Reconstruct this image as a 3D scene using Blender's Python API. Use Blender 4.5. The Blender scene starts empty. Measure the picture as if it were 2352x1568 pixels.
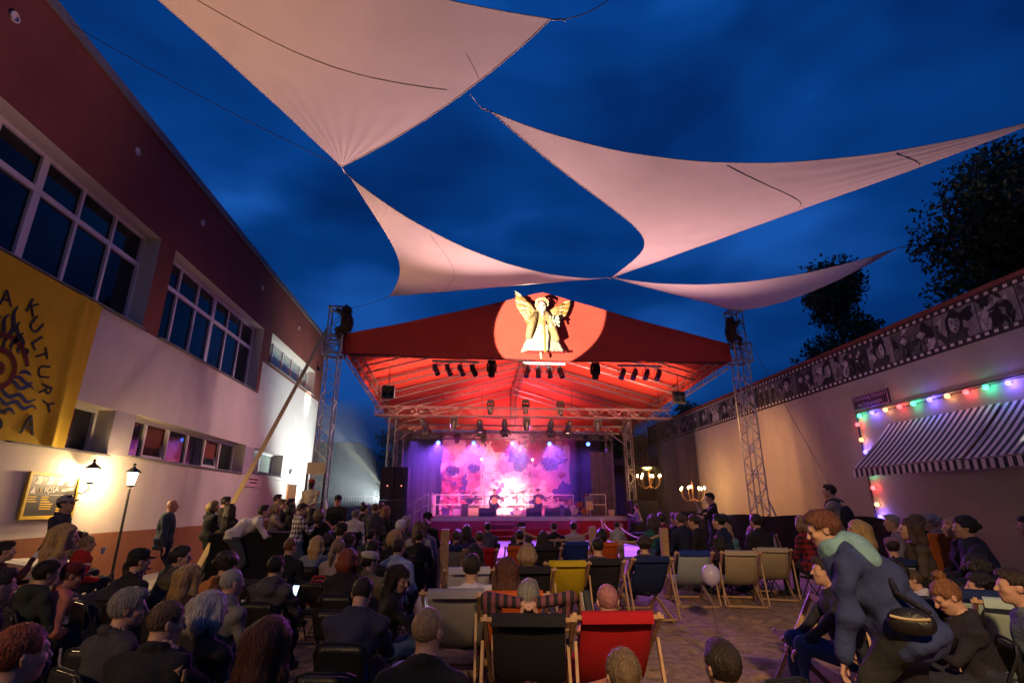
import bpy, bmesh, math, random
import numpy as np
from mathutils import Vector, Matrix
R = math.radians
random.seed(7); RNG = np.random.default_rng(7)
scn = bpy.context.scene
COL = scn.collection
# ------------------------------------------------------------------ camera
cam_d = bpy.data.cameras.new("camera"); cam = bpy.data.objects.new("camera", cam_d); COL.objects.link(cam)
cam_d.sensor_width = 36.0; cam_d.lens = 36.0 * 1206.0 / 2352.0
cam_d.clip_start = 0.05; cam_d.clip_end = 600
cam.location = (0, 0, 1.64); cam.rotation_euler = (R(90 + 17.4), 0, R(-5.2))
scn.camera = cam
# ------------------------------------------------------------------ view
scn.view_settings.view_transform = 'Standard'; scn.view_settings.look = 'None'
scn.view_settings.exposure = 0.0; scn.view_settings.gamma = 1.0; scn.view_settings.use_curve_mapping = False
scn.render.engine = 'CYCLES'
scn.cycles.use_denoising = True
scn.cycles.max_bounces = 5; scn.cycles.diffuse_bounces = 3; scn.cycles.glossy_bounces = 3
scn.cycles.transmission_bounces = 4; scn.cycles.transparent_max_bounces = 12; scn.cycles.volume_bounces = 0
scn.cycles.sample_clamp_indirect = 3.0
scn.cycles.caustics_reflective = False; scn.cycles.caustics_refractive = False
scn.cycles.volume_step_rate = 4.0
# ------------------------------------------------------------------ world: blue hour, thin cloud
world = bpy.data.worlds.new("World"); scn.world = world; world.use_nodes = True
nt = world.node_tree; nt.nodes.clear()
def N(tree, typ, **kw):
    n = tree.nodes.new(typ)
    for k, v in kw.items(): setattr(n, k, v)
    return n
wo = N(nt, 'ShaderNodeOutputWorld'); bg = N(nt, 'ShaderNodeBackground')
sky = N(nt, 'ShaderNodeTexSky'); sky.sky_type = 'NISHITA'; sky.sun_disc = False
sky.sun_elevation = R(1.0); sky.sun_rotation = R(250); sky.ozone_density = 6.0
tc = N(nt, 'ShaderNodeTexCoord'); mp = N(nt, 'ShaderNodeMapping'); mp.inputs['Scale'].default_value = (1.0, 1.0, 2.2)
nt.links.new(tc.outputs['Generated'], mp.inputs['Vector'])
n1 = N(nt, 'ShaderNodeTexNoise'); n1.inputs['Scale'].default_value = 1.8; n1.inputs['Detail'].default_value = 3; n1.inputs['Roughness'].default_value = 0.52; n1.inputs['Distortion'].default_value = 0.35
nt.links.new(mp.outputs[0], n1.inputs['Vector'])
cr = N(nt, 'ShaderNodeValToRGB'); e = cr.color_ramp.elements
e[0].position = 0.37; e[0].color = (0.001, 0.021, 0.12, 1)
e[1].position = 0.68; e[1].color = (0.011, 0.105, 0.47, 1)
m_ = e.new(0.53); m_.color = (0.002, 0.046, 0.235, 1)
nt.links.new(n1.outputs['Fac'], cr.inputs[0])
# dusk dims towards the horizon
sx = N(nt, 'ShaderNodeSeparateXYZ'); nt.links.new(tc.outputs['Generated'], sx.inputs[0])
mr = N(nt, 'ShaderNodeMapRange'); mr.inputs['From Min'].default_value = 0.0; mr.inputs['From Max'].default_value = 0.75
mr.inputs['To Min'].default_value = 0.40; mr.inputs['To Max'].default_value = 1.10
nt.links.new(sx.outputs['Z'], mr.inputs['Value'])
ml = N(nt, 'ShaderNodeMix'); ml.data_type = 'RGBA'; ml.blend_type = 'MULTIPLY'; ml.inputs['Factor'].default_value = 1.0
nt.links.new(cr.outputs[0], ml.inputs['A']); nt.links.new(mr.outputs[0], ml.inputs['B'])
skm = N(nt, 'ShaderNodeMix'); skm.data_type = 'RGBA'; skm.blend_type = 'MULTIPLY'; skm.inputs['Factor'].default_value = 1.0
skm.inputs['B'].default_value = (0.0002, 0.002, 0.010, 1)
nt.links.new(sky.outputs[0], skm.inputs['A'])
ad = N(nt, 'ShaderNodeMix'); ad.data_type = 'RGBA'; ad.blend_type = 'ADD'; ad.inputs['Factor'].default_value = 1.0
nt.links.new(ml.outputs['Result'], ad.inputs['A']); nt.links.new(skm.outputs['Result'], ad.inputs['B'])
nt.links.new(ad.outputs['Result'], bg.inputs['Color']); bg.inputs['Strength'].default_value = 1.0
nt.links.new(bg.outputs[0], wo.inputs['Surface'])
# ------------------------------------------------------------------ lamps (lamps of the event, plus unseen warm fills added for crowd and sand)
def lamp(kind, name, loc, power, color, target=None, angle=40, blend=0.3, radius=0.06):
    d = bpy.data.lights.new(name, kind); d.energy = power; d.color = color; d.shadow_soft_size = radius
    o = bpy.data.objects.new(name, d); COL.objects.link(o); o.location = loc
    if kind == 'SPOT':
        d.spot_size = R(angle); d.spot_blend = blend
        o.rotation_euler = (Vector(target) - Vector(loc)).to_track_quat('-Z', 'Y').to_euler()
    return o
WARM = (1.0, 0.60, 0.24); AMBER = (1.0, 0.48, 0.16); PINK = (1.0, 0.16, 0.36); MAG = (1.0, 0.05, 0.62); VIO = (0.24, 0.08, 1.0)
ROSE = (1.0, 0.46, 0.46)
# follow spot on the puppet at the gable
lamp('SPOT', 'follow_spot', (-4.4, 8.4, 2.9), 46000, (1.0, 0.93, 0.74), (2.82, 18.3, 8.10), 14.7, 0.07, 0.035)
# lamps at the left facade, then added warm fills out of view
lamp('POINT', 'lantern_and_fill_light', (-7.26, 12.62, 2.2), 110, (1.0, 0.66, 0.30), radius=0.10)
lamp('POINT', 'wall_lantern_light', (-7.60, 11.95, 2.28), 250, (1.0, 0.68, 0.32), radius=0.09)
lamp('POINT', 'lantern_and_fill_light', (-5.6, 2.2, 2.9), 60, WARM, radius=0.15)  # unseen warm fill added beside the crowd; no lantern post stands here
lamp('SPOT', 'warm_fill', (-5.4, -2.5, 4.9), 950, (1.0, 0.60, 0.27), (-2.6, 6.5, 0.8), 62, 0.9, 0.3)  # unseen fill added behind the camera to warm the left crowd
lamp('SPOT', 'warm_fill', (0.5, -3.0, 5.6), 3400, (1.0, 0.62, 0.28), (3.4, 5.6, 0.0), 46, 0.9, 0.15)  # unseen fill added behind the camera to brighten the sand
# flood and beam from behind the loudspeakers on to the left facade
lamp('SPOT', 'facade_flood', (-3.75, 27.3, 1.75), 5200, (0.86, 1.0, 0.97), (-7.9, 26.3, 4.6), 84, 0.75, 0.08)
lamp('SPOT', 'facade_beam', (-3.9, 27.0, 2.6), 9000, (1.0, 0.9, 0.62), (-7.9, 27.0, 6.6), 11, 0.3, 0.04)
# sails are lit from below
lamp('SPOT', 'sail_uplight', (-6.9, 6.0, 2.4), 760, (1.0, 0.46, 0.13), (-4.8, 5.6, 9), 70, 0.9, 0.2)
lamp('SPOT', 'sail_uplight', (1.2, 17.6, 2.2), 4900, (1.0, 0.54, 0.56), (-1.8, 9.0, 9.2), 64, 0.9, 0.25)
lamp('SPOT', 'sail_uplight', (4.6, 17.6, 2.2), 4400, (1.0, 0.52, 0.53), (6.5, 11.0, 9.2), 76, 0.9, 0.25)
lamp('SPOT', 'sail_uplight', (11.9, 9.6, 2.6), 900, (0.90, 1.0, 0.66), (7.5, 9.0, 9.4), 70, 0.9, 0.2)
lamp('SPOT', 'sail_uplight', (-6.4, 16.0, 2.4), 1300, (1.0, 0.48, 0.20), (-1.5, 14.0, 9), 60, 0.9, 0.2)
# washes on the two walls
lamp('SPOT', 'wall_wash', (7.2, 18.6, 5.4), 1500, (1.0, 0.48, 0.16), (12.5, 21.6, 2.6), 80, 1.0, 0.5)
lamp('SPOT', 'wall_wash', (6.0, 12.0, 6.8), 60, (1.0, 0.50, 0.46), (12.5, 14.5, 3.6), 80, 0.9, 0.4)
lamp('SPOT', 'facade_wash', (-1.0, 21.0, 5.6), 1150, (1.0, 0.60, 0.57), (-7.9, 17.5, 3.2), 80, 1.0, 0.3)
# stage: roof wash, front wash, back light
for x in (-2.4, 0.2, 2.9, 5.6, 8.0):
    lamp('SPOT', 'roof_wash', (x, 21.6, 4.6), 1200, (1.0, 0.42, 0.26), (2.9 + (x - 2.9) * 1.0, 24.2, 8.4), 125, 0.8, 0.2)
lamp('SPOT', 'roof_wash', (2.9, 28.4, 4.4), 2300, (1.0, 0.26, 0.36), (2.9, 29.5, 7.6), 130, 0.8, 0.2)
for x, c in ((-0.5, MAG), (0.75, PINK), (1.85, (1.0, 0.5, 0.34)), (3.96, PINK), (4.8, (1.0, 0.34, 0.2)), (6.1, MAG)):
    lamp('SPOT', 'front_wash', (x, 24.1, 4.85), 2600, c, (1.4 + (x - 2.8) * 0.55, 31.0, 2.4), 52, 0.7, 0.08)
lamp('SPOT', 'front_white', (2.9, 24.1, 4.95), 12000, (1.0, 0.88, 0.84), (2.7, 31.2, 2.0), 24, 1.0, 0.08)
for x in (-1.43, 0.57, 2.79, 4.94, 7.21):
    lamp('SPOT', 'back_light', (x, 30.35, 5.08), 5600, VIO, (x * 0.9 + 0.2, 20.0, -0.6), 46, 0.7, 0.07)
lamp('SPOT', 'side_wash', (-2.9, 30.2, 5.2), 900, VIO, (-2.2, 32.4, 3.0), 90, 0.9, 0.1)
lamp('SPOT', 'side_wash', (8.0, 30.2, 5.2), 1000, VIO, (7.6, 32.4, 3.0), 90, 0.9, 0.1)
# violet wash from the rig on to dance floor and yard
for x in (-0.6, 3.0, 6.4):
    lamp('SPOT', 'yard_wash', (x, 24.3, 5.0), 2100, (0.66, 0.16, 1.0), (x * 0.9 + 0.3, 19.5, 0.0), 58, 0.9, 0.12)
    lamp('SPOT', 'yard_wash', (x, 24.3, 5.1), 1700, (0.86, 0.12, 0.9), (x * 0.8, 9.0, 1.1), 40, 0.9, 0.12)
lamp('SPOT', 'tree_light', (12.0, 34.0, 4.0), 4500, (1.0, 0.95, 0.25), (12.4, 38.5, 7.5), 80, 0.7, 0.2)

# ------------------------------------------------------------------ helpers
def ray(px, py):                      # a photograph point (2352 px wide frame) as a direction from the camera
    r = (px - 1176) / 1206.0; y = (784 - py) / 1206.0; p = R(17.4); w = R(5.2)
    f = math.cos(p) - math.sin(p) * y; u = math.sin(p) + math.cos(p) * y
    return Vector((r * math.cos(w) + f * math.sin(w), f * math.cos(w) - r * math.sin(w), u))
def atX(px, py, X): d = ray(px, py); return Vector((0, 0, 1.64)) + d * (X / d.x)
def atY(px, py, Y): d = ray(px, py); return Vector((0, 0, 1.64)) + d * (Y / d.y)
def atZ(px, py, Z): d = ray(px, py); return Vector((0, 0, 1.64)) + d * ((Z - 1.64) / d.z)
def z3(x, y): return (x / 2.735 * .91875, (1150 + y / 2.735) * .91875)
def z4(x, y): return ((780 + x / 2.45) * .91875, (680 + y / 2.45) * .91875)
def z5(x, y): return ((700 + x / 2.735) * .91875, (1150 + y / 2.735) * .91875)
def z6(x, y): return ((1560 + x / 2.306) * .91875, (640 + y / 2.306) * .91875)
def z7(x, y): return ((1400 + x / 2.0276) * .91875, (1150 + y / 2.0276) * .91875)

MATS = {}
def mat(name, color, rough=0.7, noise=0.0, nscale=6.0, bump=0.0, bscale=60.0, metal=0.0, spec=0.35, alpha=None, trans=0.0, coord='Object', island=0.0, streak=0.0):
    if name in MATS: return MATS[name]
    m = bpy.data.materials.new(name); m.use_nodes = True; t = m.node_tree; b = t.nodes['Principled BSDF']
    c = (*color, 1) if len(color) == 3 else color
    b.inputs['Base Color'].default_value = c; b.inputs['Roughness'].default_value = rough
    b.inputs['Metallic'].default_value = metal; b.inputs['Specular IOR Level'].default_value = spec
    m.diffuse_color = c
    tc = N(t, 'ShaderNodeTexCoord'); last = None
    if noise:
        n = N(t, 'ShaderNodeTexNoise'); n.inputs['Scale'].default_value = nscale; n.inputs['Detail'].default_value = 6; n.inputs['Roughness'].default_value = 0.62
        t.links.new(tc.outputs[coord], n.inputs['Vector'])
        r = N(t, 'ShaderNodeMapRange'); r.inputs['From Min'].default_value = .28; r.inputs['From Max'].default_value = .72
        r.inputs['To Min'].default_value = 1 - noise; r.inputs['To Max'].default_value = 1 + noise * .6
        t.links.new(n.outputs['Fac'], r.inputs['Value'])
        x = N(t, 'ShaderNodeMix'); x.data_type = 'RGBA'; x.blend_type = 'MULTIPLY'; x.inputs['Factor'].default_value = 1
        x.inputs['A'].default_value = c; t.links.new(r.outputs[0], x.inputs['B'])
        last = x.outputs['Result']
    if streak:     # rain streaks and patches that run down the wall
        mp = N(t, 'ShaderNodeMapping'); mp.inputs['Scale'].default_value = (.9, .9, .30); t.links.new(tc.outputs[coord], mp.inputs[0])
        n = N(t, 'ShaderNodeTexNoise'); n.inputs['Scale'].default_value = 1.0; n.inputs['Detail'].default_value = 7; n.inputs['Roughness'].default_value = .68; t.links.new(mp.outputs[0], n.inputs['Vector'])
        r = N(t, 'ShaderNodeMapRange'); r.inputs['From Min'].default_value = .30; r.inputs['From Max'].default_value = .66; r.inputs['To Min'].default_value = 1 - streak; r.inputs['To Max'].default_value = 1.0
        t.links.new(n.outputs['Fac'], r.inputs['Value']); x = N(t, 'ShaderNodeMix'); x.data_type = 'RGBA'; x.blend_type = 'MULTIPLY'; x.inputs['Factor'].default_value = 1
        if last: t.links.new(last, x.inputs['A'])
        else: x.inputs['A'].default_value = c
        t.links.new(r.outputs[0], x.inputs['B']); last = x.outputs['Result']
    if island:
        g = N(t, 'ShaderNodeNewGeometry'); r = N(t, 'ShaderNodeMapRange'); r.inputs['To Min'].default_value = 1 - island; r.inputs['To Max'].default_value = 1 + island
        t.links.new(g.outputs['Random Per Island'], r.inputs['Value'])
        x = N(t, 'ShaderNodeMix'); x.data_type = 'RGBA'; x.blend_type = 'MULTIPLY'; x.inputs['Factor'].default_value = 1
        if last: t.links.new(last, x.inputs['A'])
        else: x.inputs['A'].default_value = c
        t.links.new(r.outputs[0], x.inputs['B']); last = x.outputs['Result']
    if last: t.links.new(last, b.inputs['Base Color'])
    if bump:
        n = N(t, 'ShaderNodeTexNoise'); n.inputs['Scale'].default_value = bscale; n.inputs['Detail'].default_value = 4
        t.links.new(tc.outputs[coord], n.inputs['Vector'])
        bp = N(t, 'ShaderNodeBump'); bp.inputs['Strength'].default_value = bump; bp.inputs['Distance'].default_value = 0.02
        t.links.new(n.outputs['Fac'], bp.inputs['Height']); t.links.new(bp.outputs[0], b.inputs['Normal'])
    if trans:     # cloth that lets light through
        out = t.nodes['Material Output']; tr = N(t, 'ShaderNodeBsdfTranslucent'); mx = N(t, 'ShaderNodeMixShader'); mx.inputs[0].default_value = trans
        if last: t.links.new(last, tr.inputs['Color'])
        else: tr.inputs['Color'].default_value = c
        t.links.new(b.outputs[0], mx.inputs[1]); t.links.new(tr.outputs[0], mx.inputs[2]); t.links.new(mx.outputs[0], out.inputs['Surface'])
    if alpha is not None: b.inputs['Alpha'].default_value = alpha
    MATS[name] = m; return m
def glow(name, color, strength, clear=.75):      # lamp glass: gives off light and lets the filament's light through
    if name in MATS: return MATS[name]
    m = emit(name, color, strength); t = m.node_tree; tr = N(t, 'ShaderNodeBsdfTransparent'); mx = N(t, 'ShaderNodeMixShader'); mx.inputs[0].default_value = clear
    e = [n for n in t.nodes if n.type == 'EMISSION'][0]; o = [n for n in t.nodes if n.type == 'OUTPUT_MATERIAL'][0]
    t.links.new(e.outputs[0], mx.inputs[1]); t.links.new(tr.outputs[0], mx.inputs[2]); t.links.new(mx.outputs[0], o.inputs[0]); return m
def emit(name, color, strength):
    if name in MATS: return MATS[name]
    m = bpy.data.materials.new(name); m.use_nodes = True; t = m.node_tree; t.nodes.clear()
    o = N(t, 'ShaderNodeOutputMaterial'); e = N(t, 'ShaderNodeEmission'); e.inputs[0].default_value = (*color, 1); e.inputs[1].default_value = strength
    t.links.new(e.outputs[0], o.inputs[0]); MATS[name] = m; return m

class MB:
    def __init__(s): s.v = []; s.f = []; s.m = []; s.cur = 0
    def add(s, vs, fs):
        o = len(s.v); s.v.extend([tuple(p) for p in vs]); s.f.extend([tuple(i + o for i in f) for f in fs]); s.m.extend([s.cur] * len(fs)); return s
    def box(s, c, d, rot=None):
        hx, hy, hz = d[0] / 2, d[1] / 2, d[2] / 2
        vs = [Vector((x, y, z)) for x in (-hx, hx) for y in (-hy, hy) for z in (-hz, hz)]
        if rot is not None: vs = [rot @ v for v in vs]
        c = Vector(c)
        return s.add([v + c for v in vs], [(0, 1, 3, 2), (4, 6, 7, 5), (0, 4, 5, 1), (2, 3, 7, 6), (0, 2, 6, 4), (1, 5, 7, 3)])
    def cyl(s, p0, p1, r0, r1=None, n=8, caps=True):
        r1 = r0 if r1 is None else r1
        p0 = Vector(p0); p1 = Vector(p1); d = (p1 - p0).normalized()
        a = d.orthogonal().normalized(); b = d.cross(a)
        vs = []
        for p, r in ((p0, r0), (p1, r1)):
            for i in range(n):
                t = 2 * math.pi * i / n; vs.append(p + a * (r * math.cos(t)) + b * (r * math.sin(t)))
        fs = [(i, (i + 1) % n, n + (i + 1) % n, n + i) for i in range(n)]
        if caps: fs += [tuple(range(n - 1, -1, -1)), tuple(range(n, 2 * n))]
        return s.add(vs, fs)
    def bar(s, p0, p1, w, h, up=(0, 0, 1)):
        p0 = Vector(p0); p1 = Vector(p1); d = (p1 - p0).normalized(); a = d.cross(Vector(up))
        if a.length < 1e-4: a = d.orthogonal()
        a.normalize(); b = a.cross(d)
        vs = [p + a * (w / 2 * i) + b * (h / 2 * j) for p in (p0, p1) for i, j in ((-1, -1), (1, -1), (1, 1), (-1, 1))]
        return s.add(vs, [(0, 1, 2, 3), (7, 6, 5, 4), (0, 4, 5, 1), (1, 5, 6, 2), (2, 6, 7, 3), (3, 7, 4, 0)])
    def tube(s, pts, r, n=6):
        pts = [Vector(p) for p in pts]; vs = []; k = len(pts); a = None
        for i, p in enumerate(pts):
            d = (pts[min(i + 1, k - 1)] - pts[max(i - 1, 0)]).normalized()
            if a is None: a = d.orthogonal().normalized()
            a = (a - d * a.dot(d)).normalized(); b = d.cross(a)
            rr = r[i] if isinstance(r, (list, tuple)) else r
            for j in range(n):
                t = 2 * math.pi * j / n; vs.append(p + a * (rr * math.cos(t)) + b * (rr * math.sin(t)))
        fs = [(i * n + j, i * n + (j + 1) % n, (i + 1) * n + (j + 1) % n, (i + 1) * n + j) for i in range(k - 1) for j in range(n)]
        fs += [tuple(range(n - 1, -1, -1)), tuple(range((k - 1) * n, k * n))]
        return s.add(vs, fs)
    def lathe(s, prof, c=(0, 0, 0), n=14, axis='Z', endcap=True):
        vs = []; c = Vector(c)
        for r, z in prof:
            for j in range(n):
                t = 2 * math.pi * j / n; q = (r * math.cos(t), r * math.sin(t), z)
                if axis == 'Y': q = (q[0], q[2], q[1])
                if axis == 'X': q = (q[2], q[0], q[1])
                vs.append(c + Vector(q))
        k = len(prof)
        fs = [(i * n + j, i * n + (j + 1) % n, (i + 1) * n + (j + 1) % n, (i + 1) * n + j) for i in range(k - 1) for j in range(n)]
        fs += [tuple(range(n - 1, -1, -1))] + ([tuple(range((k - 1) * n, k * n))] if endcap else [])
        return s.add(vs, fs)
    def sphere(s, c, r, n=10, m=7, sc=(1, 1, 1)):
        prof = [(max(1e-4, math.sin(math.pi * i / m)), -math.cos(math.pi * i / m)) for i in range(m + 1)]
        o = len(s.v); s.lathe(prof, (0, 0, 0), n)
        for i in range(o, len(s.v)):
            v = s.v[i]; s.v[i] = (c[0] + v[0] * r * sc[0], c[1] + v[1] * r * sc[1], c[2] + v[2] * r * sc[2])
        return s
    def grid(s, P):                    # P[i][j] points
        a = len(P); b = len(P[0])
        return s.add([p for row in P for p in row], [(i * b + j, (i + 1) * b + j, (i + 1) * b + j + 1, i * b + j + 1) for i in range(a - 1) for j in range(b - 1)])
    def prism(s, poly, nrm, th):       # poly: 3d points, thickened along nrm
        nrm = Vector(nrm).normalized() * th; k = len(poly); P = [Vector(p) for p in poly]
        return s.add(P + [p + nrm for p in P], [tuple(range(k - 1, -1, -1)), tuple(range(k, 2 * k))] + [(i, (i + 1) % k, k + (i + 1) % k, k + i) for i in range(k)])
    def mesh(s, name, mats, smooth=False, off=(0, 0, 0)):
        me = bpy.data.meshes.new(name)
        ox, oy, oz = off
        me.from_pydata([(x - ox, y - oy, z - oz) for x, y, z in s.v], [], s.f)
        for m in (mats if isinstance(mats, (list, tuple)) else [mats]): me.materials.append(m)
        if any(s.m): me.polygons.foreach_set('material_index', s.m)
        if smooth: me.polygons.foreach_set('use_smooth', [True] * len(me.polygons))
        me.update(); return me
    def build(s, name, mats, parent=None, smooth=False, kind=None):
        r_ = parent
        while r_ and r_.parent: r_ = r_.parent
        off = (0, 0, 0) if (not parent or r_.name in LOCAL) else wloc(parent)
        o = bpy.data.objects.new(name, s.mesh(name, mats, smooth, off)); COL.objects.link(o)
        if parent: o.parent = parent
        if kind: o['kind'] = kind
        return o
def wloc(o):
    v = Vector((0, 0, 0))
    while o: v += o.location; o = o.parent
    return v
def tag(o, label, cat, group=None, kind=None):
    if label: o['label'] = label
    if cat: o['category'] = cat
    if group: o['group'] = group
    if kind: o['kind'] = kind
    return o
def thing(name, label, cat, loc=(0, 0, 0), rz=0.0, group=None):
    o = bpy.data.objects.new(name, None); COL.objects.link(o); o.empty_display_size = .1
    o.location = loc; o.rotation_euler = (0, 0, rz)
    return tag(o, label, cat, group)
LOCAL = set()
def lthing(*a, **k):                     # a thing whose parts are written in its own coordinates
    t = thing(*a, **k); LOCAL.add(t.name); return t
def copy_tree(o, label=None, loc=None, rz=None, matmap=None):
    def rec(s, parent):
        c = s.copy(); COL.objects.link(c); c.parent = parent
        if matmap and c.type == 'MESH':
            for i, sl in enumerate(c.material_slots):
                k_ = sl.material.name if sl.material else ''
                if k_ in matmap: sl.link = 'OBJECT'; sl.material = matmap[k_]
        for k in s.children: rec(k, c)
        return c
    c = rec(o, None)
    if label: c['label'] = label
    if loc is not None: c.location = loc
    if rz is not None: c.rotation_euler = (0, 0, rz)
    return c
def text_mb(txt, size, fn, mb=None, ext=0.002, align='CENTER', space=1.0):
    cu = bpy.data.curves.new('txt', 'FONT'); cu.body = txt; cu.size = size; cu.align_x = align; cu.align_y = 'CENTER'; cu.extrude = ext; cu.resolution_u = 3; cu.space_character = space
    ob = bpy.data.objects.new('txt', cu); COL.objects.link(ob)
    me = bpy.data.meshes.new_from_object(ob)
    mb = mb or MB(); mb.add([fn(v.co) for v in me.vertices], [tuple(p.vertices) for p in me.polygons])
    bpy.data.objects.remove(ob); bpy.data.curves.remove(cu); bpy.data.meshes.remove(me); return mb
def truss(mb, p0, p1, w, h, seg, r=0.024, rb=0.013, up=(0, 0, 1), n=5):
    p0 = Vector(p0); p1 = Vector(p1); d = (p1 - p0).normalized(); a = d.cross(Vector(up))
    if a.length < 1e-3: a = Vector((1, 0, 0))
    a.normalize(); b = a.cross(d)
    off = [a * (w / 2) + b * (h / 2), a * (-w / 2) + b * (h / 2), a * (-w / 2) - b * (h / 2), a * (w / 2) - b * (h / 2)]
    for o in off: mb.cyl(p0 + o, p1 + o, r, n=n, caps=False)
    for i in range(seg):
        q0 = p0.lerp(p1, i / seg); q1 = p0.lerp(p1, (i + 1) / seg)
        for k in range(4):
            s, e = (k, (k + 1) % 4) if (i + k) % 2 else ((k + 1) % 4, k)
            mb.cyl(q0 + off[s], q1 + off[e], rb, n=4, caps=False)
            if i % 2 == 0: mb.cyl(q0 + off[k], q0 + off[(k + 1) % 4], rb, n=4, caps=False)
    return mb
# ================================================================== STRUCTURE
M_sand = mat('sand', (0.30, 0.195, 0.105), .95, .6, 7, 1.0, 26)
M_pave = mat('concrete_paving', (0.30, 0.27, 0.24), .9, .3, 2.5, .3, 40)
M_tile = mat('concrete_tile', (0.42, 0.40, 0.40), .8, .18, 3, .15, 50)
M_white = mat('pale_plaster', (0.62, 0.55, 0.50), .92, .10, .9, .3, 120, streak=0.14)
M_band = mat('lavender_plaster', (0.36, 0.32, 0.36), .92, .10, .9, .22, 160)
M_brown = mat('rust_plaster', (0.20, 0.056, 0.040), .92, .16, .8, .3, 120, streak=0.17)
M_dado = mat('terracotta_plaster', (0.30, 0.12, 0.055), .92, .16, 1.2, .3, 120, streak=0.22)
M_reveal = mat('reveal_plaster', (0.60, 0.54, 0.46), .92, .10, 1.5, .2, 140)
M_frame = mat('window_plastic', (0.62, 0.58, 0.60), .45, .06, 8)
M_glass = mat('dark_glass', (0.006, 0.008, 0.014), .04, spec=.4)
M_glassl = mat('low_glass', (0.006, 0.008, 0.014), .03, spec=1.0)
M_glassp = mat('floodlit_glass', (0.26, 0.30, 0.27), .10, .2, 1.5, spec=.6)  # pale base puts the floodlight reflected in the panes into their colour
M_black = mat('black_metal', (0.015, 0.015, 0.017), .5, .3, 12)
M_alu = mat('aluminium_tube', (0.22, 0.20, 0.20), .38, .25, 9, metal=.75)
M_steel = mat('galvanised_steel', (0.36, 0.36, 0.38), .42, .3, 9, metal=.6)
M_roofedge = mat('flashing_metal', (0.16, 0.15, 0.16), .5, .2, 4)
M_wood = mat('pine_wood', (0.46, 0.27, 0.12), .6, .35, 14, .2, 60)
M_red = mat('red_canvas', (0.43, 0.044, 0.026), .8, .16, .9, .25, 14, trans=.05)
M_redskirt = mat('red_skirt', (0.30, 0.012, 0.03), .85, .2, 1.5, .25, 20)
M_blackcloth = mat('black_cloth', (0.012, 0.012, 0.014), .95, .4, 3, .4, 30)
M_sail = mat('sail_canvas', (0.66, 0.61, 0.55), .85, .07, 1.2, .12, 60, trans=.12)
M_seam = mat('sail_seam', (0.36, 0.31, 0.28), .9)
M_wire = mat('steel_wire', (0.10, 0.10, 0.11), .5, metal=.5)
M_yellow = mat('yellow_banner', (0.68, 0.44, 0.010), .8, .12, 2.0, .15, 60, trans=.15)
M_ink = mat('navy_print', (0.006, 0.008, 0.03), .8)
M_inkblue = mat('blue_print', (0.010, 0.020, 0.11), .8)
M_inkred = mat('red_print', (0.11, 0.006, 0.008), .8)
M_poster = mat('poster_black', (0.014, 0.012, 0.013), .5, .2, 4)
M_posterw = mat('poster_white', (0.62, 0.56, 0.56), .6)
M_postery = mat('poster_yellow', (0.66, 0.42, 0.02), .6)
M_bulbw = glow('lantern_glow', (1.0, 0.80, 0.46), 40)

# --- ground: sand with trampled relief near the chairs, paving elsewhere
def ground():
    n = 400; m = MB(); P = []
    xs = np.linspace(-3.2, 14.5, n); ys = np.linspace(0.6, 19.5, n)
    X, Y = np.meshgrid(xs, ys, indexing='ij'); Z = np.zeros_like(X)
    rg = np.random.default_rng(3)
    for _ in range(1700):
        cx, cy = rg.uniform(-2.8, 13), rg.uniform(1, 16); r = rg.uniform(.06, .17); h = rg.uniform(-.06, .045)
        Z += h * np.exp(-((X - cx) ** 2 + (Y - cy) ** 2) / r ** 2)
    edge = np.minimum.reduce([X + 3.2, 14.5 - X, Y - .6, 19.5 - Y]); Z *= np.clip(edge, 0, 1)
    Z += .006
    m.grid([[(X[i, j], Y[i, j], Z[i, j]) for j in range(n)] for i in range(n)])
    m.build('sand', M_sand, smooth=True, kind='structure')
    b = MB(); b.add([(-300, -100, -.05), (300, -100, -.05), (300, 500, -.05), (-300, 500, -.05)], [(0, 1, 2, 3)])
    b.build('ground', mat('packed_earth', (0.10, 0.085, 0.07), .95, .4, .6, .4, 8), kind='structure')
    p = MB(); p.box((-5.55, 11, -.03), (4.7, 36, .05)); p.build('pavement', M_pave, kind='structure')
ground()
def dance_floor():
    t = thing('dance_floor', 'low concrete tile dance floor lit violet in front of the red stage skirt', 'dance floor', (3.1, 22.3, 0))
    b = MB(); b.box((3.1, 22.3, .03), (8.24, 9.0, .06)); b.build('base', M_pave, t)
    tm = MB(); tm.box((0, 0, 0), (.985, .985, .03)); me = tm.mesh('tile', M_tile)
    for i in range(8):
        for j in range(9):
            o = bpy.data.objects.new('tile', me); COL.objects.link(o); o.parent = t
            o.location = (-.5 + i + .1 - 3.1, 18.3 + j - 22.3, .075 + RNG.uniform(-.004, .004))
dance_floor()

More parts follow.
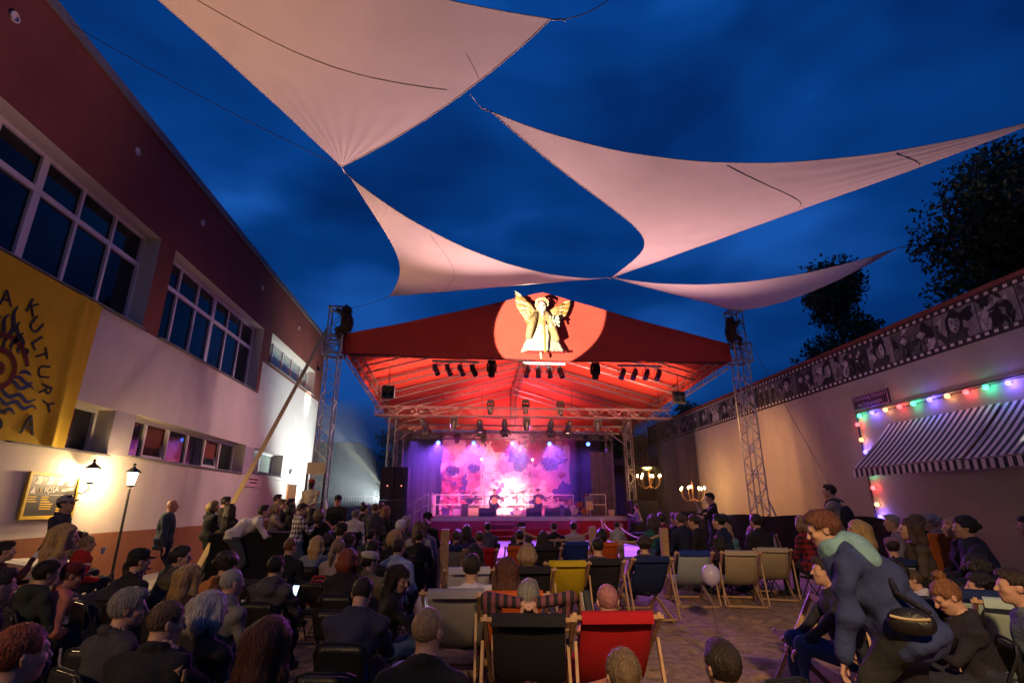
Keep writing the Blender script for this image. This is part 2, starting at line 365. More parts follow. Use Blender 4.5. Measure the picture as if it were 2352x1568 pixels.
# --- left building
XL = -7.9; XG = XL - .42
B = thing('building', 'long two-storey arts centre with dark red upper storey and pale plaster ground floor', 'building', (XL, 14, 0))
HOLES = [(-1.2, 5.5, 5.78, 8.2), (6.2, 12.9, 5.78, 8.2), (13.6, 20.32, 5.78, 8.25), (21.2, 27.8, 7.16, 8.4),
         (10.0, 12.65, 2.73, 3.72), (13.43, 20.2, 2.78, 3.76), (21.07, 24.4, 2.86, 3.76), (25.4, 26.9, 0.0, 2.62)]
def left_wall():
    ys = sorted({-8, 29.0, 20.62, 12.65, 13.43, 20.2, 21.07, *[h[0] for h in HOLES], *[h[1] for h in HOLES]})
    zs = sorted({0, 1.08, 2.755, 3.735, 5.75, 7.03, 10.62, *[h[2] for h in HOLES], *[h[3] for h in HOLES]})
    mbs = {k: MB() for k in ('upper_wall', 'lower_wall', 'wall_band', 'dado', 'dado2')}
    def hole(y, z): return any(h[0] < y < h[1] and h[2] < z < h[3] for h in HOLES)
    for a, b in zip(ys, ys[1:]):
        for c, d in zip(zs, zs[1:]):
            y, z = (a + b) / 2, (c + d) / 2
            if hole(y, z): continue
            red = z > (5.75 if y < 20.62 else 7.03)
            k = 'upper_wall' if red else ('dado' if y < 26 else 'dado2') if z < 1.08 else 'wall_band' if (2.755 < z < 3.735 and 12.6 < y < 21.1) else 'lower_wall'
            mbs[k].add([(XL, a, c), (XL, b, c), (XL, b, d), (XL, a, d)], [(0, 1, 2, 3)])
    # body behind the facade
    mbs['upper_wall'].box((XL - 4.5, 10.5, 5.3), (8.0, 37, 10.6))
    mbs['upper_wall'].add([(XL, 29, 7.03), (XL - .5, 29, 7.03), (XL - .5, 29, 10.62), (XL, 29, 10.62)], [(0, 1, 2, 3)])
    mbs['lower_wall'].add([(XL, 29, 0), (XL - .5, 29, 0), (XL - .5, 29, 7.03), (XL, 29, 7.03)], [(0, 1, 2, 3)])
    mbs['upper_wall'].build('upper_wall', M_brown, B); mbs['lower_wall'].build('lower_wall', M_white, B)
    mbs['wall_band'].build('wall_band', M_band, B); mbs['dado'].build('dado', M_dado, B); mbs['dado2'].build('dado', M_dado, B)
    rv = MB()
    for y0, y1, z0, z1 in HOLES:
        for q in ([(XL, y0, z0), (XG - .1, y0, z0), (XG - .1, y0, z1), (XL, y0, z1)], [(XL, y1, z0), (XG - .1, y1, z0), (XG - .1, y1, z1), (XL, y1, z1)],
                  [(XL, y0, z1), (XG - .1, y0, z1), (XG - .1, y1, z1), (XL, y1, z1)], [(XL, y0, z0), (XG - .1, y0, z0), (XG - .1, y1, z0), (XL, y1, z0)]):
            rv.add(q, [(0, 1, 2, 3)])
    rv.build('window_reveals', M_reveal, B)
    e = MB(); e.box((XL + .0, 10.5, 10.66), (.16, 37.2, .10)); e.box((XL + .05, 10.5, 10.56), (.06, 37.2, .10)); e.build('roof_edge', M_roofedge, B)
left_wall()
def window(y0, y1, z0, z1, cols, transom=None, wide=(), glass=None, openp=(), sill=True, label=None):
    glass = glass or M_glass; f = MB(); fw = .075; X = XG
    f.box((X, (y0 + y1) / 2, z0 + fw / 2), (.09, y1 - y0, fw)); f.box((X, (y0 + y1) / 2, z1 - fw / 2), (.09, y1 - y0, fw))
    f.box((X, y0 + fw / 2, (z0 + z1) / 2), (.09, fw, z1 - z0 - 2 * fw)); f.box((X, y1 - fw / 2, (z0 + z1) / 2), (.09, fw, z1 - z0 - 2 * fw))
    ys = [y0 + fw + (y1 - y0 - 2 * fw) * i / cols for i in range(cols + 1)]
    for i in range(1, cols):
        w = .17 if i in wide else .075
        f.box((X, ys[i], (z0 + z1) / 2), (.094, w, z1 - z0 - 2 * fw))
    rows = [(z0 + fw, z1 - fw)]
    if transom:
        f.box((X + .003, (y0 + y1) / 2, transom), (.096, y1 - y0 - 2 * fw, .11)); rows = [(z0 + fw, transom - .055), (transom + .055, z1 - fw)]
    w = f.build('window', M_frame, B)
    if label: w['label'] = label
    for i in range(cols):
        for r, (a, b) in enumerate(rows):
            p = MB(); yc = (ys[i] + ys[i + 1]) / 2; dy = ys[i + 1] - ys[i] - .06
            if i in openp:
                rot = Matrix.Rotation(R(-13), 3, 'Y'); c = Vector((X - .02, yc, a)); h = b - a
                for yy in (-dy / 2 + .03, dy / 2 - .03): p.box(c + rot @ Vector((0, yy, h / 2)), (.05, .06, h), rot)
                for zz in (.03, h - .03): p.box(c + rot @ Vector((0, 0, zz)), (.054, dy, .06), rot)
                s = p.build('open_sash', M_frame, w); g = MB(); g.box(c + rot @ Vector((0, 0, h / 2)), (.012, dy - .1, h - .1), rot); g.build('pane', glass, w)
            else:
                p.box((X - .02, yc, (a + b) / 2), (.012, dy, b - a + .02)); p.build('pane', glass, w)
    if sill:
        s = MB(); s.box(((X + XL + .10) / 2, (y0 + y1) / 2, z0 - .015), (XL + .10 - X, y1 - y0 + .04, .03)); s.build('sill', M_roofedge, w)
window(-1.2, 5.5, 5.78, 8.2, 6, 7.42, (3,))
window(6.2, 12.9, 5.78, 8.2, 6, 7.42, (3,))
window(13.6, 20.32, 5.78, 8.25, 6, 7.44, (3,))
window(21.2, 27.8, 7.16, 8.4, 5, None, (), M_glassp)
window(10.0, 12.65, 2.73, 3.72, 2, None, (1,), M_glassl)
window(13.43, 20.2, 2.78, 3.76, 6, None, (), M_glassl, (1, 4))
window(21.07, 24.4, 2.86, 3.76, 2, None, (1,), M_glassp)
d = MB(); d.box((XG, 26.15, 1.3), (.05, 1.48, 2.6)); d.build('doorway_glow', emit('lit_room', (1.0, .36, .10), 0.75), B)
d = MB(); d.box((XL - .2, 25.52, 1.3), (.4, .07, 2.56)); dl = d.build('door', mat('door_leaf', (.50, .22, .07), .5, .2, 5), B)
h = MB(); h.cyl((XL - .05, 25.57, 1.05), (XL - .05, 25.72, 1.05), .015); h.build('handle', M_steel, dl)
for y in (1.9, 6.0, 9.6, 12.9, 17.8, 22.6): # round rainwater spouts under the roof edge, placed by the photograph
    s = MB(); s.lathe([(.075, 0), (.095, 0), (.095, .03), (.075, .03), (.06, -.02)], (XL + .002, y + 1.7, 9.66), 14, 'X'); s.build('vent_ring', mat('vent_white', (.55, .5, .5), .5), B)
# cable along the facade, bulkhead lamp, ventilation slots
c = MB(); c.tube([(XL + .03, 20.5 + i * .85, 2.72 + .03 * math.sin(i * 1.3)) for i in range(11)], .014); c.build('cable', mat('white_cable', (.5, .45, .45), .5), B)
c = MB(); c.sphere((XL + .06, 25.6, 3.15), .13, 12, 8, (.7, 1, 1)); c.build('bulkhead_lamp', mat('opal_glass', (.6, .58, .58), .3), B)
c = MB(); c.box((XL + .08, 28.0, 8.62), (.16, .22, .16)); c.bar((XL, 28, 8.8), (XL + .1, 28, 8.6), .03, .03); c.build('floodlight', M_black, B)
# yellow banner with print
def bz(x, y, X): return atX(x / 3.136 * .91875, (640 + y / 3.136) * .91875, X)
def banner():
    t = thing('banner', 'large yellow cloth banner with sun and wave emblem hanging on the facade', 'banner', (XL, 8.6, 2.7))
    y0, y1, z0, z1 = 5.6, 11.3, 2.72, 5.72; m = MB(); P = []
    for i in range(61):
        u = i / 60; y = y0 + (y1 - y0) * u; row = []
        for j in range(25):
            v = j / 24; z = z0 + (z1 - z0) * v
            f = max(0, (u - .80) / .2); yy = y + (.10 * (1 - v)) * -f
            x = XL + .10 + .006 * math.sin(u * 9 + v * 2) + f * (.10 * math.exp(-((u - .90 - .02 * (1 - v)) / .018) ** 2) + .06 * math.exp(-((u - .955) / .015) ** 2) * v) + .003 * math.sin(v * 14 + u * 20)
            row.append((x, yy, z))
        P.append(row)
    m.grid(P); m.build('cloth', M_yellow, t, True)
    XB = XL + .118
    cen = bz(-8, 880, XB)
    for ch, x, y in (('A', 50, 335), ('K', 255, 410), ('U', 280, 545), ('L', 295, 680), ('T', 322, 775), ('U', 340, 905), ('R', 355, 1045), ('Y', 370, 1158)):
        p = bz(x, y, XB); rad = Vector((0, p.y - cen.y, p.z - cen.z)).normalized(); tang = Vector((0, rad.z, -rad.y))
        text_mb(ch, .40, lambda c: p + tang * c.x + rad * c.y + Vector((c.z, 0, 0)), None, .003).build('letter', M_ink, t)
    for ch, x, y in (('S', -8, 1290), ('A', 225, 1330)):
        p = bz(x, y, XB); text_mb(ch, .5, lambda c: p + Vector((c.z, c.x, c.y)), None, .006).build('letter', M_ink, t)
    def wave(mb, p, q, amp, k, w):
        n = 26; p = bz(*p, XB); q = bz(*q, XB); d = (q - p); n_ = Vector((0, -d.z, d.y)).normalized(); vs = []
        pts = [p + d * (i / n) + n_ * (amp * math.sin(i / n * k * 2 * math.pi)) for i in range(n + 1)]
        for i, a in enumerate(pts):
            dd = (pts[min(i + 1, n)] - pts[max(i - 1, 0)]).normalized(); s = Vector((0, -dd.z, dd.y)) * (w / 2 * min(1, .35 + 2.4 * min(i, n - i) / n)); vs += [a - s, a + s]
        mb.add(vs, [(2 * i, 2 * i + 1, 2 * i + 3, 2 * i + 2) for i in range(n)])
    for p, q, k in (((150, 915), (245, 935), .5), ((100, 960), (258, 990), 1), ((62, 990), (265, 1045), 1.5), ((-40, 1050), (278, 1140), 2.2), ((-60, 1110), (285, 1200), 2.5), ((-90, 1170), (120, 1230), 1.6)): Wv = MB(); wave(Wv, p, q, .042, k, .068); Wv.build('blue_wave', M_inkblue, t)
    for p, q in (((30, 735), (145, 395)), ((-50, 720), (70, 460)), ((92, 745), (160, 515)), ((150, 765), (185, 600)), ((208, 785), (195, 715)), ((-110, 730), (10, 470))): Wv = MB(); wave(Wv, p, q, .04, 1.5, .085); Wv.build('dark_flame', M_ink, t)
    for r0, r1 in ((.0, .12), (.26, .36), (.52, .61)):
        r = MB()
        for i in range(40):
            a0, a1 = 2 * math.pi * i / 40, 2 * math.pi * (i + 1) / 40
            if r0 > .5 and not (0.2 < a0 < 2.9): continue
            r.add([cen + Vector((0, rr * math.cos(a), rr * math.sin(a))) for rr, a in ((r0, a0), (r1, a0), (r1, a1), (r0, a1))], [(0, 1, 2, 3)])
        r.build('sun_ring', M_inkred, t)
banner()
def poster():
    y0, y1, z0, z1 = 10.62, 11.9, 1.44, 2.22; X = XL + .04
    t = thing('poster_board', 'black clapperboard poster in a yellow frame behind the man in the baseball cap', 'poster', (XL, 11.2, 1.44))
    m = MB(); m.box((X, (y0 + y1) / 2, (z0 + z1) / 2), (.03, y1 - y0 - .02, z1 - z0 - .02)); m.build('panel', M_poster, t)
    m = MB()
    for a in (y0, y1): m.box((X + .012, a, (z0 + z1) / 2), (.05, .06, z1 - z0 + .06))
    for a in (z0, z1): m.box((X + .0125, (y0 + y1) / 2, a), (.049, y1 - y0 - .06, .06))
    m.build('frame', M_postery, t)
    F = X + .018; W_ = y1 - y0; H_ = z1 - z0
    P = lambda u, v: (F, y0 + W_ * u, z0 + H_ * v)
    m = MB()
    for k in range(4):
        u = .10 + k * .22
        m.add([P(u, .76), P(u + .12, .76), P(u + .15, .86), P(u + .12, .95), P(u + .02, .95), P(u + .05, .86)], [(0, 1, 2, 5), (5, 2, 3, 4)])
    m.add([P(.06, .55), P(.16, .55), P(.12, .72)], [(0, 1, 2)]); m.add([P(.03, .52), P(.95, .52), P(.95, .527), P(.03, .527)], [(0, 1, 2, 3)])
    text_mb('FOSA', .15, lambda c: Vector(P(.46, .63)) + Vector((c.z, c.x, c.y + c.x * .12)), m); text_mb('KULTURY', .075, lambda c: Vector(P(.80, .655)) + Vector((c.z, c.x, c.y + c.x * .12)), m)
    m.build('print', M_posterw, t)
    m = MB(); text_mb('3.', .12, lambda c: Vector(P(.25, .61)) + Vector((c.z, c.x, c.y)), m)
    rr = random.Random(4)
    for u0, rows in ((.05, 3), (.30, 6), (.64, 7)):
        for k in range(rows):
            v = .46 - k * .055; l = rr.uniform(.12, .26) * (.7 if u0 > .6 else 1); m.add([P(u0, v), P(u0 + l, v), P(u0 + l, v + .022), P(u0, v + .022)], [(0, 1, 2, 3)])
    m.build('print', M_postery, t)
poster()
s = thing('wall_sign', 'small pale plate hung under the facade window above the bar queue', 'sign', (XL, 21.3, 2.55))
m = MB(); m.box((XL + .06, 21.25, 2.53), (.03, 1.5, .38)); m.build('plate', mat('pink_plate', (.62, .40, .42), .4, .15, 3), s)
m = MB()
for k in range(2): m.box((XL + .079, 21.2, 2.60 - k * .12), (.004, 1.0 - .3 * k, .05))
m.build('print', M_inkred, s)
# lanterns
def lantern(parent, c, sc=1.0, hat=True):
    m = MB(); m.lathe([(.07, -.14), (.11, .10), (.10, .12)], c, 6); m.build('lamp_glass', M_bulbw, parent)
    m = MB(); m.lathe([(.15, .12), (.155, .135), (.09, .19), (.035, .23), (.02, .27), (.035, .29), (.02, .32)], c, 12); m.build('lamp_hood', M_black, parent)
    m = MB(); m.lathe([(.03, -.19), (.085, -.16), (.085, -.14)], c, 10); m.build('lamp_collar', M_black, parent)
lx, ly, lz = -7.2, 12.55, 2.2
t = thing('street_lamp', 'slim black lantern post glowing beside the pale wall', 'street lamp', (lx, ly, 0))
m = MB(); m.cyl((lx, ly, .3), (lx, ly, lz - .19), .028, .024, 10); m.lathe([(.11, 0), (.11, .05), (.06, .12), (.045, .3)], (lx, ly, 0), 12); m.build('post', M_black, t)
lantern(t, (lx, ly, lz + .02))
t = thing('wall_lantern', 'wall lantern burning white-hot beside the yellow framed poster', 'wall lamp', (XL, 11.95, 2.2))
m = MB(); m.tube([(XL, 11.95, 1.9), (XL + .15, 11.95, 1.88), (XL + .24, 11.95, 1.98), (XL + .24, 11.95, 2.06)], .015); m.box((XL + .01, 11.95, 1.9), (.02, .08, .2)); m.build('bracket', M_black, t)
lantern(t, (XL + .24, 11.95, 2.26))

# --- right wall with film-strip frieze
XR = 12.5
Wl = thing('boundary_wall', 'tall plain plaster wall along the right side of the yard', 'wall', (XR, 16, 0))
m = MB(); m.box((XR + .2, 13.5, 2.75), (.4, 43, 5.5)); m.build('wall_face', mat('beige_plaster', (.43, .38, .33), .92, .16, .7, .4, 110, streak=0.15), Wl)
m = MB(); m.box((XR + .16, 13.5, 6.68), (.52, 43, .10)); m.build('coping', M_brown, Wl)
FS = thing('film_frieze', 'painted film strip frieze of black and white stills along the wall top', 'frieze', (XR, 16, 5.5))
m = MB(); m.box((XR + .19, 13.5, 6.065), (.42, 43, 1.13)); m.build('strip', mat('frieze_dark', (.035, .022, .026), .7, .3, 3), FS)
m = MB(); y = -6.0
while y < 34:
    for z in (5.60, 6.55): m.box((XR - .022, y, z), (.012, .10, .075))
    y += .235
o = m.build('perforations', mat('frieze_white', (.66, .62, .60), .7, .15, 4), FS); o['kind'] = 'stuff'
G = [mat('still_grey_%d' % i, (c, c * .95, c * .96), .75, .55, 3.0 + i, coord='Object') for i, c in enumerate((.012, .045, .12, .25, .46))]
def still(k, y0, w):
    rr = random.Random(k * 13 + 5); z0, z1 = 5.67, 6.47; H = z1 - z0
    m = MB(); X = XR - .022; m.box((X, y0 + w / 2, (z0 + z1) / 2), (.008, w - .03, H)); f = m.build('picture', G[rr.choice((1, 2, 3, 2, 3))], FS); lay = [0]
    def blob(gi, cy, cz, ry, rz, rot=0.0, rough=.12, n=20):
        lay[0] += 1; P = []; ph = rr.uniform(0, 6)
        for i in range(n):
            a = 2 * math.pi * i / n; s_ = 1 + rough * math.sin(3 * a + ph) + rough * .6 * math.sin(5 * a + ph * 2); u, v = ry * s_ * math.cos(a), rz * s_ * math.sin(a)
            P.append((X - .005 - lay[0] * .0007, min(y0 + w - .03, max(y0 + .03, cy + u * math.cos(rot) - v * math.sin(rot))), min(z1, max(z0, cz + u * math.sin(rot) + v * math.cos(rot)))))
        q = MB(); q.add(P, [tuple(range(n))]); q.build('figure', G[gi], f)
    for _ in range(9): blob(rr.choice((0, 1, 1, 2, 3, 4)), y0 + rr.uniform(0, w), z0 + rr.uniform(0, H), rr.uniform(.06, .26), rr.uniform(.04, .22), rr.uniform(-1, 1), .22)
    kind = k % 4; cy = y0 + w * rr.uniform(.42, .58); lean = rr.uniform(-.25, .25)
    if kind in (0, 2):      # head and shoulders, light from one side
        fl = rr.choice((-1, 1)); blob(rr.choice((0, 1)), cy, z0 + .05, .34, .22); blob(0, cy, z0 + .50, .25, .30, lean); blob(3, cy + fl * .01, z0 + .43, .155, .235, lean, .04); blob(4, cy + fl * .05, z0 + .45, .095, .19, lean, .06)
        blob(0, cy - fl * .06, z0 + .66, .19, .09, lean + .3 * fl)
        for e_ in (-1, 1): blob(0, cy + e_ * .07, z0 + .49, .042, .017, lean, .1); blob(1, cy + e_ * .07, z0 + .535, .055, .010, lean + e_ * .12, .05)
        blob(1, cy, z0 + .30, .055, .018, lean, .1); blob(2, cy - fl * .02, z0 + .40, .022, .07, lean, .1)
    elif kind == 1:         # people in motion
        for j in range(2 + k % 2):
            yy = y0 + w * (.25 + .28 * j); l_ = rr.uniform(-.5, .5); g = rr.choice((0, 0, 4)); blob(g, yy, z0 + .36, .085, .22, l_, .2); blob(4 if g == 0 else 0, yy - l_ * .26, z0 + .63, .055, .07)
            blob(g, yy + .10, z0 + .46, .15, .028, rr.uniform(-.9, .9), .1); blob(g, yy - .06, z0 + .12, .045, .17, .35, .1); blob(g, yy + .10, z0 + .12, .045, .17, -.4, .1)
    else:                   # furniture and screens
        for j in range(2):
            yy = y0 + w * (.3 + .4 * j); blob(0, yy, z0 + .44, .21, .19, .0, .02, 4); blob(3, yy, z0 + .45, .16, .14, .0, .02, 4); blob(4, yy + .03, z0 + .48, .08, .07); blob(0, yy + .08, z0 + .14, .03, .15, .2); blob(0, yy - .08, z0 + .14, .03, .15, -.2)
y = -1.0; k = 0
while y < 31:
    w = 1.0 + .45 * ((k * 7) % 3) / 2; still(k, y, w); y += w; k += 1
sg = thing('street_sign', 'dark enamel street name board on the wall above the first bulbs of the string', 'sign', (XR, 14.95, 4.5))
m = MB(); m.box((XR - .03, 14.95, 4.76), (.04, 1.5, .44)); m.build('board', mat('enamel_purple', (.03, .012, .03), .4), sg)
m = MB()
for a, b in (((XR - .052, 14.23, 4.76), (.008, .03, .42)), ((XR - .052, 15.67, 4.76), (.008, .03, .42)), ((XR - .052, 14.95, 4.96), (.008, 1.41, .02)), ((XR - .052, 14.95, 4.56), (.008, 1.41, .02))): m.box(a, b)
text_mb('TRAMWAJ ZWANY', .155, lambda c: Vector((XR - .056 - c.z, 14.95 - c.x, 4.86 + c.y)), m); text_mb('POŻĄDANIEM', .155, lambda c: Vector((XR - .056 - c.z, 14.95 - c.x, 4.665 + c.y)), m)
m.build('lettering', mat('sign_pink', (.42, .22, .34), .5), sg)
# string of coloured bulbs
ST = thing('string_lights', 'string of coloured party bulbs along the wall and down beside the striped awning', 'string lights', (XR, 14, 4.3))
w = MB(); w.tube([(XR - .10, 15.6, .9), (XR - .10, 15.58, 4.4), (XR - .10, 13.5, 4.33), (XR - .10, 10.8, 4.40), (XR - .10, 8.0, 4.40)], .012)
w.tube([(XR - .06, 15.60, .9), (XR - .06, 15.60, 4.46), (XR - .06, 10.8, 4.46), (XR - .06, 8.0, 4.46)], .02); w.build('cable', M_black, ST)
BC = {'green': (.02, 1.0, .45), 'blue': (.16, .10, 1.0), 'amber': (1.0, .42, .10), 'red': (1.0, .05, .06)}
pos = [(z6(1358, 920), 'green'), (z6(1430, 902), 'blue'), (z6(1507, 885), 'amber'), (z6(1588, 868), 'red'), (z6(1668, 850), 'green'), (z6(1762, 828), 'blue'), (z6(1863, 806), 'amber'), (z6(1972, 783), 'red'), (z6(2085, 755), 'green'), (z6(2215, 730), 'blue'), (z6(2345, 705), 'amber'),
       (z6(1347, 970), 'red'), (z6(1368, 1058), 'amber'), (z6(1392, 1128), 'blue'), (z6(1412, 1240), 'green'), (z6(1436, 1335), 'red'), (z6(1458, 1430), 'amber'), (z6(1478, 1500), 'blue')]
for p, c in pos:
    q = atX(*p, XR - .12); m = MB(); m.sphere(q, .062, 10, 7, (1, 1.15, 1)); m.build('bulb', glow('bulb_' + c, tuple(min(1, a * .92 + .06) for a in BC[c]), 9), ST)
    m = MB(); m.cyl(q + Vector((.06, 0, 0)), q + Vector((.09, 0, .02)), .022, n=6); m.build('socket', M_black, ST)
    pw = {'green': 2.6, 'blue': 8.0, 'amber': 1.5, 'red': 2.8}[c]
    lamp('POINT', 'bulb_light', q + Vector((-.02, 0, 0)), pw * 2.4, BC[c], radius=.03)
# awnings
M_awn = mat('awning_cloth', (.62, .60, .64), .8, .08, 3, trans=.15); M_awd = mat('awning_stripe', (.025, .025, .045), .8, .1, 3, trans=.05)
def awning(y0, y1, label, dz=0.0):
    t = thing('awning', label, 'awning', (XR, (y0 + y1) / 2, 3.9), 0, 'striped awnings on the boundary wall')
    n = int((y1 - y0) / .095); m = MB(); v = MB()
    for i in range(n):
        a = y0 + (y1 - y0) * i / n; b = y0 + (y1 - y0) * (i + 1) / n; m.cur = v.cur = i % 2
        P = [[(XR - 1.4 * s - .02, y, 3.95 + dz - 1.30 * s - .05 * math.sin(math.pi * s)) for y in (a, b)] for s in (0, .25, .5, .75, 1)]; m.grid(P)
        zb = 2.65 + dz; h = lambda y: .20 + .035 * abs(math.sin((y - y0) / .5 * math.pi))
        v.grid([[(XR - 1.425, y, zb - h(y) * s) for y in (a, (a + b) / 2, b)] for s in (0, 1)])
    m.build('roof_cloth', [M_awn, M_awd], t); v.build('valance', [M_awn, M_awd], t)
    f = MB(); f.cyl((XR - 1.41, y0, 2.65 + dz), (XR - 1.41, y1, 2.65 + dz), .022)
    for y in (y0 + .05, y1 - .05): f.cyl((XR, y, 3.9 + dz), (XR - 1.40, y, 2.63 + dz), .016)
    f.build('frame', M_alu, t)
awning(11.05, 14.45, 'black and white striped awning nearer the stage, beside the hanging bulb string')
awning(7.4, 10.95, 'black and white striped awning cut off by the photo edge', -.02)
# black cloth barrier along the right
bc = thing('cloth_barrier', 'low black cloth fence in front of the right wall and lighting tower', 'barrier', (10.6, 18, 0))
m = MB(); P = []
for i in range(71):
    u = i / 70; y = 21.5 - u * 8.5; x = 9.0 + 2.2 * min(1, u * 1.3) + .04 * math.sin(u * 60)
    P.append([(x + .03 * math.sin(u * 90 + k), y, z) for k, z in enumerate((0, .5, 1.0, 1.34 + .03 * math.sin(u * 25)))])
m.grid(P); m.build('cloth', M_blackcloth, bc, True)
m = MB()
for u in (0, .25, .5, .75, 1): m.cyl((9.05 + 2.2 * min(1, u * 1.3), 21.5 - u * 8.5, 0), (9.05 + 2.2 * min(1, u * 1.3), 21.5 - u * 8.5, 1.33), .02, n=6)
m.build('posts', M_steel, bc)

# --- towers
def tower(x, y, top, sleeve, label, w=.46):
    t = thing('lighting_tower', label, 'tower', (x, y, 0), 0, 'lighting towers at the roof front')
    m = MB(); truss(m, (x, y, .1), (x, y, top), w, w, int((top - .1) / .42), .028, .014, up=(0, 1, 0)); m.build('mast', M_steel, t)
    m = MB(); truss(m, (x, y, sleeve - .35), (x, y, sleeve + .35), w + .2, w + .2, 2, .03, .02, up=(0, 1, 0))
    for k in (-1, 1): m.box((x, y + k * (w / 2 + .1), sleeve + .33), (w + .3, .05, .08)); m.box((x, y + k * (w / 2 + .1), sleeve - .33), (w + .3, .05, .08))
    for i in range(3): m.box((x, y - w / 2 - .13, sleeve - .25 + i * .25), (.3, .03, .05))
    m.build('sleeve_block', M_steel, t)
    m = MB()
    for k in (-1, 1): m.box((x, y + k * w / 2, top + .03), (w + .12, .08, .07)); m.box((x + k * w / 2, y, top + .032), (.08, w - .1, .066))
    m.build('head_frame', M_steel, t)
    m = MB(); m.box((x, y, .05), (1.0, 1.0, .06))
    for sx_, sy_ in ((1, 1), (1, -1), (-1, 1), (-1, -1)): m.bar((x, y, .1), (x + sx_ * .9, y + sy_ * .9, .06), .08, .08)
    m.build('base', M_steel, t)
    m = MB(); m.bar((x + .5, y - .2, 1.2), (x + .28, y - .15, 1.85), .05, .05); m.bar((x + .5, y - .2, 1.2), (x + .9, y - .7, .3), .05, .05); m.build('stabiliser', M_steel, t)
    return t
TL = tower(-4.72, 18.5, 8.5, 7.1, 'aluminium truss tower at the left end of the red gable')
TR = tower(10.42, 18.5, 8.9, 7.2, 'aluminium truss tower at the right end of the red gable')

# --- roof of the stage
SR = thing('stage_roof', 'gabled red canvas stage roof on aluminium trusses', 'stage roof', (2.85, 24, 0))
XC = 2.9
def gable():
    m = MB(); P = []
    top = [(-4.42, 7.55), (-2.0, 8.18), (.4, 8.82), (XC, 9.47), (5.3, 8.84), (7.6, 8.24), (10.1, 7.6)]
    n = 48
    for i in range(n + 1):
        u = i / n; x = -4.42 + u * 14.52
        zt = np.interp(x, [a for a, _ in top], [b for _, b in top]) - .05 * abs(math.sin(u * math.pi * 2)) * (abs(x - XC) > .1); zb = 6.82 + .06 * u - .10 * math.sin(u * math.pi) + .03 * math.sin(u * 19)
        P.append([(x, 18.45 + .02 * math.sin(u * 30 + v * 4) + .05 * math.sin(v * 3) , zb + (zt - zb) * v) for v in np.linspace(0, 1, 9)])
    m.grid(P); m.build('gable_cloth', M_red, SR, True)
    h = MB(); h.tube([p[0] for p in P], .02, 5); h.build('hem', mat('dark_hem', (.10, .012, .012), .8), SR)
gable()
EV = lambda y: 7.45 - (y - 18.5) * .085; RG = lambda y: 9.42 - (y - 18.5) * .088
for s_, xe in ((-1, -4.35), (1, 10.05)):
    m = MB(); P = []
    for i in range(25):
        y = 18.5 + 12.6 * i / 24; xx = xe - s_ * (y - 18.5) * .03
        P.append([(XC + (xx - XC) * u, y, RG(y) + (EV(y) - RG(y)) * u - .05 * math.sin(u * math.pi) * abs(math.sin(i / 24 * math.pi * 5))) for u in np.linspace(0, 1, 10)])
    m.grid(P); m.build('roof_cloth', M_red, SR, True)
    m = MB(); m.grid([[(xe - s_ * (y - 18.5) * .03, y, EV(y) - d) for d in (0, .55 - .01 * (y - 18.5))] for y in np.linspace(18.5, 31.1, 13)]); m.build('side_valance', M_red, SR, True)
m = MB(); m.add([(-4.0, 31.1, 5.9), (9.7, 31.1, 5.9), (9.7, 31.1, EV(31.1)), (XC, 31.1, RG(31.1)), (-4.0, 31.1, EV(31.1))], [(0, 1, 2, 3, 4)]); m.build('rear_gable_cloth', M_red, SR)
for y in (19.0, 21.1, 23.2, 25.3, 27.6, 30.2):
    for s_, xe in ((-1, -4.1), (1, 9.8)):
        m = MB(); truss(m, (XC, y, RG(y) - .34), (xe, y, EV(y) - .32), .12, .30, 12, .02, .010); m.build('rafter', M_alu, SR)
m = MB(); truss(m, (XC, 18.9, RG(18.9) - .42), (XC, 31, RG(31) - .42), .34, .38, 22, .02, .011); m.build('ridge_truss', M_alu, SR)
m = MB(); truss(m, (XC, 30.9, 5.6), (XC, 30.9, RG(31) - .5), .3, .3, 5, .02, .011, up=(0, 1, 0)); m.build('king_post', M_alu, SR)
for xe in (-4.12, 9.82):
    m = MB(); truss(m, (xe, 18.7, EV(18.7) - .55), (xe + (.25 if xe < 0 else -.25), 31, EV(31) - .45), .40, .44, 22, .026, .013); m.build('side_truss', M_alu, SR)
m = MB(); truss(m, (-4.2, 18.75, 6.95), (9.95, 18.75, 7.0), .2, .22, 26, .02, .010); m.build('front_truss', mat('dark_truss', (.08, .06, .06), .5, metal=.5), SR)
for xe in (-3.62, 8.6):
    m = MB(); truss(m, (xe, 27.2, .1), (xe, 27.2, 6.35), .34, .34, 15, .026, .013, up=(0, 1, 0)); m.build('column', M_alu, SR)
    m = MB(); truss(m, (xe, 31.0, .1), (xe, 31.0, 6.0), .34, .34, 15, .026, .013, up=(0, 1, 0)); m.build('column', M_alu, SR)
m = MB(); truss(m, (-3.45, 27.2, 5.42), (8.43, 27.2, 5.46), .34, .36, 26, .026, .013); m.build('cross_truss', M_alu, SR)
m = MB(); truss(m, (-3.6, 30.9, 5.55), (8.6, 30.9, 5.55), .34, .36, 26, .026, .013); m.build('cross_truss', M_alu, SR)
m = MB()
for xe, s_ in ((-3.45, 1), (8.43, -1)): m.cyl((xe, 27.2, 4.7), (xe + s_ * .75, 27.2, 5.26), .03, n=6)
m.build('corner_brace', M_alu, SR)
LT = thing('lighting_truss', 'dark box truss hung across the stage carrying the theatre lanterns', 'truss', (2.85, 24, 5.6))
m = MB(); truss(m, (-4.0, 24, 5.74), (9.75, 24, 5.78), .34, .40, 30, .026, .013); m.build('truss_frame', mat('dusky_truss', (.16, .11, .12), .45, metal=.6), LT)
m = MB()
for x in (-3.4, .8, 5.0, 9.2): m.cyl((x, 24, 5.98), (x, 24, 6.9), .012, n=5)
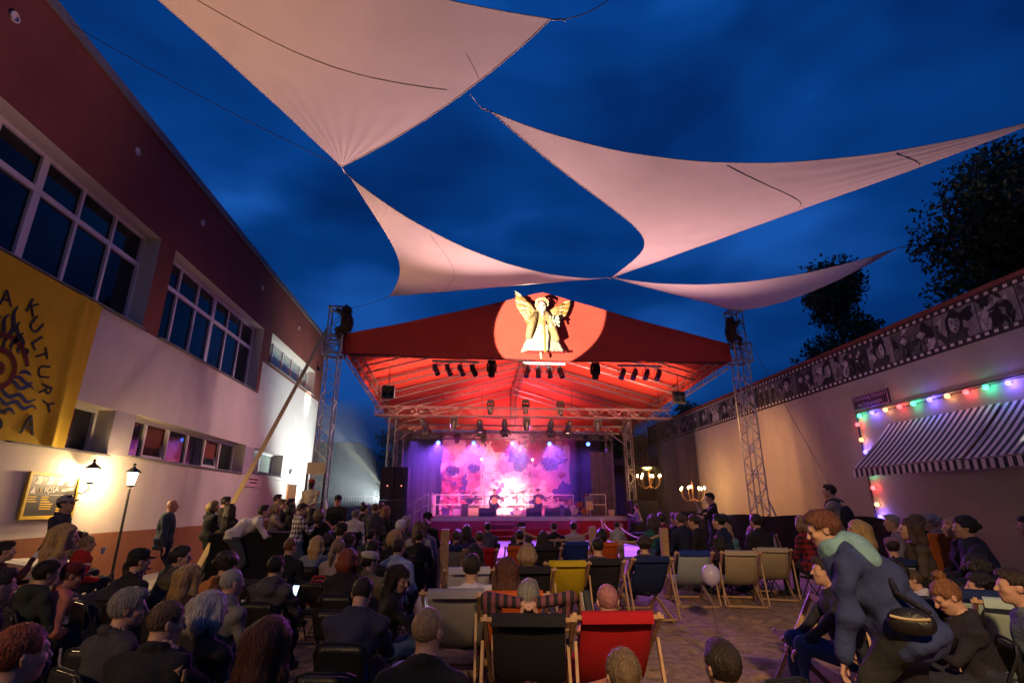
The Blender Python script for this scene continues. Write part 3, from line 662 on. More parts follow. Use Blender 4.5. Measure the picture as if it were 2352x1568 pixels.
m.tube([(-4 + 13.6 * i / 30, 23.9, 5.50 - .06 * math.sin(i * 1.1)) for i in range(31)], .015, 5); m.build('hangers', M_black, LT)

# --- tie-down strap of the left tower
t = thing('tie_strap', 'long pale webbing strap slanting from the left tower top to the ground', 'strap', (-5.6, 14, 0))
p0 = Vector((-6.45, 15.3, .12)); p1 = Vector((-4.95, 18.4, 7.25)); q = atY(440, 1285, 12.2)
p0 = Vector((q.x, q.y, 0.05)) if q.z > -1 else p0
m = MB(); m.bar(p0, Vector((-4.98, 18.35, 7.7)), .115, .02, (0, 1, 0)); m.build('webbing', mat('webbing', (.52, .36, .17), .8, .15, 20), t)
m = MB(); m.bar(p0 + Vector((0, 0, -.05)), p0.lerp(Vector((-4.98, 18.35, 7.7)), .04), .15, .04, (0, 1, 0)); m.build('ratchet', M_steel, t)

# --- shade sails
def bez(a, b, pull, n=30): # a to b with the middle moved by pull
    a = Vector(a); b = Vector(b); c = (a + b) / 2 + Vector(pull) * 2 / 1.0 * .5
    c2 = (a + b) / 2 + Vector(pull)
    return lambda u: (1 - u) ** 2 * a + 2 * u * (1 - u) * (c2 * 2 - (a + b) / 2) + u * u * b
def sail(name_label, A, Bc, C, pab, pac, k, sag, nrm_noise=.012, seams=()):
    """triangle: two curved edges from A, the third edge hollowed by k"""
    t = thing('shade_sail', name_label, 'sail', tuple(A), 0, 'shade sails over the yard')
    f1 = bez(A, Bc, pab); f2 = bez(A, C, pac); n = 36
    def S(u, v):
        uu = u * (1 - k * 4 * v * (1 - v)); p = f1(uu).lerp(f2(uu), v)
        w = 4 * v * (1 - v) * u
        p = p + Vector(sag) * w * (1 - .35 * u)
        # tension folds running into the corners
        fold = nrm_noise * (math.sin(v * 55) * math.exp(-u * 6) * 1.6 * u * 6 + math.sin(u * 40 + v * 9) * .35 * math.exp(-v * 9) + math.sin(u * 37) * .35 * math.exp(-(1 - v) * 9) + .35 * math.sin(v * 31 + u * 21) * u * .4)
        return p + Vector((0, 0, fold))
    m = MB(); m.grid([[S(i / n, j / n) for j in range(n + 1)] for i in range(n + 1)]); m.build('canvas', M_sail, t, True)
    e = MB()
    for fn in (lambda s: S(s, 0), lambda s: S(s, 1), lambda s: S(1, s)): e.tube([fn(i / 30) for i in range(31)], .012, 5)
    e.build('edge_rope', mat('sail_hem', (.58, .52, .47), .85), t)
    for (u0, v0), (u1, v1) in seams:
        q = MB(); q.tube([S(u0 + (u1 - u0) * i / 20, v0 + (v1 - v0) * i / 20) + Vector((0, 0, -.004)) for i in range(21)], .009, 4); q.build('seam', M_seam, t)
    for c in (A, Bc, C):
        g = MB()
        c = Vector(c); cen = (Vector(A) + Vector(Bc) + Vector(C)) / 3; o = (c - cen).normalized()
        g.tube([c, c + o * .10, c + o * .13 + Vector((0, 0, .03)), c + o * .24], .014, 5); g.build('shackle', M_steel, t)
    return t
NN = atZ(1405, 637, 9.2); AB = atZ(785, 383, 9.1); AR = atZ(1265, 45, 9.0); AL = Vector((-7.5, 2.2, 9.2))
BL = atZ(1130, 258, 9.0); BR = atZ(2420, 266, 9.2); CT = atZ(806, 408, 9.1); CB = atZ(895, 680, 9.0); DR = atZ(2060, 570, 9.2); DB = atZ(1680, 712, 8.95)
sail('largest shade sail, overhead at the photo top, cut off by the frame', AB, AR, AL, (.25, -.05, -.10), (.32, .12, -.05), .16, (0, 0, -.25), seams=(((.62, .98), (.62, .05)),))
sail('wide shade sail with a long point reaching towards the dark tree', BR, BL, NN, (-.3, .75, -.62), (-.25, .1, -.1), .22, (0, .3, -.75), seams=(((.55, .02), (.5, .97)), ((.25, .05), (.25, .95))))
sail('narrow twisted shade sail between the left tower and the gable top', NN, CB, CT, (.0, -.25, -.10), (-.3, -.9, -1.2), .10, (0, 0, -.05), seams=(((.75, .03), (.75, .95)),))
sail('small low shade sail ending at the top of the right tower', DR, DB, NN, (-.2, .2, -.45), (-.3, -.2, -.75), .12, (0, 0, -.2), seams=())
def wire(a, b, label, sagz=.1):
    a = Vector(a); b = Vector(b); m = MB(); m.tube([a.lerp(b, i / 12) - Vector((0, 0, sagz * 4 * (i / 12) * (1 - i / 12))) for i in range(13)], .008, 4); o = m.build('tension_wire', M_wire); tag(o, label, 'wire', 'tension wires of the sails')
wire(AR + Vector((.1, 0, 0)), atZ(1405, -5, 9.5), 'thin wire from the largest sail corner up to the photo edge')
wire(AB, (XL, 8.6, 10.6), 'thin wire from the hanging sail corner to the roof edge of the building')
wire(AB, CT, 'short rope tying two sail corners together', .02)
wire(DR, (15.5, 12.5, 9.6), 'thin wire from the small sail tip towards the dark tree')
wire(CB, (-4.72, 18.5, 8.5), 'thin wire from the narrow sail to the left tower')
wire(BL, atZ(1080, 215, 8.6), 'thin wire at the upper point of the wide sail')
wire((10.45, 18.4, 8.8), (11.6, 15.6, 1.2), 'slack cable from the right tower down to the wall')

# --- trees
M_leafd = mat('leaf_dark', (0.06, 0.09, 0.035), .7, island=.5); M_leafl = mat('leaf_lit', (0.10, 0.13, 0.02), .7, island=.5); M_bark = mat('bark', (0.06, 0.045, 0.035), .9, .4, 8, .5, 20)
def tree(label, base, h, rad, nleaf, leaf, shape, mleaf, seed, cz=.62, group='trees behind the yard walls'):
    rg = np.random.default_rng(seed); t = thing('tree', label, 'tree', base, 0, group); bx, by, bz_ = base
    m = MB(); m.tube([(bx + .1 * math.sin(i), by, bz_ + h * .85 * i / 8) for i in range(9)], [max(.03, rad * .09 * (1 - i / 9)) for i in range(9)], 8); clumps = []
    nl = 26
    for i in range(nl):
        a = rg.uniform(0, 2 * math.pi); f = rg.uniform(.28, .98)
        prof = {'round': math.sin(math.pi * min(1, max(.05, f)) ** 1.1) ** .6, 'cone': (1.02 - f) * 1.1 + .05}[shape]
        r = rad * prof * rg.uniform(.55, 1.05); p = Vector((bx + r * math.cos(a), by + r * math.sin(a), bz_ + h * f + rg.uniform(-.2, .2)))
        m.tube([(bx, by, bz_ + h * f * .8), ((bx + p.x) / 2, (by + p.y) / 2, bz_ + h * f * .93), p], [.05, .03, .012], 5); clumps.append((p, rad * rg.uniform(.26, .46)))
        clumps.append((p.lerp(Vector((bx, by, p.z)), .5), rad * rg.uniform(.25, .4)))
    m.build('trunk', M_bark, t)
    per = nleaf // len(clumps); V = []; F_ = []
    for p, r in clumps:
        d = rg.normal(size=(per, 3)); d /= np.linalg.norm(d, axis=1)[:, None]; q = np.array(p) + d * (r * rg.uniform(.35, 1.1, (per, 1)) * np.array([1, 1, .75]))
        a = rg.normal(size=(per, 3)); a /= np.linalg.norm(a, axis=1)[:, None]; b = np.cross(a, rg.normal(size=(per, 3))); b /= np.linalg.norm(b, axis=1)[:, None]
        L = leaf * rg.uniform(.6, 1.3, (per, 1)); o = len(V) and sum(len(x) for x in V)
        quad = np.stack([q - a * L, q + b * L * .45, q + a * L, q - b * L * .45], 1).reshape(-1, 3); V.append(quad)
    V = np.concatenate(V); k = len(V) // 4
    me = bpy.data.meshes.new('crown'); me.from_pydata((V - np.array(base)).tolist(), [], np.arange(4 * k).reshape(k, 4).tolist()); me.materials.append(mleaf)
    o = bpy.data.objects.new('crown', me); COL.objects.link(o); o.parent = t
tree('big dark leafy tree behind the wall at the right edge', (17.4, 13.0, 0), 12.2, 4.1, 38000, .115, 'round', M_leafd, 1)
tree('second big dark tree, partly cut off by the right edge', (20.5, 14.5, 0), 13.5, 3.6, 20000, .12, 'round', M_leafd, 2)
tree('dark pointed tree behind the wall beside the right tower', (16.8, 21.0, 0), 12.2, 2.9, 26000, .11, 'cone', M_leafd, 12)
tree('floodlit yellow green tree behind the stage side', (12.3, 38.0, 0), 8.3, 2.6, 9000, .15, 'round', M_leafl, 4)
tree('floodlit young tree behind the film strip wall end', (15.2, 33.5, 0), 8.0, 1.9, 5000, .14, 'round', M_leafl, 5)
tree('dark tree behind the gate left of the stage', (-5.2, 44.0, 0), 8.2, 2.6, 6000, .16, 'round', M_leafd, 6)
# --- buildings and gate behind the stage
t = thing('annex', 'low grey house behind the gate left of the stage', 'building', (-7.5, 38, 0))
m = MB(); m.box((-9.2, 40.5, 2.3), (6.4, 5, 4.6)); m.build('wall', mat('grey_render', (.13, .14, .15), .9, .2, .8, .2, 60), t)
m = MB(); m.prism([(-12.6, 37.9, 4.6), (-5.9, 37.9, 4.6), (-7.2, 37.9, 5.9), (-11.2, 37.9, 5.9)], (0, 1, 0), 5.2); m.build('roof', M_roofedge, t)
t = thing('annex', 'dark wall closing the yard behind the stage', 'wall', (3, 40, 0))
m = MB(); m.box((2.0, 46.0, 1.6), (30, .4, 3.2)); m.build('wall_face', mat('grey_render2', (.16, .16, .18), .9, .2, .8, .2, 60), t)
g = thing('gate', 'pale metal bar gate left of the loudspeakers', 'gate', (-5.6, 33, 0))
for x0, x1 in ((-7.4, -5.9), (-5.7, -3.9)):
    m = MB(); m.box(((x0 + x1) / 2, 33, 2.2), (x1 - x0, .06, .06)); m.box(((x0 + x1) / 2, 33, .25), (x1 - x0, .06, .06))
    for x in (x0, x1): m.box((x, 33, 1.15), (.07, .07, 2.3))
    m.build('gate_frame', M_steel, g)
    b = MB(); b.cyl((0, 0, 0), (0, 0, 1.9), .016, n=5); me = b.mesh('bar', M_steel); nb = int((x1 - x0) / .14)
    for i in range(1, nb):
        o = bpy.data.objects.new('bar', me); COL.objects.link(o); o.parent = g; o.location = (x0 + (x1 - x0) * i / nb + 5.6, 0, .28)
# footbridge with railing at the right rear
t = thing('footbridge', 'raised walkway with a metal railing behind the right stage side', 'bridge', (11.0, 34, 0))
m = MB(); m.box((11.5, 34.3, 4.3), (7.0, 1.5, .45)); m.box((11.5, 34.6, 2.1), (7.0, .3, 4.2)); m.build('deck', mat('bridge_wall', (.10, .07, .08), .9, .2, 1), t)
m = MB(); m.box((11.5, 33.6, 5.6), (7, .05, .05)); m.box((11.5, 33.6, 4.65), (7, .04, .04))
for i in range(45): m.cyl((8.1 + i * .155, 33.6, 4.55), (8.1 + i * .155, 33.6, 5.6), .012, n=4, caps=False)
m.build('railing', M_black, t)
# ================================================================== PEOPLE
def surf_nets(D, org, h):
    ins = D < 0
    c = np.zeros(tuple(n - 1 for n in D.shape), np.int8); sl = [slice(0, -1), slice(1, None)]
    for i in (0, 1):
        for j in (0, 1):
            for k in (0, 1): c += ins[sl[i], sl[j], sl[k]]
    act = (c > 0) & (c < 8); ijk = np.argwhere(act); n = len(ijk)
    if n == 0: return np.zeros((0, 3)), np.zeros((0, 4), int)
    idx = -np.ones(act.shape, np.int64); idx[act] = np.arange(n)
    val = {}
    for i in (0, 1):
        for j in (0, 1):
            for k in (0, 1): val[i, j, k] = D[ijk[:, 0] + i, ijk[:, 1] + j, ijk[:, 2] + k]
    acc = np.zeros((n, 3)); cnt = np.zeros(n)
    for a in val:
        for ax in range(3):
            if a[ax]: continue
            b = list(a); b[ax] = 1; b = tuple(b); m = (val[a] < 0) != (val[b] < 0)
            t = val[a][m] / (val[a][m] - val[b][m]); p = np.repeat(np.array(a, float)[None], m.sum(), 0); p[:, ax] += t; acc[m] += p; cnt[m] += 1
    V = (ijk + acc / cnt[:, None]) * h + org; F = []
    for ax in range(3):
        s0 = [slice(None)] * 3; s1 = [slice(None)] * 3; s0[ax] = slice(0, -1); s1[ax] = slice(1, None)
        u, v = (ax + 1) % 3, (ax + 2) % 3
        for q in (u, v): s0[q] = slice(1, -1); s1[q] = slice(1, -1)
        a = ins[tuple(s0)]; b = ins[tuple(s1)]; e = np.argwhere(a != b)
        if not len(e): continue
        fl = a[tuple(e.T)]; e = e.copy(); e[:, u] += 1; e[:, v] += 1
        def cell(du, dv):
            q = e.copy(); q[:, u] += du; q[:, v] += dv; return idx[tuple(q.T)]
        f = np.stack([cell(-1, -1), cell(0, -1), cell(0, 0), cell(-1, 0)], 1); f[~fl] = f[~fl][:, ::-1]; F.append(f)
    return V, np.concatenate(F)
def npv(*a): return np.array(a, float)
class SDF:
    """smooth union of tapered capsules and ellipsoids; a label per shape"""
    def __init__(s): s.p = []
    def cap(s, a, b, ra, rb, lab, k=.03): s.p.append(('c', npv(*a), npv(*b), ra, rb, lab, k))
    def ell(s, c, r, lab, k=.03, M=None): s.p.append(('e', npv(*c), npv(*r), None if M is None else np.array(M), 0, lab, k))
    def bounds(s):
        lo = np.full(3, 9.); hi = -lo
        for q in s.p:
            if q[0] == 'c':
                for c, r in ((q[1], q[3]), (q[2], q[4])): lo = np.minimum(lo, c - r); hi = np.maximum(hi, c + r)
            else: r = q[2].max(); lo = np.minimum(lo, q[1] - r); hi = np.maximum(hi, q[1] + r)
        return lo, hi
    @staticmethod
    def dist(q, P):
        if q[0] == 'c':
            a, b, ra, rb = q[1:5]; ba = b - a; t = np.clip(((P - a) @ ba) / max(1e-9, ba @ ba), 0, 1)
            return np.linalg.norm(P - a - t[..., None] * ba, axis=-1) - (ra + (rb - ra) * t)
        X = P - q[1]
        if q[3] is not None: X = X @ q[3]          # columns of M are the local axes
        k0 = np.linalg.norm(X / q[2], axis=-1); k1 = np.linalg.norm(X / q[2] ** 2, axis=-1)
        return k0 * (k0 - 1) / np.maximum(k1, 1e-6)
    def mesh(s, h, fold=0.0, seed=0, cuts=(), labs=6):
        lo, hi = s.bounds(); lo = lo - 3 * h - fold; hi = hi + 3 * h + fold
        n = np.ceil((hi - lo) / h).astype(int) + 1; ax = [lo[i] + np.arange(n[i]) * h for i in range(3)]
        D = np.full(tuple(n), 9., np.float32); L = np.zeros(tuple(n), np.int8); LM = np.full(tuple(n), 9., np.float32)
        for q in s.p:
            if q[0] == 'c': l0 = np.minimum(q[1] - q[3], q[2] - q[4]); l1 = np.maximum(q[1] + q[3], q[2] + q[4])
            else: r = q[2].max(); l0 = q[1] - r; l1 = q[1] + r
            m = .05 + h; i0 = np.maximum(0, ((l0 - m - lo) / h).astype(int)); i1 = np.minimum(n, ((l1 + m - lo) / h).astype(int) + 2)
            if (i1 <= i0).any(): continue
            S = tuple(slice(a, b) for a, b in zip(i0, i1))
            P = np.stack(np.meshgrid(*[ax[i][S[i]] for i in range(3)], indexing='ij'), -1)
            d = s.dist(q, P).astype(np.float32); k = q[6]; D0 = D[S]
            hh = np.clip(.5 + .5 * (D0 - d) / k, 0, 1); D[S] = np.where(np.abs(D0 - d) < k, D0 * (1 - hh) + d * hh - k * hh * (1 - hh), np.minimum(D0, d))
            b = d < LM[S]; LM[S] = np.where(b, d, LM[S]); L[S] = np.where(b, q[5], L[S])
        if fold:
            rg = np.random.default_rng(seed); P = np.stack(np.meshgrid(*ax, indexing='ij'), -1); f = 0
            for _ in range(4):
                w = rg.normal(size=3); w[2] *= 1.4; w *= rg.uniform(14, 34) / np.linalg.norm(w); f = f + np.sin(P @ w + rg.uniform(0, 6) + 2.0 * np.sin(P[..., 2] * 9 + rg.uniform(0, 6)))
            D = D + (f * fold * .4 * ((L == 1) | (L == 2))).astype(np.float32)
        for fn in cuts:
            P = np.stack(np.meshgrid(*ax, indexing='ij'), -1); D = np.maximum(D, fn(P))
        V, F = surf_nets(D, lo, h)
        if len(V) == 0: return V, F, np.zeros(0, int)
        g = np.clip(((V - lo) / h).round().astype(int), 0, n - 1); vl = L[tuple(g.T)]
        return V, F, vl[F[:, 0]]
def ik(a, t, l1, l2, pole):
    a = npv(*a); t = npv(*t); d = t - a; r = np.linalg.norm(d); r2 = min(r, (l1 + l2) * .995); d = d / max(r, 1e-6); r2 = max(r2, abs(l1 - l2) + .02); t = a + d * r2
    x = (l1 * l1 - l2 * l2 + r2 * r2) / (2 * r2); y = math.sqrt(max(0, l1 * l1 - x * x)); p = npv(*pole); p = p - d * (p @ d); p /= max(1e-6, np.linalg.norm(p))
    return a + d * x + p * y, t
def rotm(yaw=0, pitch=0, roll=0): # yaw left +, pitch back + (degrees)
    return np.array((Matrix.Rotation(R(yaw), 3, 'Z') @ Matrix.Rotation(R(pitch), 3, 'X') @ Matrix.Rotation(R(roll), 3, 'Y')))
SKINS = {'fair': (.47, .27, .19), 'tan': (.36, .19, .125), 'pale': (.54, .34, .27), 'ruddy': (.44, .20, .13), 'brown': (.16, .08, .05), 'mask': (.012, .010, .012)}
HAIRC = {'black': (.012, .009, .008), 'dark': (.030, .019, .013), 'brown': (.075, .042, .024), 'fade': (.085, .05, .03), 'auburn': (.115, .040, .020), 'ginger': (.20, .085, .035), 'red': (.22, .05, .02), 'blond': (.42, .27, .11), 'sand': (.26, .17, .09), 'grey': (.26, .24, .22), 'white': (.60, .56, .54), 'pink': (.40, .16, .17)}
def skin_m(k): return mat('skin_' + k, SKINS[k], .55, .12, 18, .08, 120)
def hair_m(k):
    if 'hair_' + k in MATS: return MATS['hair_' + k]
    m = mat('hair_' + k, HAIRC[k], .45, .55, 70, .8, 120, spec=.35, island=.45); t = m.node_tree; mp = N(t, 'ShaderNodeMapping'); mp.inputs['Scale'].default_value = (1, 1, .10)
    tc = [n for n in t.nodes if n.type == 'TEX_COORD'][0]; t.links.new(tc.outputs['Object'], mp.inputs[0])
    for n in t.nodes:
        if n.type == 'TEX_NOISE': t.links.new(mp.outputs[0], n.inputs['Vector'])
    return m
def cloth_m(c, rough=.9, name=None): return mat(name or 'cloth_%03d_%03d_%03d' % tuple(int(x * 1000) for x in c), c, rough, .28, 7, 1.0, 13)
def plaid_m(name, a, b, sc=13.0):
    if name in MATS: return MATS[name]
    m = mat(name, a, .9); t = m.node_tree; bs = t.nodes['Principled BSDF']; tc = N(t, 'ShaderNodeTexCoord'); s = N(t, 'ShaderNodeSeparateXYZ'); t.links.new(tc.outputs['Object'], s.inputs[0]); outs = []
    ad = N(t, 'ShaderNodeMath'); ad.operation = 'ADD'; t.links.new(s.outputs[0], ad.inputs[0]); t.links.new(s.outputs[1], ad.inputs[1])
    for so in (ad.outputs[0], s.outputs[2]):
        f = N(t, 'ShaderNodeMath'); f.operation = 'MULTIPLY'; f.inputs[1].default_value = sc; t.links.new(so, f.inputs[0])
        g = N(t, 'ShaderNodeMath'); g.operation = 'FRACT'; t.links.new(f.outputs[0], g.inputs[0]); k = N(t, 'ShaderNodeMath'); k.operation = 'GREATER_THAN'; k.inputs[1].default_value = .5; t.links.new(g.outputs[0], k.inputs[0]); outs.append(k)
    av = N(t, 'ShaderNodeMath'); av.operation = 'ADD'; t.links.new(outs[0].outputs[0], av.inputs[0]); t.links.new(outs[1].outputs[0], av.inputs[1])
    hv = N(t, 'ShaderNodeMath'); hv.operation = 'MULTIPLY'; hv.inputs[1].default_value = .5; t.links.new(av.outputs[0], hv.inputs[0])
    x = N(t, 'ShaderNodeMix'); x.data_type = 'RGBA'; x.inputs['A'].default_value = (*a, 1); x.inputs['B'].default_value = (*b, 1); t.links.new(hv.outputs[0], x.inputs['Factor']); t.links.new(x.outputs['Result'], bs.inputs['Base Color']); return m
def stripe_m(name, a, b, sc=9.0, ax=2):
    if name in MATS: return MATS[name]
    m = mat(name, a, .9); t = m.node_tree; bs = t.nodes['Principled BSDF']; tc = N(t, 'ShaderNodeTexCoord'); s = N(t, 'ShaderNodeSeparateXYZ'); t.links.new(tc.outputs['Object'], s.inputs[0])
    f = N(t, 'ShaderNodeMath'); f.operation = 'MULTIPLY'; f.inputs[1].default_value = sc; t.links.new(s.outputs[ax], f.inputs[0]); g = N(t, 'ShaderNodeMath'); g.operation = 'FRACT'; t.links.new(f.outputs[0], g.inputs[0])
    k = N(t, 'ShaderNodeMath'); k.operation = 'GREATER_THAN'; k.inputs[1].default_value = .5; t.links.new(g.outputs[0], k.inputs[0])
    x = N(t, 'ShaderNodeMix'); x.data_type = 'RGBA'; x.inputs['A'].default_value = (*a, 1); x.inputs['B'].default_value = (*b, 1); t.links.new(k.outputs[0], x.inputs['Factor']); t.links.new(x.outputs['Result'], bs.inputs['Base Color']); return m
EYE = lambda: mat('eye', (.05, .035, .03), .2); LIP = lambda: mat('lip', (.30, .09, .08), .5)
def new_mesh(name, V, F, mats, mi=None, smooth=True):
    me = bpy.data.meshes.new(name); me.vertices.add(len(V)); me.vertices.foreach_set('co', np.asarray(V, np.float32).ravel())
    k = F.shape[1]; me.loops.add(F.size); me.loops.foreach_set('vertex_index', F.astype(np.int32).ravel()); me.polygons.add(len(F)); me.polygons.foreach_set('loop_start', np.arange(len(F), dtype=np.int32) * k)
    for m in mats: me.materials.append(m)
    if mi is not None: me.polygons.foreach_set('material_index', np.asarray(mi, np.int32))
    me.polygons.foreach_set('use_smooth', np.full(len(F), smooth)); me.update(calc_edges=True); return me
POSES = { # pelvis height, lean (forward +), knees etc.
 'sit': dict(ph=.44, lean=8, feet=((-.11, .46, .06), (.11, .46, .06))),
 'low': dict(ph=.27, lean=4, feet=((-.14, .60, .06), (.14, .60, .06))),
 'recline': dict(ph=.30, lean=-27, feet=((-.13, .82, .06), (.13, .82, .06)), py=-.02),
 'stand': dict(ph=.95, lean=0, feet=((-.10, .02, .06), (.10, .0, .06))),
 'walk': dict(ph=.90, lean=34, feet=((-.10, .34, .06), (.10, -.30, .08))),
 'counter': dict(ph=.92, lean=48, feet=((-.12, -.05, .06), (.12, .05, .06))),
 'floor': dict(ph=.13, lean=8, feet=((-.16, .52, .05), (.16, .52, .05))),
 'hunch': dict(ph=.45, lean=38, feet=((-.12, .44, .06), (.12, .44, .06))),
}
HANDS = { # hand targets relative to (pelvis, chest, head) frames, given as functions
 'lap': lambda J: (J['pel'] + npv(-.12, .30, .10), J['pel'] + npv(.12, .30, .10)),
 'clasp': lambda J: (J['pel'] + npv(-.05, .26, .08), J['pel'] + npv(.05, .26, .08)),
 'phone': lambda J: (J['ch'] + npv(-.08, .34, -.18), J['ch'] + npv(.06, .34, -.16)),
 'chin': lambda J: (J['pel'] + npv(-.10, .30, .10), J['hd'] + J['HM'] @ npv(.05, .10, -.16)),
 'behind': lambda J: (J['hd'] + npv(-.07, -.11, -.02), J['hd'] + npv(.07, -.11, -.02)),
 'counter': lambda J: (J['ch'] + npv(-.20, .32, -.28), J['ch'] + npv(.14, .34, -.28)),
 'side': lambda J: (J['ch'] + npv(-.28, .06, -.60), J['ch'] + npv(.28, .06, -.60)),
 'cross': lambda J: (J['ch'] + npv(.12, .22, -.26), J['ch'] + npv(-.12, .24, -.22)),
 'knees': lambda J: (J['pel'] + npv(-.13, .46, .06), J['pel'] + npv(.13, .46, .06)),
 'guitar': lambda J: (J['ch'] + npv(-.42, .24, -.18), J['ch'] + npv(.10, .26, -.36)),
 'camera': lambda J: (J['ch'] + npv(-.10, .40, -.20), J['ch'] + npv(-.02, .36, .06)),
 'point': lambda J: (J['ch'] + npv(-.55, .20, .04), J['pel'] + npv(.12, .30, .10)),
}
def person(label, hx=None, pose='sit', yaw=0, hands='lap', lean=None, hyaw=0, hpitch=0, hroll=0, female=False, wide=1.0, scale=1.0, sleeve='long', top=(.02, .02, .025), bottom=(.02, .022, .035), skin='fair', hair='short', hc='dark',
           at=None, Y=None, lod=1, cap=None, glasses=False, hood=False, collar=True, topm=None, group=None, zoff=0.0, skirt=False, root=None, cat='person', barefoot=False, scarf=None, name='person', jacket=False):
    """hx = photograph point of the head centre; Y fixes the distance, else the posed head height does"""
    q = POSES[pose]; ln = q['lean'] if lean is None else lean; W = (.93 if female else 1.0)
    pel = npv(0, q.get('py', 0), q['ph']); sp = rotm(0, -ln); tl = .50 * (.96 if female else 1)
    if pose == 'hunch' or ln > 25: mid = pel + sp @ npv(0, -.05, tl * .55); ch = pel + rotm(0, -ln * 1.15) @ npv(0, -.01, tl)
    else: mid = pel + sp @ npv(0, 0, tl * .55); ch = pel + sp @ npv(0, 0, tl)
    CM = rotm(0, -ln); HM = rotm(hyaw, hpitch, hroll)
    hd = ch + rotm(0, -ln * .75) @ npv(0, .015, .09) + rotm(hyaw * .3, hpitch * .6) @ npv(0, .02, .115)
    J = dict(pel=pel, ch=ch, hd=hd, HM=HM); S = SDF(); Hd = SDF(); Hn = SDF(); sw = .185 * W * (1 + (wide - 1) * .5)
    # torso
    S.ell(pel + npv(0, -.01, .02), (.165 * wide * (1.04 if female else 1), .125 * wide, .13), 2)
    S.ell(pel + npv(0, -.012, .055), (.178 * wide * (1.04 if female else 1), .140 * wide, .125), 1, .03)
    S.cap(pel + npv(0, 0, .04), mid, .135 * wide * W, .130 * wide * W, 1, .06)
    S.ell(mid * .45 + ch * .55 + CM @ npv(0, .012, -.02), (.172 * wide * W, .122 * wide, .17), 1, .05, CM)
    if female: 
        for s_ in (-1, 1): S.ell(mid * .45 + ch * .55 + CM @ npv(s_ * .07, .085, -.03), (.062, .06, .065), 1, .04)
    sh = [ch + CM @ npv(s_ * sw, -.005, -.045) for s_ in (-1, 1)]
    S.cap(sh[0], sh[1], .066 * W, .066 * W, 1, .06)
    for p in sh: S.cap(ch + CM @ npv(0, -.015, .035), p + npv(0, 0, .015), .058, .048, 1, .05)
    if jacket:      # loose coat: flared body, hem and stand-up collar
        S.cap(ch * .8 + mid * .2 + CM @ npv(0, -.01, 0), pel + CM @ npv(0, -.02, -.02), .138 * wide, .150 * wide, 1, .05)
        for i in range(14):
            a0, a1 = 2 * math.pi * i / 14, 2 * math.pi * (i + 1) / 14; hp = pel + CM @ npv(0, -.02, -.09)
            S.cap(hp + CM @ npv(.158 * wide * math.cos(a0), .138 * wide * math.sin(a0), .012 * math.sin(3 * a0)), hp + CM @ npv(.158 * wide * math.cos(a1), .138 * wide * math.sin(a1), .012 * math.sin(3 * a1)), .024, .024, 1, .04)
    # neck
    nb = ch + CM @ npv(0, 0, .02); nt_ = hd + HM @ npv(0, -.022, -.06)
    S.cap(nb, nt_, .058 * W, .054 * W, 0, .012); Hd.cap(nb * .6 + nt_ * .4, nt_, .056 * W, .053 * W, 0, .03)
    if collar:
        for i in range(10):
            a0, a1 = 2 * math.pi * i / 10, 2 * math.pi * (i + 1) / 10
            S.cap(nb + CM @ npv(.078 * math.cos(a0), .074 * math.sin(a0), .030 - .02 * math.sin(a0)), nb + CM @ npv(.078 * math.cos(a1), .074 * math.sin(a1), .030 - .02 * math.sin(a1)), .022, .022, 1, .02)
    if hood:
        for i in range(9):
            a0, a1 = math.pi * (1.0 + i / 9), math.pi * (1.0 + (i + 1) / 9)
            S.cap(nb + CM @ npv(.10 * math.cos(a0), .10 * math.sin(a0) - .01, .03), nb + CM @ npv(.10 * math.cos(a1), .10 * math.sin(a1) - .01, .03), .042, .042, 1, .04)
        S.ell(nb + CM @ npv(0, -.10, -.05), (.10, .05, .10), 1, .04)
    # arms
    hL, hR = HANDS[hands](J)
    for s_, p, h in ((-1, sh[0], hL), (1, sh[1], hR)):
        pole = npv(s_ * .8, -.5, -.7) if hands not in ('behind',) else npv(s_ * 1.3, .35, .05)
        if hands == 'side': pole = npv(s_ * .6, -.8, 0)
        el, wr = ik(p, h, .29 * W, .26 * W, pole)
        al = 1
        S.cap(p, el, .058 * W * wide ** .5, .048 * W, 1 if sleeve != 'none' else 0, .035)
        if sleeve == 'short': S.cap(p * .35 + el * .65, el, .046 * W, .040 * W, 0, .01); 
        if jacket: S.cap(p, el, .072 * W, .060 * W, 1, .04); S.cap(el, wr * .93 + el * .07, .058 * W, .046 * W, 1, .02); S.cap(el - (wr - el) * .05, el + (wr - el) * .12, .064 * W, .060 * W, 1, .03)
        S.cap(el, wr, .046 * W if sleeve == 'long' else .041 * W, .034 * W if sleeve == 'long' else .027 * W, 1 if sleeve == 'long' else 0, .02)
        # hand
        d = wr - el; d /= np.linalg.norm(d); side = np.cross(d, npv(0, 0, 1) if abs(d[2]) < .9 else npv(0, 1, 0)); side /= np.linalg.norm(side); nrm = np.cross(side, d)
        if nrm[2] > 0: nrm = -nrm
        c = wr + d * .055; Hn.cap(wr - d * .03, wr + d * .02, .026 * W, .026 * W, 0, .02)
        for f in range(4):
            o = (f - 1.5) * .019; b0 = wr + d * .03 + side * o * .8; b1 = wr + d * .088 + side * o; ln_ = (.036, .043, .040, .032)[f]
            Hn.cap(b0, b1, .013, .011, 0, .012); b2 = b1 + d * ln_ * .9 + nrm * ln_ * .45; Hn.cap(b1, b2, .0098, .009, 0, .006); b3 = b2 + d * ln_ * .35 + nrm * ln_ * .75; Hn.cap(b2, b3, .009, .0075, 0, .006)
        tt = wr + d * .03 - side * s_ * .022; t1 = tt + d * .035 - side * s_ * .030 + nrm * .015; Hn.cap(tt, t1, .013, .011, 0, .012); Hn.cap(t1, t1 + d * .032 + nrm * .012, .011, .008, 0, .006)
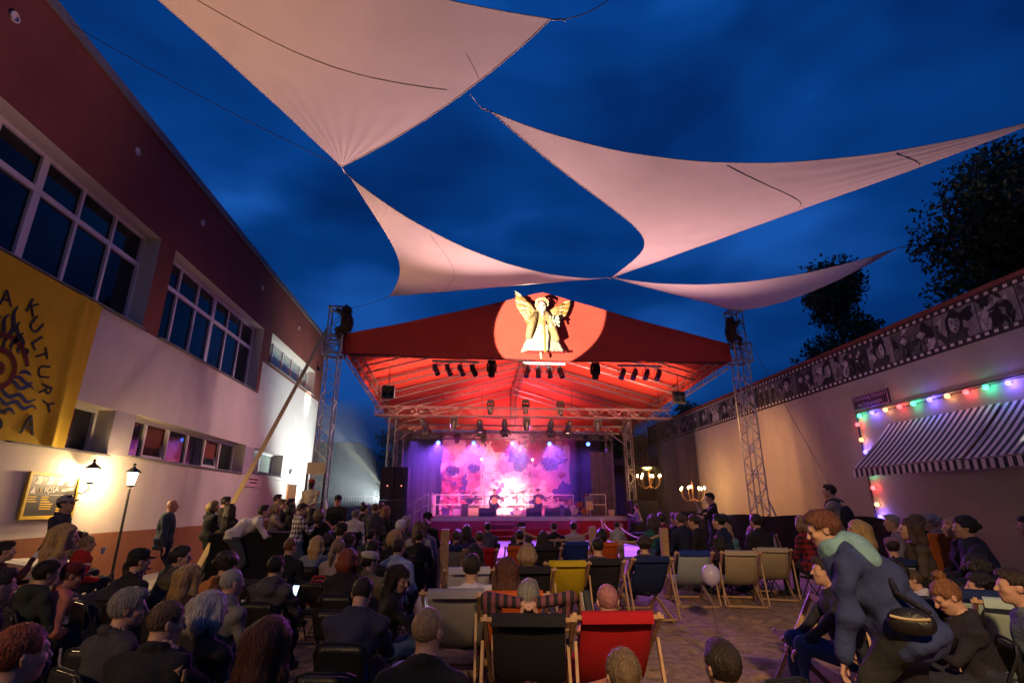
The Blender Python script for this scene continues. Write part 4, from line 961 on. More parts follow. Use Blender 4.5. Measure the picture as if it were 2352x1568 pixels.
        S.cap(wr - d * .03, wr + d * .01, .026, .026, 0, .01)
    # legs
    for s_, ft in zip((-1, 1), q['feet']):
        hip = pel + npv(s_ * .092, .01, -.02); an = npv(ft[0], ft[1], ft[2] + .03)
        kn, an = ik(hip, an, .45, .44, npv(s_ * .10, 1, .35))
        if pose == 'floor': kn, an = ik(hip, npv(*ft), .45, .44, npv(s_ * .35, .1, 1))
        S.cap(hip, kn, .092 * wide * W, .064, 2, .04); S.cap(kn, an, .064, .046, 0 if skirt or barefoot else 2, .03)
        S.cap(an + npv(0, -.04, -.04), an + npv(s_ * .02, .15, -.05), .045, .036, 3, .02)
        if skirt: S.cap(hip, kn * .9 + hip * .1, .12, .13, 2, .08)
    # head
    H = lambda *a: hd + HM @ npv(*a)
    Hd.ell(H(0, -.012, .028), (.076 * W ** .5, .097, .092), 0, .03, HM); Hd.ell(H(0, .030, -.045), (.058, .068, .072), 0, .04, HM); Hd.cap(H(0, .055, -.088), H(0, .068, -.095), .030, .024, 0, .03)
    Hd.cap(H(-.03, .078, .022), H(.03, .078, .022), .016, .016, 0, .02); Hd.cap(H(0, .096, .008), H(0, .116, -.026), .009, .014, 0, .014)
    for s_ in (-1, 1):
        Hd.ell(H(s_ * .036, .060, -.025), (.026, .03, .022), 0, .02, HM); Hd.ell(H(s_ * .077, -.012, -.008), (.010, .022, .032), 0, .008, HM); Hd.cap(H(s_ * .080, -.022, .012), H(s_ * .085, -.026, -.002), .007, .007, 0, .008)
        Hd.ell(H(s_ * .031, .083, -.002), (.0105, .010, .005), 4, .002, HM)
    Hd.ell(H(0, .093, -.060), (.024, .011, .009), 5, .006, HM)
    hb, hh_ = {0: (.0105, .0065), 1: (.019, .0105), 2: (.030, .017)}[lod]
    V1, F1, L1 = S.mesh(hb, (.022 if jacket else .015) if lod < 2 else 0.0, seed=abs(hash(label)) % 999 if False else sum(map(ord, label)) % 999)
    V2, F2, L2 = Hd.mesh(hh_); V3, F3, L3 = Hn.mesh(.0055 if lod == 0 else .008 if lod == 1 else .012)
    mats = [skin_m(skin), topm or cloth_m(top), cloth_m(bottom), cloth_m((.03, .03, .032)), EYE(), LIP()]
    V = np.concatenate([V1, V2, V3]); F = np.concatenate([F1, F2 + len(V1), F3 + len(V1) + len(V2)]); L = np.concatenate([L1, L2, L3])
    # placement
    if scale == 1.0 and pose in ('sit', 'hunch', 'low') and zoff == 0: scale = .90 if lod == 0 else .95
    rz = R(yaw); Rz = np.array(Matrix.Rotation(rz, 3, 'Z')); hw = Rz @ (hd * scale)
    if at is not None: loc = Vector(at)
    else:
        if Y is not None and pose in ('sit', 'hunch', 'low') and zoff == 0 and Y < 9.2:
            t = atZ(*hx, hd[2] * scale)
            if .7 * Y < t.y < 1.6 * Y or lod == 0: Y = None
        if Y is not None:
            t = atY(*hx, Y); scale = float(np.clip((t.z - zoff) / hd[2], .80, 1.18)) if scale in (1.0, .95) else scale; hw = Rz @ (hd * scale); loc = Vector((t.x - hw[0], t.y - hw[1], zoff))
        else: t = atZ(*hx, hd[2] * scale + zoff); loc = Vector((t.x - hw[0], t.y - hw[1], zoff))
    o = bpy.data.objects.new(name, new_mesh(name, V * scale, F, mats, L)); COL.objects.link(o); o.location = loc; o.rotation_euler = (0, 0, rz); tag(o, label, cat, group)
    if root is not None: o.parent = root
    def child(nm, me):
        c = bpy.data.objects.new(nm, me); COL.objects.link(c); c.parent = o; return c
    # hair
    hs = {0: .0075, 1: .011, 2: .017}[lod]
    if hair not in ('bald', None):
        A = SDF(); style = hair; up = {'buzz': .005, 'short': .011, 'fade': .008, 'thick': .016, 'curly': .028}.get(style, .014)
        A.ell(H(0, -.014, .030), (.076 + up, .097 + up, .092 + up), 1, .03, HM)
        long_ = style in ('long', 'bob', 'curly_long', 'pony')
        if style in ('short', 'thick'): A.ell(H(.01, .045, .095), (.055, .05, .035), 1, .03, HM)
        if style == 'curly':
            rg = np.random.default_rng(len(label))
            for _ in range(26):
                d = rg.normal(size=3); d /= np.linalg.norm(d); d[2] = abs(d[2]) * 1.1 - .25; d[1] -= .25; A.ell(H(*(d * .105 + npv(0, -.015, .03))), (.03, .03, .03), 1, .02)
        def hairline(P):
            X = (P - hd) @ HM; x, y, z = X[..., 0], X[..., 1], X[..., 2]; ax_ = np.abs(x)
            low = np.where(y > .045, .062 + (y - .045) * .2 - ax_ * .15, np.where(y > -.02, .012, -.055 if style != 'buzz' else -.045))
            return (low - z).astype(np.float32)
        parts = [(A, (hairline,))]
        if long_:
            Bk = SDF(); dn = {'long': .34, 'bob': .15, 'curly_long': .24, 'pony': .02}[style]
            g = -HM.T @ npv(0, 0, 1) * .75 + npv(0, 0, -.25); g = npv(0, 0, -1) * .6 + (HM @ npv(0, 0, -1)) * .4; back = CM @ npv(0, -1, 0)
            if style != 'pony':
                for s_ in (-1, 1):
                    a = H(s_ * .082, .012, .03); m_ = a + g * dn * .5 + HM @ npv(s_ * .018, -.02, 0); e_ = a + g * dn + back * .05 * (dn > .2) + HM @ npv(s_ * .005, -.02, 0)
                    A.cap(a, m_, .030, .034, 1, .04); A.cap(m_, e_, .034, .022, 1, .04)
                for x_ in (-.055, -.02, .02, .055):
                    a = H(x_, -.09, .03); m_ = a + g * dn * .5 + back * .015; e_ = a + g * (dn * 1.08) + back * .035 * (dn > .2); A.cap(a, m_, .042, .044, 1, .05); A.cap(m_, e_, .044, .02, 1, .04)
            else:
                a = H(0, -.115, .03); A.cap(H(0, -.10, .03), a, .03, .026, 1, .03); m_ = a + g * .12 + back * .05; A.cap(a, m_, .026, .032, 1, .03); A.cap(m_, m_ + g * .15, .032, .012, 1, .03)
            def face(P):
                X = (P - hd) @ HM; x, y, z = X[..., 0], X[..., 1], X[..., 2]
                lim = np.where(z > .05, .055 + (.10 - z) * .2 + (z - .05) * 1.2, .030)
                lim = np.where((z <= .05) & (style == 'pony'), -.01, lim)
                return np.minimum((y - lim), .5).astype(np.float32)
            cuts = (face,) if style != 'pony' else (hairline,)
            if style == 'pony':
                cuts = (lambda P: np.where(((P - hd) @ HM)[..., 1] < -.10, -1, hairline(P)).astype(np.float32),)
        else: cuts = (hairline,)
        if style == 'bun': A.ell(H(0, -.06, .150), (.045, .045, .042), 1, .015)
        Vh, Fh, _ = A.mesh(hs, cuts=cuts)
        if len(Vh):
            if lod < 2:
                rg = np.random.default_rng(5); Vh = Vh + rg.normal(size=Vh.shape) * (.0012 if lod == 0 else .0022)
            ho = child('hair', new_mesh('hair', Vh * scale, Fh, [hair_m(hc)]))
            if lod == 0 and style != 'buzz':
                rg = np.random.default_rng(len(label) + 3); n = {'long': 5200, 'bob': 4600, 'curly_long': 4600}.get(style, 3600)
                f = Fh[rg.integers(0, len(Fh), n)]; w = rg.dirichlet((1, 1, 1, 1), n); p = (Vh[f] * w[:, :, None]).sum(1); e1 = Vh[f[:, 2]] - Vh[f[:, 0]]; e2 = Vh[f[:, 3]] - Vh[f[:, 1]]; nr = np.cross(e1, e2); nr /= np.linalg.norm(nr, axis=1)[:, None] + 1e-9
                cen = p.mean(0); nr[((p - hd) * nr).sum(1) < 0] *= -1
                crown = H(0, -.05, .13); fl = p - crown; fl -= nr * (fl * nr).sum(1)[:, None]; fl /= np.linalg.norm(fl, axis=1)[:, None] + 1e-9
                dnw = npv(0, 0, -1) - nr * nr[:, 2:3] * -1; 
                if style in ('long', 'bob', 'curly_long', 'pony'):
                    fl = fl * .4 + npv(0, 0, -1) * .8; fl -= nr * (fl * nr).sum(1)[:, None]; step = .020; k = 5; lift = .10
                else: step = (.0042 if style in ('fade', 'short') else .0065); k = 3; lift = .28
                fl += rg.normal(size=fl.shape) * (.07 if style not in ('curly', 'thick') else .16); pts = [p]
                for i in range(k):
                    p = p + fl * step + nr * step * lift * (1 if i == 0 else .1)
                    if step > .01:
                        near = Vh[np.argmin(((p[:, None, ::2] - Vh[None, ::7, ::2]) ** 2).sum(2) + ((p[:, None, 1] - Vh[None, ::7, 1]) ** 2), axis=1) * 7]
                        p = p * .55 + (near + nr * .004) * .45 if i else p
                    pts.append(p)
                sd = np.cross(fl, nr); sd /= np.linalg.norm(sd, axis=1)[:, None] + 1e-9; wd = .0008 if step < .01 else .0011
                A_ = np.stack([np.stack([q_ - sd * wd * (1 - .75 * i / k), q_ + sd * wd * (1 - .75 * i / k)], 1) for i, q_ in enumerate(pts)], 1).reshape(-1, 3)
                base = np.arange(n)[:, None] * 2 * (k + 1); Fq = np.concatenate([np.stack([base[:, 0] + 2 * i, base[:, 0] + 2 * i + 1, base[:, 0] + 2 * i + 3, base[:, 0] + 2 * i + 2], 1) for i in range(k)])
                st = bpy.data.objects.new('strands', new_mesh('strands', A_ * scale, Fq, [hair_m(hc)])); COL.objects.link(st); st.parent = ho; st['kind'] = 'stuff'
    T = lambda v: Vector(H(*v) * scale)
    if cap:
        kind, colr = cap; m = MB(); HQ = Matrix(HM.tolist())
        if kind in ('cap', 'capback'):
            sg_ = 1
            m.lathe([(.094, .035), (.099, .055), (.096, .09), (.078, .122), (.045, .140), (.004, .146)], (0, 0, 0), 18); m.v = [(x * .93, y * 1.12 - .012, z) for x, y, z in m.v]
            P = [[(.082 * math.sin(a) * (1 - .1 * t_), .085 * math.cos(a) * 1.05 + t_ * .085 * max(0, math.cos(a)) ** .4, .042 - t_ * .012 - .012 * abs(math.sin(a))) for a in np.linspace(-1.15, 1.15, 9)] for t_ in (0, .5, 1)]; m.grid(P)
            m.grid([[(x, y, z + .006) for x, y, z in r_] for r_ in P])
        elif kind == 'flat':
            m.lathe([(.090, .030), (.104, .05), (.112, .085), (.098, .115), (.05, .130), (.004, .133)], (0, .0, 0), 18); m.v = [(x * .92, y * 1.15 - .005, z + y * -.12) for x, y, z in m.v]
            P = [[(.075 * math.sin(a), .095 * math.cos(a) + t_ * .05 * max(0, math.cos(a)), .045 - t_ * .02) for a in np.linspace(-1, 1, 9)] for t_ in (0, 1)]; m.grid(P); m.grid([[(x, y, z + .008) for x, y, z in r_] for r_ in P])
        elif kind == 'beanie':
            m.lathe([(.090, .02), (.096, .04), (.096, .08), (.080, .120), (.045, .138), (.004, .143)], (0, -.012, 0), 18)
        elif kind == 'turban':
            for a in range(5): m.lathe([(.06 + .03 * math.sin(i / 8 * math.pi), .03 + a * .02 + .04 * i / 8) for i in range(9)], (0, -.01, 0), 14)
        m.v = [tuple((Vector(H(*v)) * scale)) for v in m.v]; c = child('cap', m.mesh('cap', cloth_m(colr), True))
    if glasses:
        m = MB()
        for s_ in (-1, 1):
            m.tube([T((s_ * .034 + .022 * math.cos(a), .104 - .01 * abs(math.cos(a)) * (s_ * math.cos(a) > 0), .0 + .017 * math.sin(a))) for a in np.linspace(0, 2 * math.pi, 13)], .0022, 4); m.tube([T((s_ * .056, .098, .004)), T((s_ * .078, .03, .006)), T((s_ * .080, -.02, .004))], .002, 4)
        m.tube([T((-.012, .110, .004)), T((.012, .110, .004))], .002, 4); child('glasses', m.mesh('glasses', M_black))
    if scarf:
        A = SDF()
        for i in range(12):
            a0, a1 = 2 * math.pi * i / 12, 2 * math.pi * (i + 1) / 12
            for dz, rr in ((.03, .098), (.075, .085)): A.cap(nb + CM @ npv(rr * math.cos(a0), rr * math.sin(a0) * .95 - .01, dz + .012 * math.sin(3 * a0)), nb + CM @ npv(rr * math.cos(a1), rr * math.sin(a1) * .95 - .01, dz + .012 * math.sin(3 * a1)), .036, .036, 1, .03)
        A.ell(nb + CM @ npv(0, -.135, -.035), (.15, .075, .12), 1, .05, CM); A.ell(nb + CM @ npv(-.08, -.14, -.10), (.09, .07, .09), 1, .05, CM)
        Vs, Fs, _ = A.mesh(.012, .0); child('scarf', new_mesh('scarf', Vs * scale, Fs, [cloth_m(scarf)]))
    o['_h'] = [float(v) for v in (Rz @ (hd * scale))]
    PJ[o.name] = dict(J, scale=scale, rz=rz, hands=[(Rz @ (h * scale)) + np.array(loc) for h in (hL, hR)], sh=sh, CM=CM, nb=nb)
    return o
PJ = {}
# ================================================================== STAGE
HS = 1.16
ST_ = thing('stage', 'raised stage deck with pale edge boards and dark red skirt', 'stage', (3.3, 30, 0))
m = MB(); m.box((3.3, 30.1, HS - .06), (9.9, 6.0, .12)); m.build('deck', mat('deck_ply', (.20, .17, .17), .55, .3, 2, .1, 30), ST_)
for i in range(9):
    m = MB(); m.box((-1.65 + .55 + i * 1.1, 27.08, HS - .11), (1.09, .035, .19)); m.build('edge_board', mat('edge_aluminium', (.45, .42, .36), .5, .2, 4, metal=.3), ST_)
m = MB(); P = []
for i in range(121):
    u = i / 120; P.append([(-1.6 + 9.9 * u, 27.10 - .02 + .025 * math.sin(u * 70 + k * .4) - .03 * k / 4, HS - .21 - (HS - .23) * k / 4) for k in range(5)])
m.grid(P); m.build('skirt', M_redskirt, ST_, True)
m = MB(); m.grid([[(8.29 + .02 * math.sin(u * 40), 27.1 + 5.9 * u, z) for z in (HS - .2, .02)] for u in np.linspace(0, 1, 30)]); m.build('skirt', M_redskirt, ST_)
sp = thing('stage_steps', 'small pink-lit steps against the red skirt of the stage', 'steps', (1.9, 26.7, 0))
for k in range(3):
    m = MB(); m.box((1.95, 26.95 - .26 * (2 - k), .27 * (k + 1)), (1.25, .26, .05)); m.build('step', mat('step_red', (.42, .10, .14), .6, .2, 4), sp)
m = MB()
for x in (1.34, 2.56): m.bar((x, 26.3, .05), (x, 27.0, .85), .05, .1)
m.build('stringers', M_black, sp)
# black masking behind
M_mask = mat('masking_cloth', (.045, .042, .050), .95, .4, 1.4, .4, 20)
def drape(name, label, x0, x1, y, z0, z1, mt, n=80, amp=.05, fr=26, axis='x', parent=None, cat='curtain'):
    t = thing(name, label, cat, ((x0 + x1) / 2, y, z0), 0, 'black curtains around the stage') if axis == 'x' else thing(name, label, cat, (x0, y, z0), 0, 'black curtains around the stage')
    m = MB(); P = []
    for i in range(n + 1):
        u = i / n; row = []
        for k in range(7):
            v = k / 6; o = amp * (math.sin(u * fr * 2 + .6 * math.sin(u * 9)) * (1 - .3 * v) + .4 * math.sin(u * fr * 5 + v))
            row.append((x0 + (x1 - x0) * u, y + o, z0 + (z1 - z0) * v))
        P.append(row)
    m.grid(P); m.build('cloth', mt, t, True); return t
drape('curtain', 'black masking curtain across the rear of the stage', -3.5, 8.5, 32.6, .2, 6.0, M_mask)
M_scrim = mat('scrim', (.035, .030, .028), .95, .3, 2, alpha=.60)
drape('curtain', 'sheer black curtain hanging behind the chandeliers', 8.7, 10.9, 28.6, 0, 6.3, M_scrim, 60, .12, 9)
drape('curtain', 'sheer black curtain in front of the right wall corner', 10.3, 12.4, 27.6, 0, 6.4, M_scrim, 60, .14, 8)
drape('curtain', 'tied purple-lit side curtain at the right of the stage deck', 7.2, 8.5, 30.0, HS, 4.6, mat('side_cloth', (.16, .13, .22), .9, .3, 2), 40, .07, 12)
drape('curtain', 'grey masking cloth between loudspeakers and left roof leg', -3.5, -1.55, 31.8, HS - .9, 5.5, M_mask, 40, .05, 14)
# painted, draped backdrop
def backdrop():
    t = thing('backdrop', 'ruched painted fabric backdrop with swags in pink, cream and violet', 'backdrop', (2.55, 32, HS))
    x0, x1, z0, z1 = -1.25, 6.35, HS + .02, 5.85; n, k = 110, 90
    mt = mat('backdrop_cloth', (.6, .5, .5), .8); tr = mt.node_tree; bs = tr.nodes['Principled BSDF']; tc = N(tr, 'ShaderNodeTexCoord')
    nz = N(tr, 'ShaderNodeTexNoise'); nz.inputs['Scale'].default_value = 1.6; nz.inputs['Detail'].default_value = 2; tr.links.new(tc.outputs['Object'], nz.inputs['Vector'])
    va = N(tr, 'ShaderNodeMix'); va.data_type = 'VECTOR'; va.inputs['Factor'].default_value = .55; tr.links.new(tc.outputs['Object'], va.inputs['A']); tr.links.new(nz.outputs['Color'], va.inputs['B'])
    vo = N(tr, 'ShaderNodeTexVoronoi'); vo.feature = 'SMOOTH_F1'; vo.inputs['Scale'].default_value = 2.3; vo.inputs['Smoothness'].default_value = .12; tr.links.new(va.outputs['Result'], vo.inputs['Vector'])
    ns = N(tr, 'ShaderNodeSeparateColor'); tr.links.new(vo.outputs['Color'], ns.inputs[0])
    rp = N(tr, 'ShaderNodeValToRGB'); rp.color_ramp.interpolation = 'EASE'; el = rp.color_ramp.elements
    el[0].position = .10; el[0].color = (.05, .02, .16, 1); el[1].position = .85; el[1].color = (.75, .66, .55, 1)
    for p_, c_ in ((.25, (.34, .03, .10, 1)), (.42, (.62, .30, .34, 1)), (.58, (.70, .55, .50, 1)), (.70, (.50, .08, .18, 1))): e = el.new(p_); e.color = c_
    tr.links.new(ns.outputs[0], rp.inputs[0]); tr.links.new(rp.outputs[0], bs.inputs['Base Color'])
    m = MB(); P = []; rg = random.Random(9); sw = [(rg.uniform(x0, x1), rg.uniform(z0 + .6, z1), rg.uniform(.7, 1.5), rg.uniform(.5, 1)) for _ in range(22)]
    X, Z = np.meshgrid(np.linspace(x0, x1, n), np.linspace(z0, z1, k), indexing='ij'); D = .04 * np.sin(X * 9 + np.sin(Z * 2)) 
    for cx, cz, r, a in sw:      # swags: folds hung round a pinned point
        dx, dz = X - cx, cz - Z; d = np.sqrt(dx ** 2 + dz ** 2) + .05; ang = np.arctan2(dx, dz + .02); w = np.exp(-(d / r) ** 2) * (dz > -.3)
        D += a * w * (.15 * np.sin(d * 13 / r + ang) + .13 * np.sin(ang * 9))
    m.grid([[(X[i, j] + .05 * math.sin(Z[i, j] * 3) * (i in (0, n - 1)), 32.0 - .25 - D[i, j], Z[i, j]) for j in range(k)] for i in range(n)]); m.build('cloth', mt, t, True)
    for q, (px, py, r) in enumerate(((1088, 1075, .42), (1098, 1095, .3), (1160, 1070, .55), (1262, 1065, .6), (1285, 1045, .35), (1230, 1085, .3), (1040, 1080, .45), (1290, 1090, .3))):
        c = atY(px, py, 31.45); m = MB(); rg2 = np.random.default_rng(q)
        for f in range(9):
            a = f * 2.4; rr = r * (1 - f * .075); P = []
            for i in range(9):
                s = (i / 8 - .5) * 1.9; P.append([(c.x + rr * v * math.cos(a + s * .7) * .9, c.y - .12 * v * (1 - v) * 3 - .02 * f, c.z + rr * v * math.sin(a + s * .7) * .75 + .04 * math.sin(i * 2 + f)) for v in (.1, .4, .7, 1)])
            m.grid(P)
        o = m.build('fabric_rosette', [mat('rosette_dark', (.05, .02, .09), .8), mat('rosette_red', (.38, .03, .06), .8), mat('rosette_rose', (.55, .25, .30), .8)][q % 3], t, True); o['kind'] = 'stuff'
backdrop()
# railings
def rail(label, pts, posts):
    t = thing('railing', label, 'railing', pts[0], 0, 'white tube railings on the stage')
    for a, b in zip(pts, pts[1:]):
        a, b = Vector(a), Vector(b)
        for h in (1.08, .56): m = MB(); m.cyl(a + Vector((0, 0, h)), b + Vector((0, 0, h)), .028, n=7); m.build('bar', mat('rail_white', (.62, .60, .58), .4), t)
        n = max(1, round((b - a).length / posts))
        for i in range(n + 1): p = a.lerp(b, i / n); m = MB(); m.cyl(p, p + Vector((0, 0, 1.08)), .025, n=7); m.build('post', MATS['rail_white'], t)
rail('white tube railing along the rear of the stage deck', [(-1.45, 30.3, HS), (6.2, 30.3, HS)], 1.3)
rail('white tube railing at the left side of the stage deck', [(-1.5, 27.5, HS), (-1.5, 30.2, HS)], .9)
rail('sloping white handrail of the ramp beside the loudspeakers', [(-3.0, 27.6, .35), (-1.65, 27.4, HS)], .8)
rail('short pale tube frame standing at the right end of the stage', [(6.75, 28.6, HS), (7.6, 28.6, HS)], .85)
# loudspeakers
def spk(label, c, d, led=False):
    t = thing('loudspeaker', label, 'loudspeaker', (c[0], c[1], c[2] - d[2] / 2), 0, 'black loudspeakers of the left stack'); m = MB(); m.box(c, d); m.build('cabinet', mat('cab_black', (.010, .010, .012), .6, .2, 20), t)
    m = MB(); m.box((c[0], c[1] - d[1] / 2 - .012, c[2]), (d[0] - .05, .02, d[2] - .05)); m.build('grille', mat('grille', (.016, .016, .018), .8, .5, 90), t)
    if led: m = MB(); m.sphere((c[0] + .02, c[1] - d[1] / 2 - .03, c[2] - .12), .022, 8, 5); m.build('indicator_light', emit('led_red', (1, .25, .12), 6), t)
for i, x in enumerate((-3.55, -2.9)):
    s_ = ('left', 'right')[i]
    spk('upper %s tall loudspeaker of the stack with a red light' % s_, (x, 26.5, 2.68), (.63, .7, 1.5), True)
    spk('lower %s subwoofer of the stack beneath the tall speakers' % s_, (x, 26.5, 1.42), (.66, .75, .98))
    spk('bottom %s subwoofer of the stack on the ground' % s_, (x, 26.5, .47), (.66, .75, .90))
def wedge(label, x, y, w=.66, rz=0.0):
    t = lthing('floor_monitor', label, 'monitor speaker', (x, y, HS), rz, 'black monitor wedges along the stage edge'); m = MB()
    prof = [(-.22, 0), (.22, 0), (.22, .34), (.02, .40), (-.22, .20)]
    m.prism([(-w / 2, a, b) for a, b in prof], (1, 0, 0), w); m.build('cabinet', MATS['cab_black'], t)
    m = MB(); m.add([(-w / 2 + .03, .215, .345), (w / 2 - .03, .215, .345), (w / 2 - .03, .03, .402), (-w / 2 + .03, .03, .402)], [(0, 1, 2, 3)]); m.build('grille', MATS['grille'], t)
    for k in (-1, 1): m = MB(); m.box((k * (w / 2 + .006), 0, .2), (.01, .12, .05)); m.build('handle', M_black, t)
for i, (px, w, lb) in enumerate(((1118, .78, 'monitor wedge before the left guitarist'), (1226, .74, 'monitor wedge before the right guitarist'), (1270, .82, 'tilted monitor wedge right of the seated right guitarist'), (1302, .34, 'narrow small monitor wedge nearest the drums'))):
    c = atY(px, 1182, 27.6); wedge('black ' + lb, c.x, 27.6, w, R((0, 0, -12, 8)[i]))
# amps, cases, instruments
def amp(label, px, y, w, h, col, nm='guitar_amp'):
    c = atY(px, 1175, y); t = lthing(nm, label, 'amplifier', (c.x, y, HS), 0); m = MB(); m.box((0, 0, h / 2), (w, .3, h)); m.build('cabinet', mat('amp_' + nm + str(px), tuple(v * .5 for v in col), .7), t)
    m = MB(); m.box((0, -.155, h * .42), (w - .06, .012, h * .72)); m.build('grille_cloth', mat('ampc_' + str(px), col, .8, .15, 30), t); m = MB(); m.box((0, -.157, h * .9), (w - .06, .012, h * .12)); m.build('control_panel', M_black, t)
    m = MB(); m.tube([(-.12, 0, h), (-.1, 0, h + .04), (.1, 0, h + .04), (.12, 0, h)], .012); m.build('handle', M_black, t)
amp('cream guitar amplifier left of the first monitor wedge', 1087, 28.4, .55, .5, (.55, .42, .28))
amp('small purple-lit amplifier standing behind a dark case', 1050, 28.8, .5, .46, (.34, .30, .36))
t = lthing('flight_case', 'dark upright equipment case beside the cream amplifier', 'case', (*atY(1068, 1175, 28.6).xy, HS)); m = MB(); m.box((0, 0, .3), (.4, .4, .6)); m.build('body', MATS['cab_black'], t); m = MB()
for x in (-.2, .2):
    for y in (-.2, .2): m.box((x, y, .3), (.03, .03, .61))
m.build('corner_rails', M_alu, t)
t = lthing('keyboard', 'black stage keyboard on a folding stand at the left of the stage', 'keyboard', (*atY(1083, 1160, 29.2).xy, HS)); m = MB(); m.box((0, 0, .86), (1.15, .3, .09)); m.build('body', MATS['cab_black'], t)
m = MB(); m.box((0, -.05, .908), (1.02, .16, .008)); m.build('keys', mat('ivory', (.6, .58, .55), .4), t)
m = MB()
for s_ in (-1, 1): m.cyl((-.4 * s_, .1, 0), (.4 * s_, .1, .82), .018); m.cyl((-.4 * s_, -.1, 0), (.4 * s_, -.1, .82), .018)
m.build('stand', M_black, t)
def micstand(label, px, y, h=1.35, boom=True):
    c = atY(px, 1175, y); t = lthing('microphone_stand', label, 'mic stand', (c.x, y, HS), 0, 'microphone stands on the stage'); m = MB(); m.cyl((0, 0, .06), (0, 0, h * .8), .013)
    for k in range(3): a = k * 2.1; m.cyl((0, 0, .2), (.28 * math.cos(a), .28 * math.sin(a), .01), .011)
    m.build('pole', M_black, t)
    if boom: m = MB(); m.cyl((-.25, .1, h * .70), (.38, -.12, h), .011); m.build('boom', M_black, t)
    m = MB(); m.cyl((.38, -.12, h), (.48, -.15, h + .02), .016); m.sphere((.50, -.155, h + .025), .03, 8, 6); m.build('microphone', M_steel, t)
micstand('boom microphone before the left guitarist', 1112, 28.2); micstand('boom microphone left of the right guitarist', 1203, 28.3, 1.5); micstand('tall boom microphone over the drum kit', 1312, 29.6, 2.3); micstand('microphone stand beside the keyboard', 1078, 28.8, 1.2)
def guitar_mb(parent, body, neck, M=None, bass=False):
    out = []
    for y0, y1 in ((-.045, .045),):
        pr = []
        for i in range(40):
            a = 2 * math.pi * i / 40; r = .17 + .035 * math.cos(2 * a) * (1 if math.sin(a) < .2 else .6); r *= 1.12 if math.cos(a - math.pi * 1.5) > 0 else .88; pr.append((r * math.cos(a), y0, .20 + r * 1.25 * math.sin(a)))
        m = MB(); m.prism(pr, (0, 1, 0), y1 - y0); m.build('body', body, parent)
    m = MB(); m.lathe([(.045, 0), (.045, .004)], (0, -.048, .26), 14, 'Y'); m.build('sound_hole', M_black, parent)
    m = MB(); m.box((0, -.03, .68), (.05, .03, .56)); m.box((0, -.02, 1.03), (.08, .025, .18)); m.build('neck', neck, parent)
    m = MB()
    for i in range(4): m.box((-.015 + i * .01, -.05, .6), (.002, .002, .9))
    m.build('strings', M_alu, parent)
M_gw = mat('guitar_honey', (.50, .22, .06), .3, .2, 8, spec=.6); M_gn = mat('guitar_neck', (.16, .08, .04), .4)
t = lthing('acoustic_guitar', 'pale acoustic guitar standing between the two guitarists', 'guitar', (*atY(1187, 1175, 28.6).xy, HS + .06)); guitar_mb(t, mat('guitar_pale', (.66, .60, .54), .3), M_gn)
t = lthing('electric_guitar', 'orange guitar leaning on a stand beside the folding chair', 'guitar', (*atY(1343, 1175, 28.2).xy, HS + .06)); t.rotation_euler = (R(-14), R(10), 0); guitar_mb(t, M_gw, M_gn)
# drums
def drums():
    c = atY(1318, 1175, 29.4); t = lthing('drum_kit', 'small drum kit with cymbals behind the folding chair', 'drum kit', (c.x, 29.4, HS))
    for (x, y, z, r, h) in ((0, .2, .30, .28, .38), (-.35, -.1, .62, .17, .15), (.3, -.1, .55, .19, .28), (-.15, .0, .74, .15, .2)):
        m = MB(); ax = 'Y' if h == .38 else 'Z'; m.lathe([(r, -h / 2), (r + .012, -h / 2), (r, -h / 2 + .02), (r, h / 2 - .02), (r + .012, h / 2), (r, h / 2), (.01, h / 2 + .002)], (x, y, z), 18, ax); d = m.build('drum', mat('drum_red', (.25, .03, .04), .3, spec=.6), t)
        m = MB(); m.lathe([(.01, 0), (r - .01, .0), (r - .01, .004)], (x, y - (h / 2 + .006) * (ax == 'Y'), z + (h / 2 + .003) * (ax == 'Z')), 18, ax); m.build('drum_skin', mat('drum_skin', (.6, .58, .55), .5), d)
    for (x, y, z, r) in ((-.55, .1, 1.0, .22), (.5, .1, 1.15, .25), (-.45, -.25, .85, .17)):
        m = MB(); m.lathe([(.01, .03), (.05, .02), (r, 0), (r, .004), (.05, .026), (.01, .034)], (x, y, z), 20); m.build('cymbal', mat('brass', (.55, .36, .10), .25, metal=.9), t); m = MB(); m.cyl((x, y, 0), (x, y, z), .012)
        for k in range(3): m.cyl((x, y, .25), (x + .22 * math.cos(k * 2.1), y + .22 * math.sin(k * 2.1), 0), .01)
        m.build('cymbal_stand', M_alu, t)
drums()
t = lthing('bucket', 'white plastic bucket at the right end of the stage deck', 'bucket', (*atY(1404, 1178, 28.0).xy, HS)); m = MB(); m.lathe([(.14, 0), (.17, .3), (.18, .31), (.165, .31), (.14, .02)], (0, 0, 0), 16); m.build('body', mat('bucket_white', (.6, .5, .5), .5), t); m = MB(); m.tube([(.17 * math.cos(a), 0, .3 + .12 * math.sin(a)) for a in np.linspace(0, math.pi, 9)], .006); m.build('handle', M_steel, t)
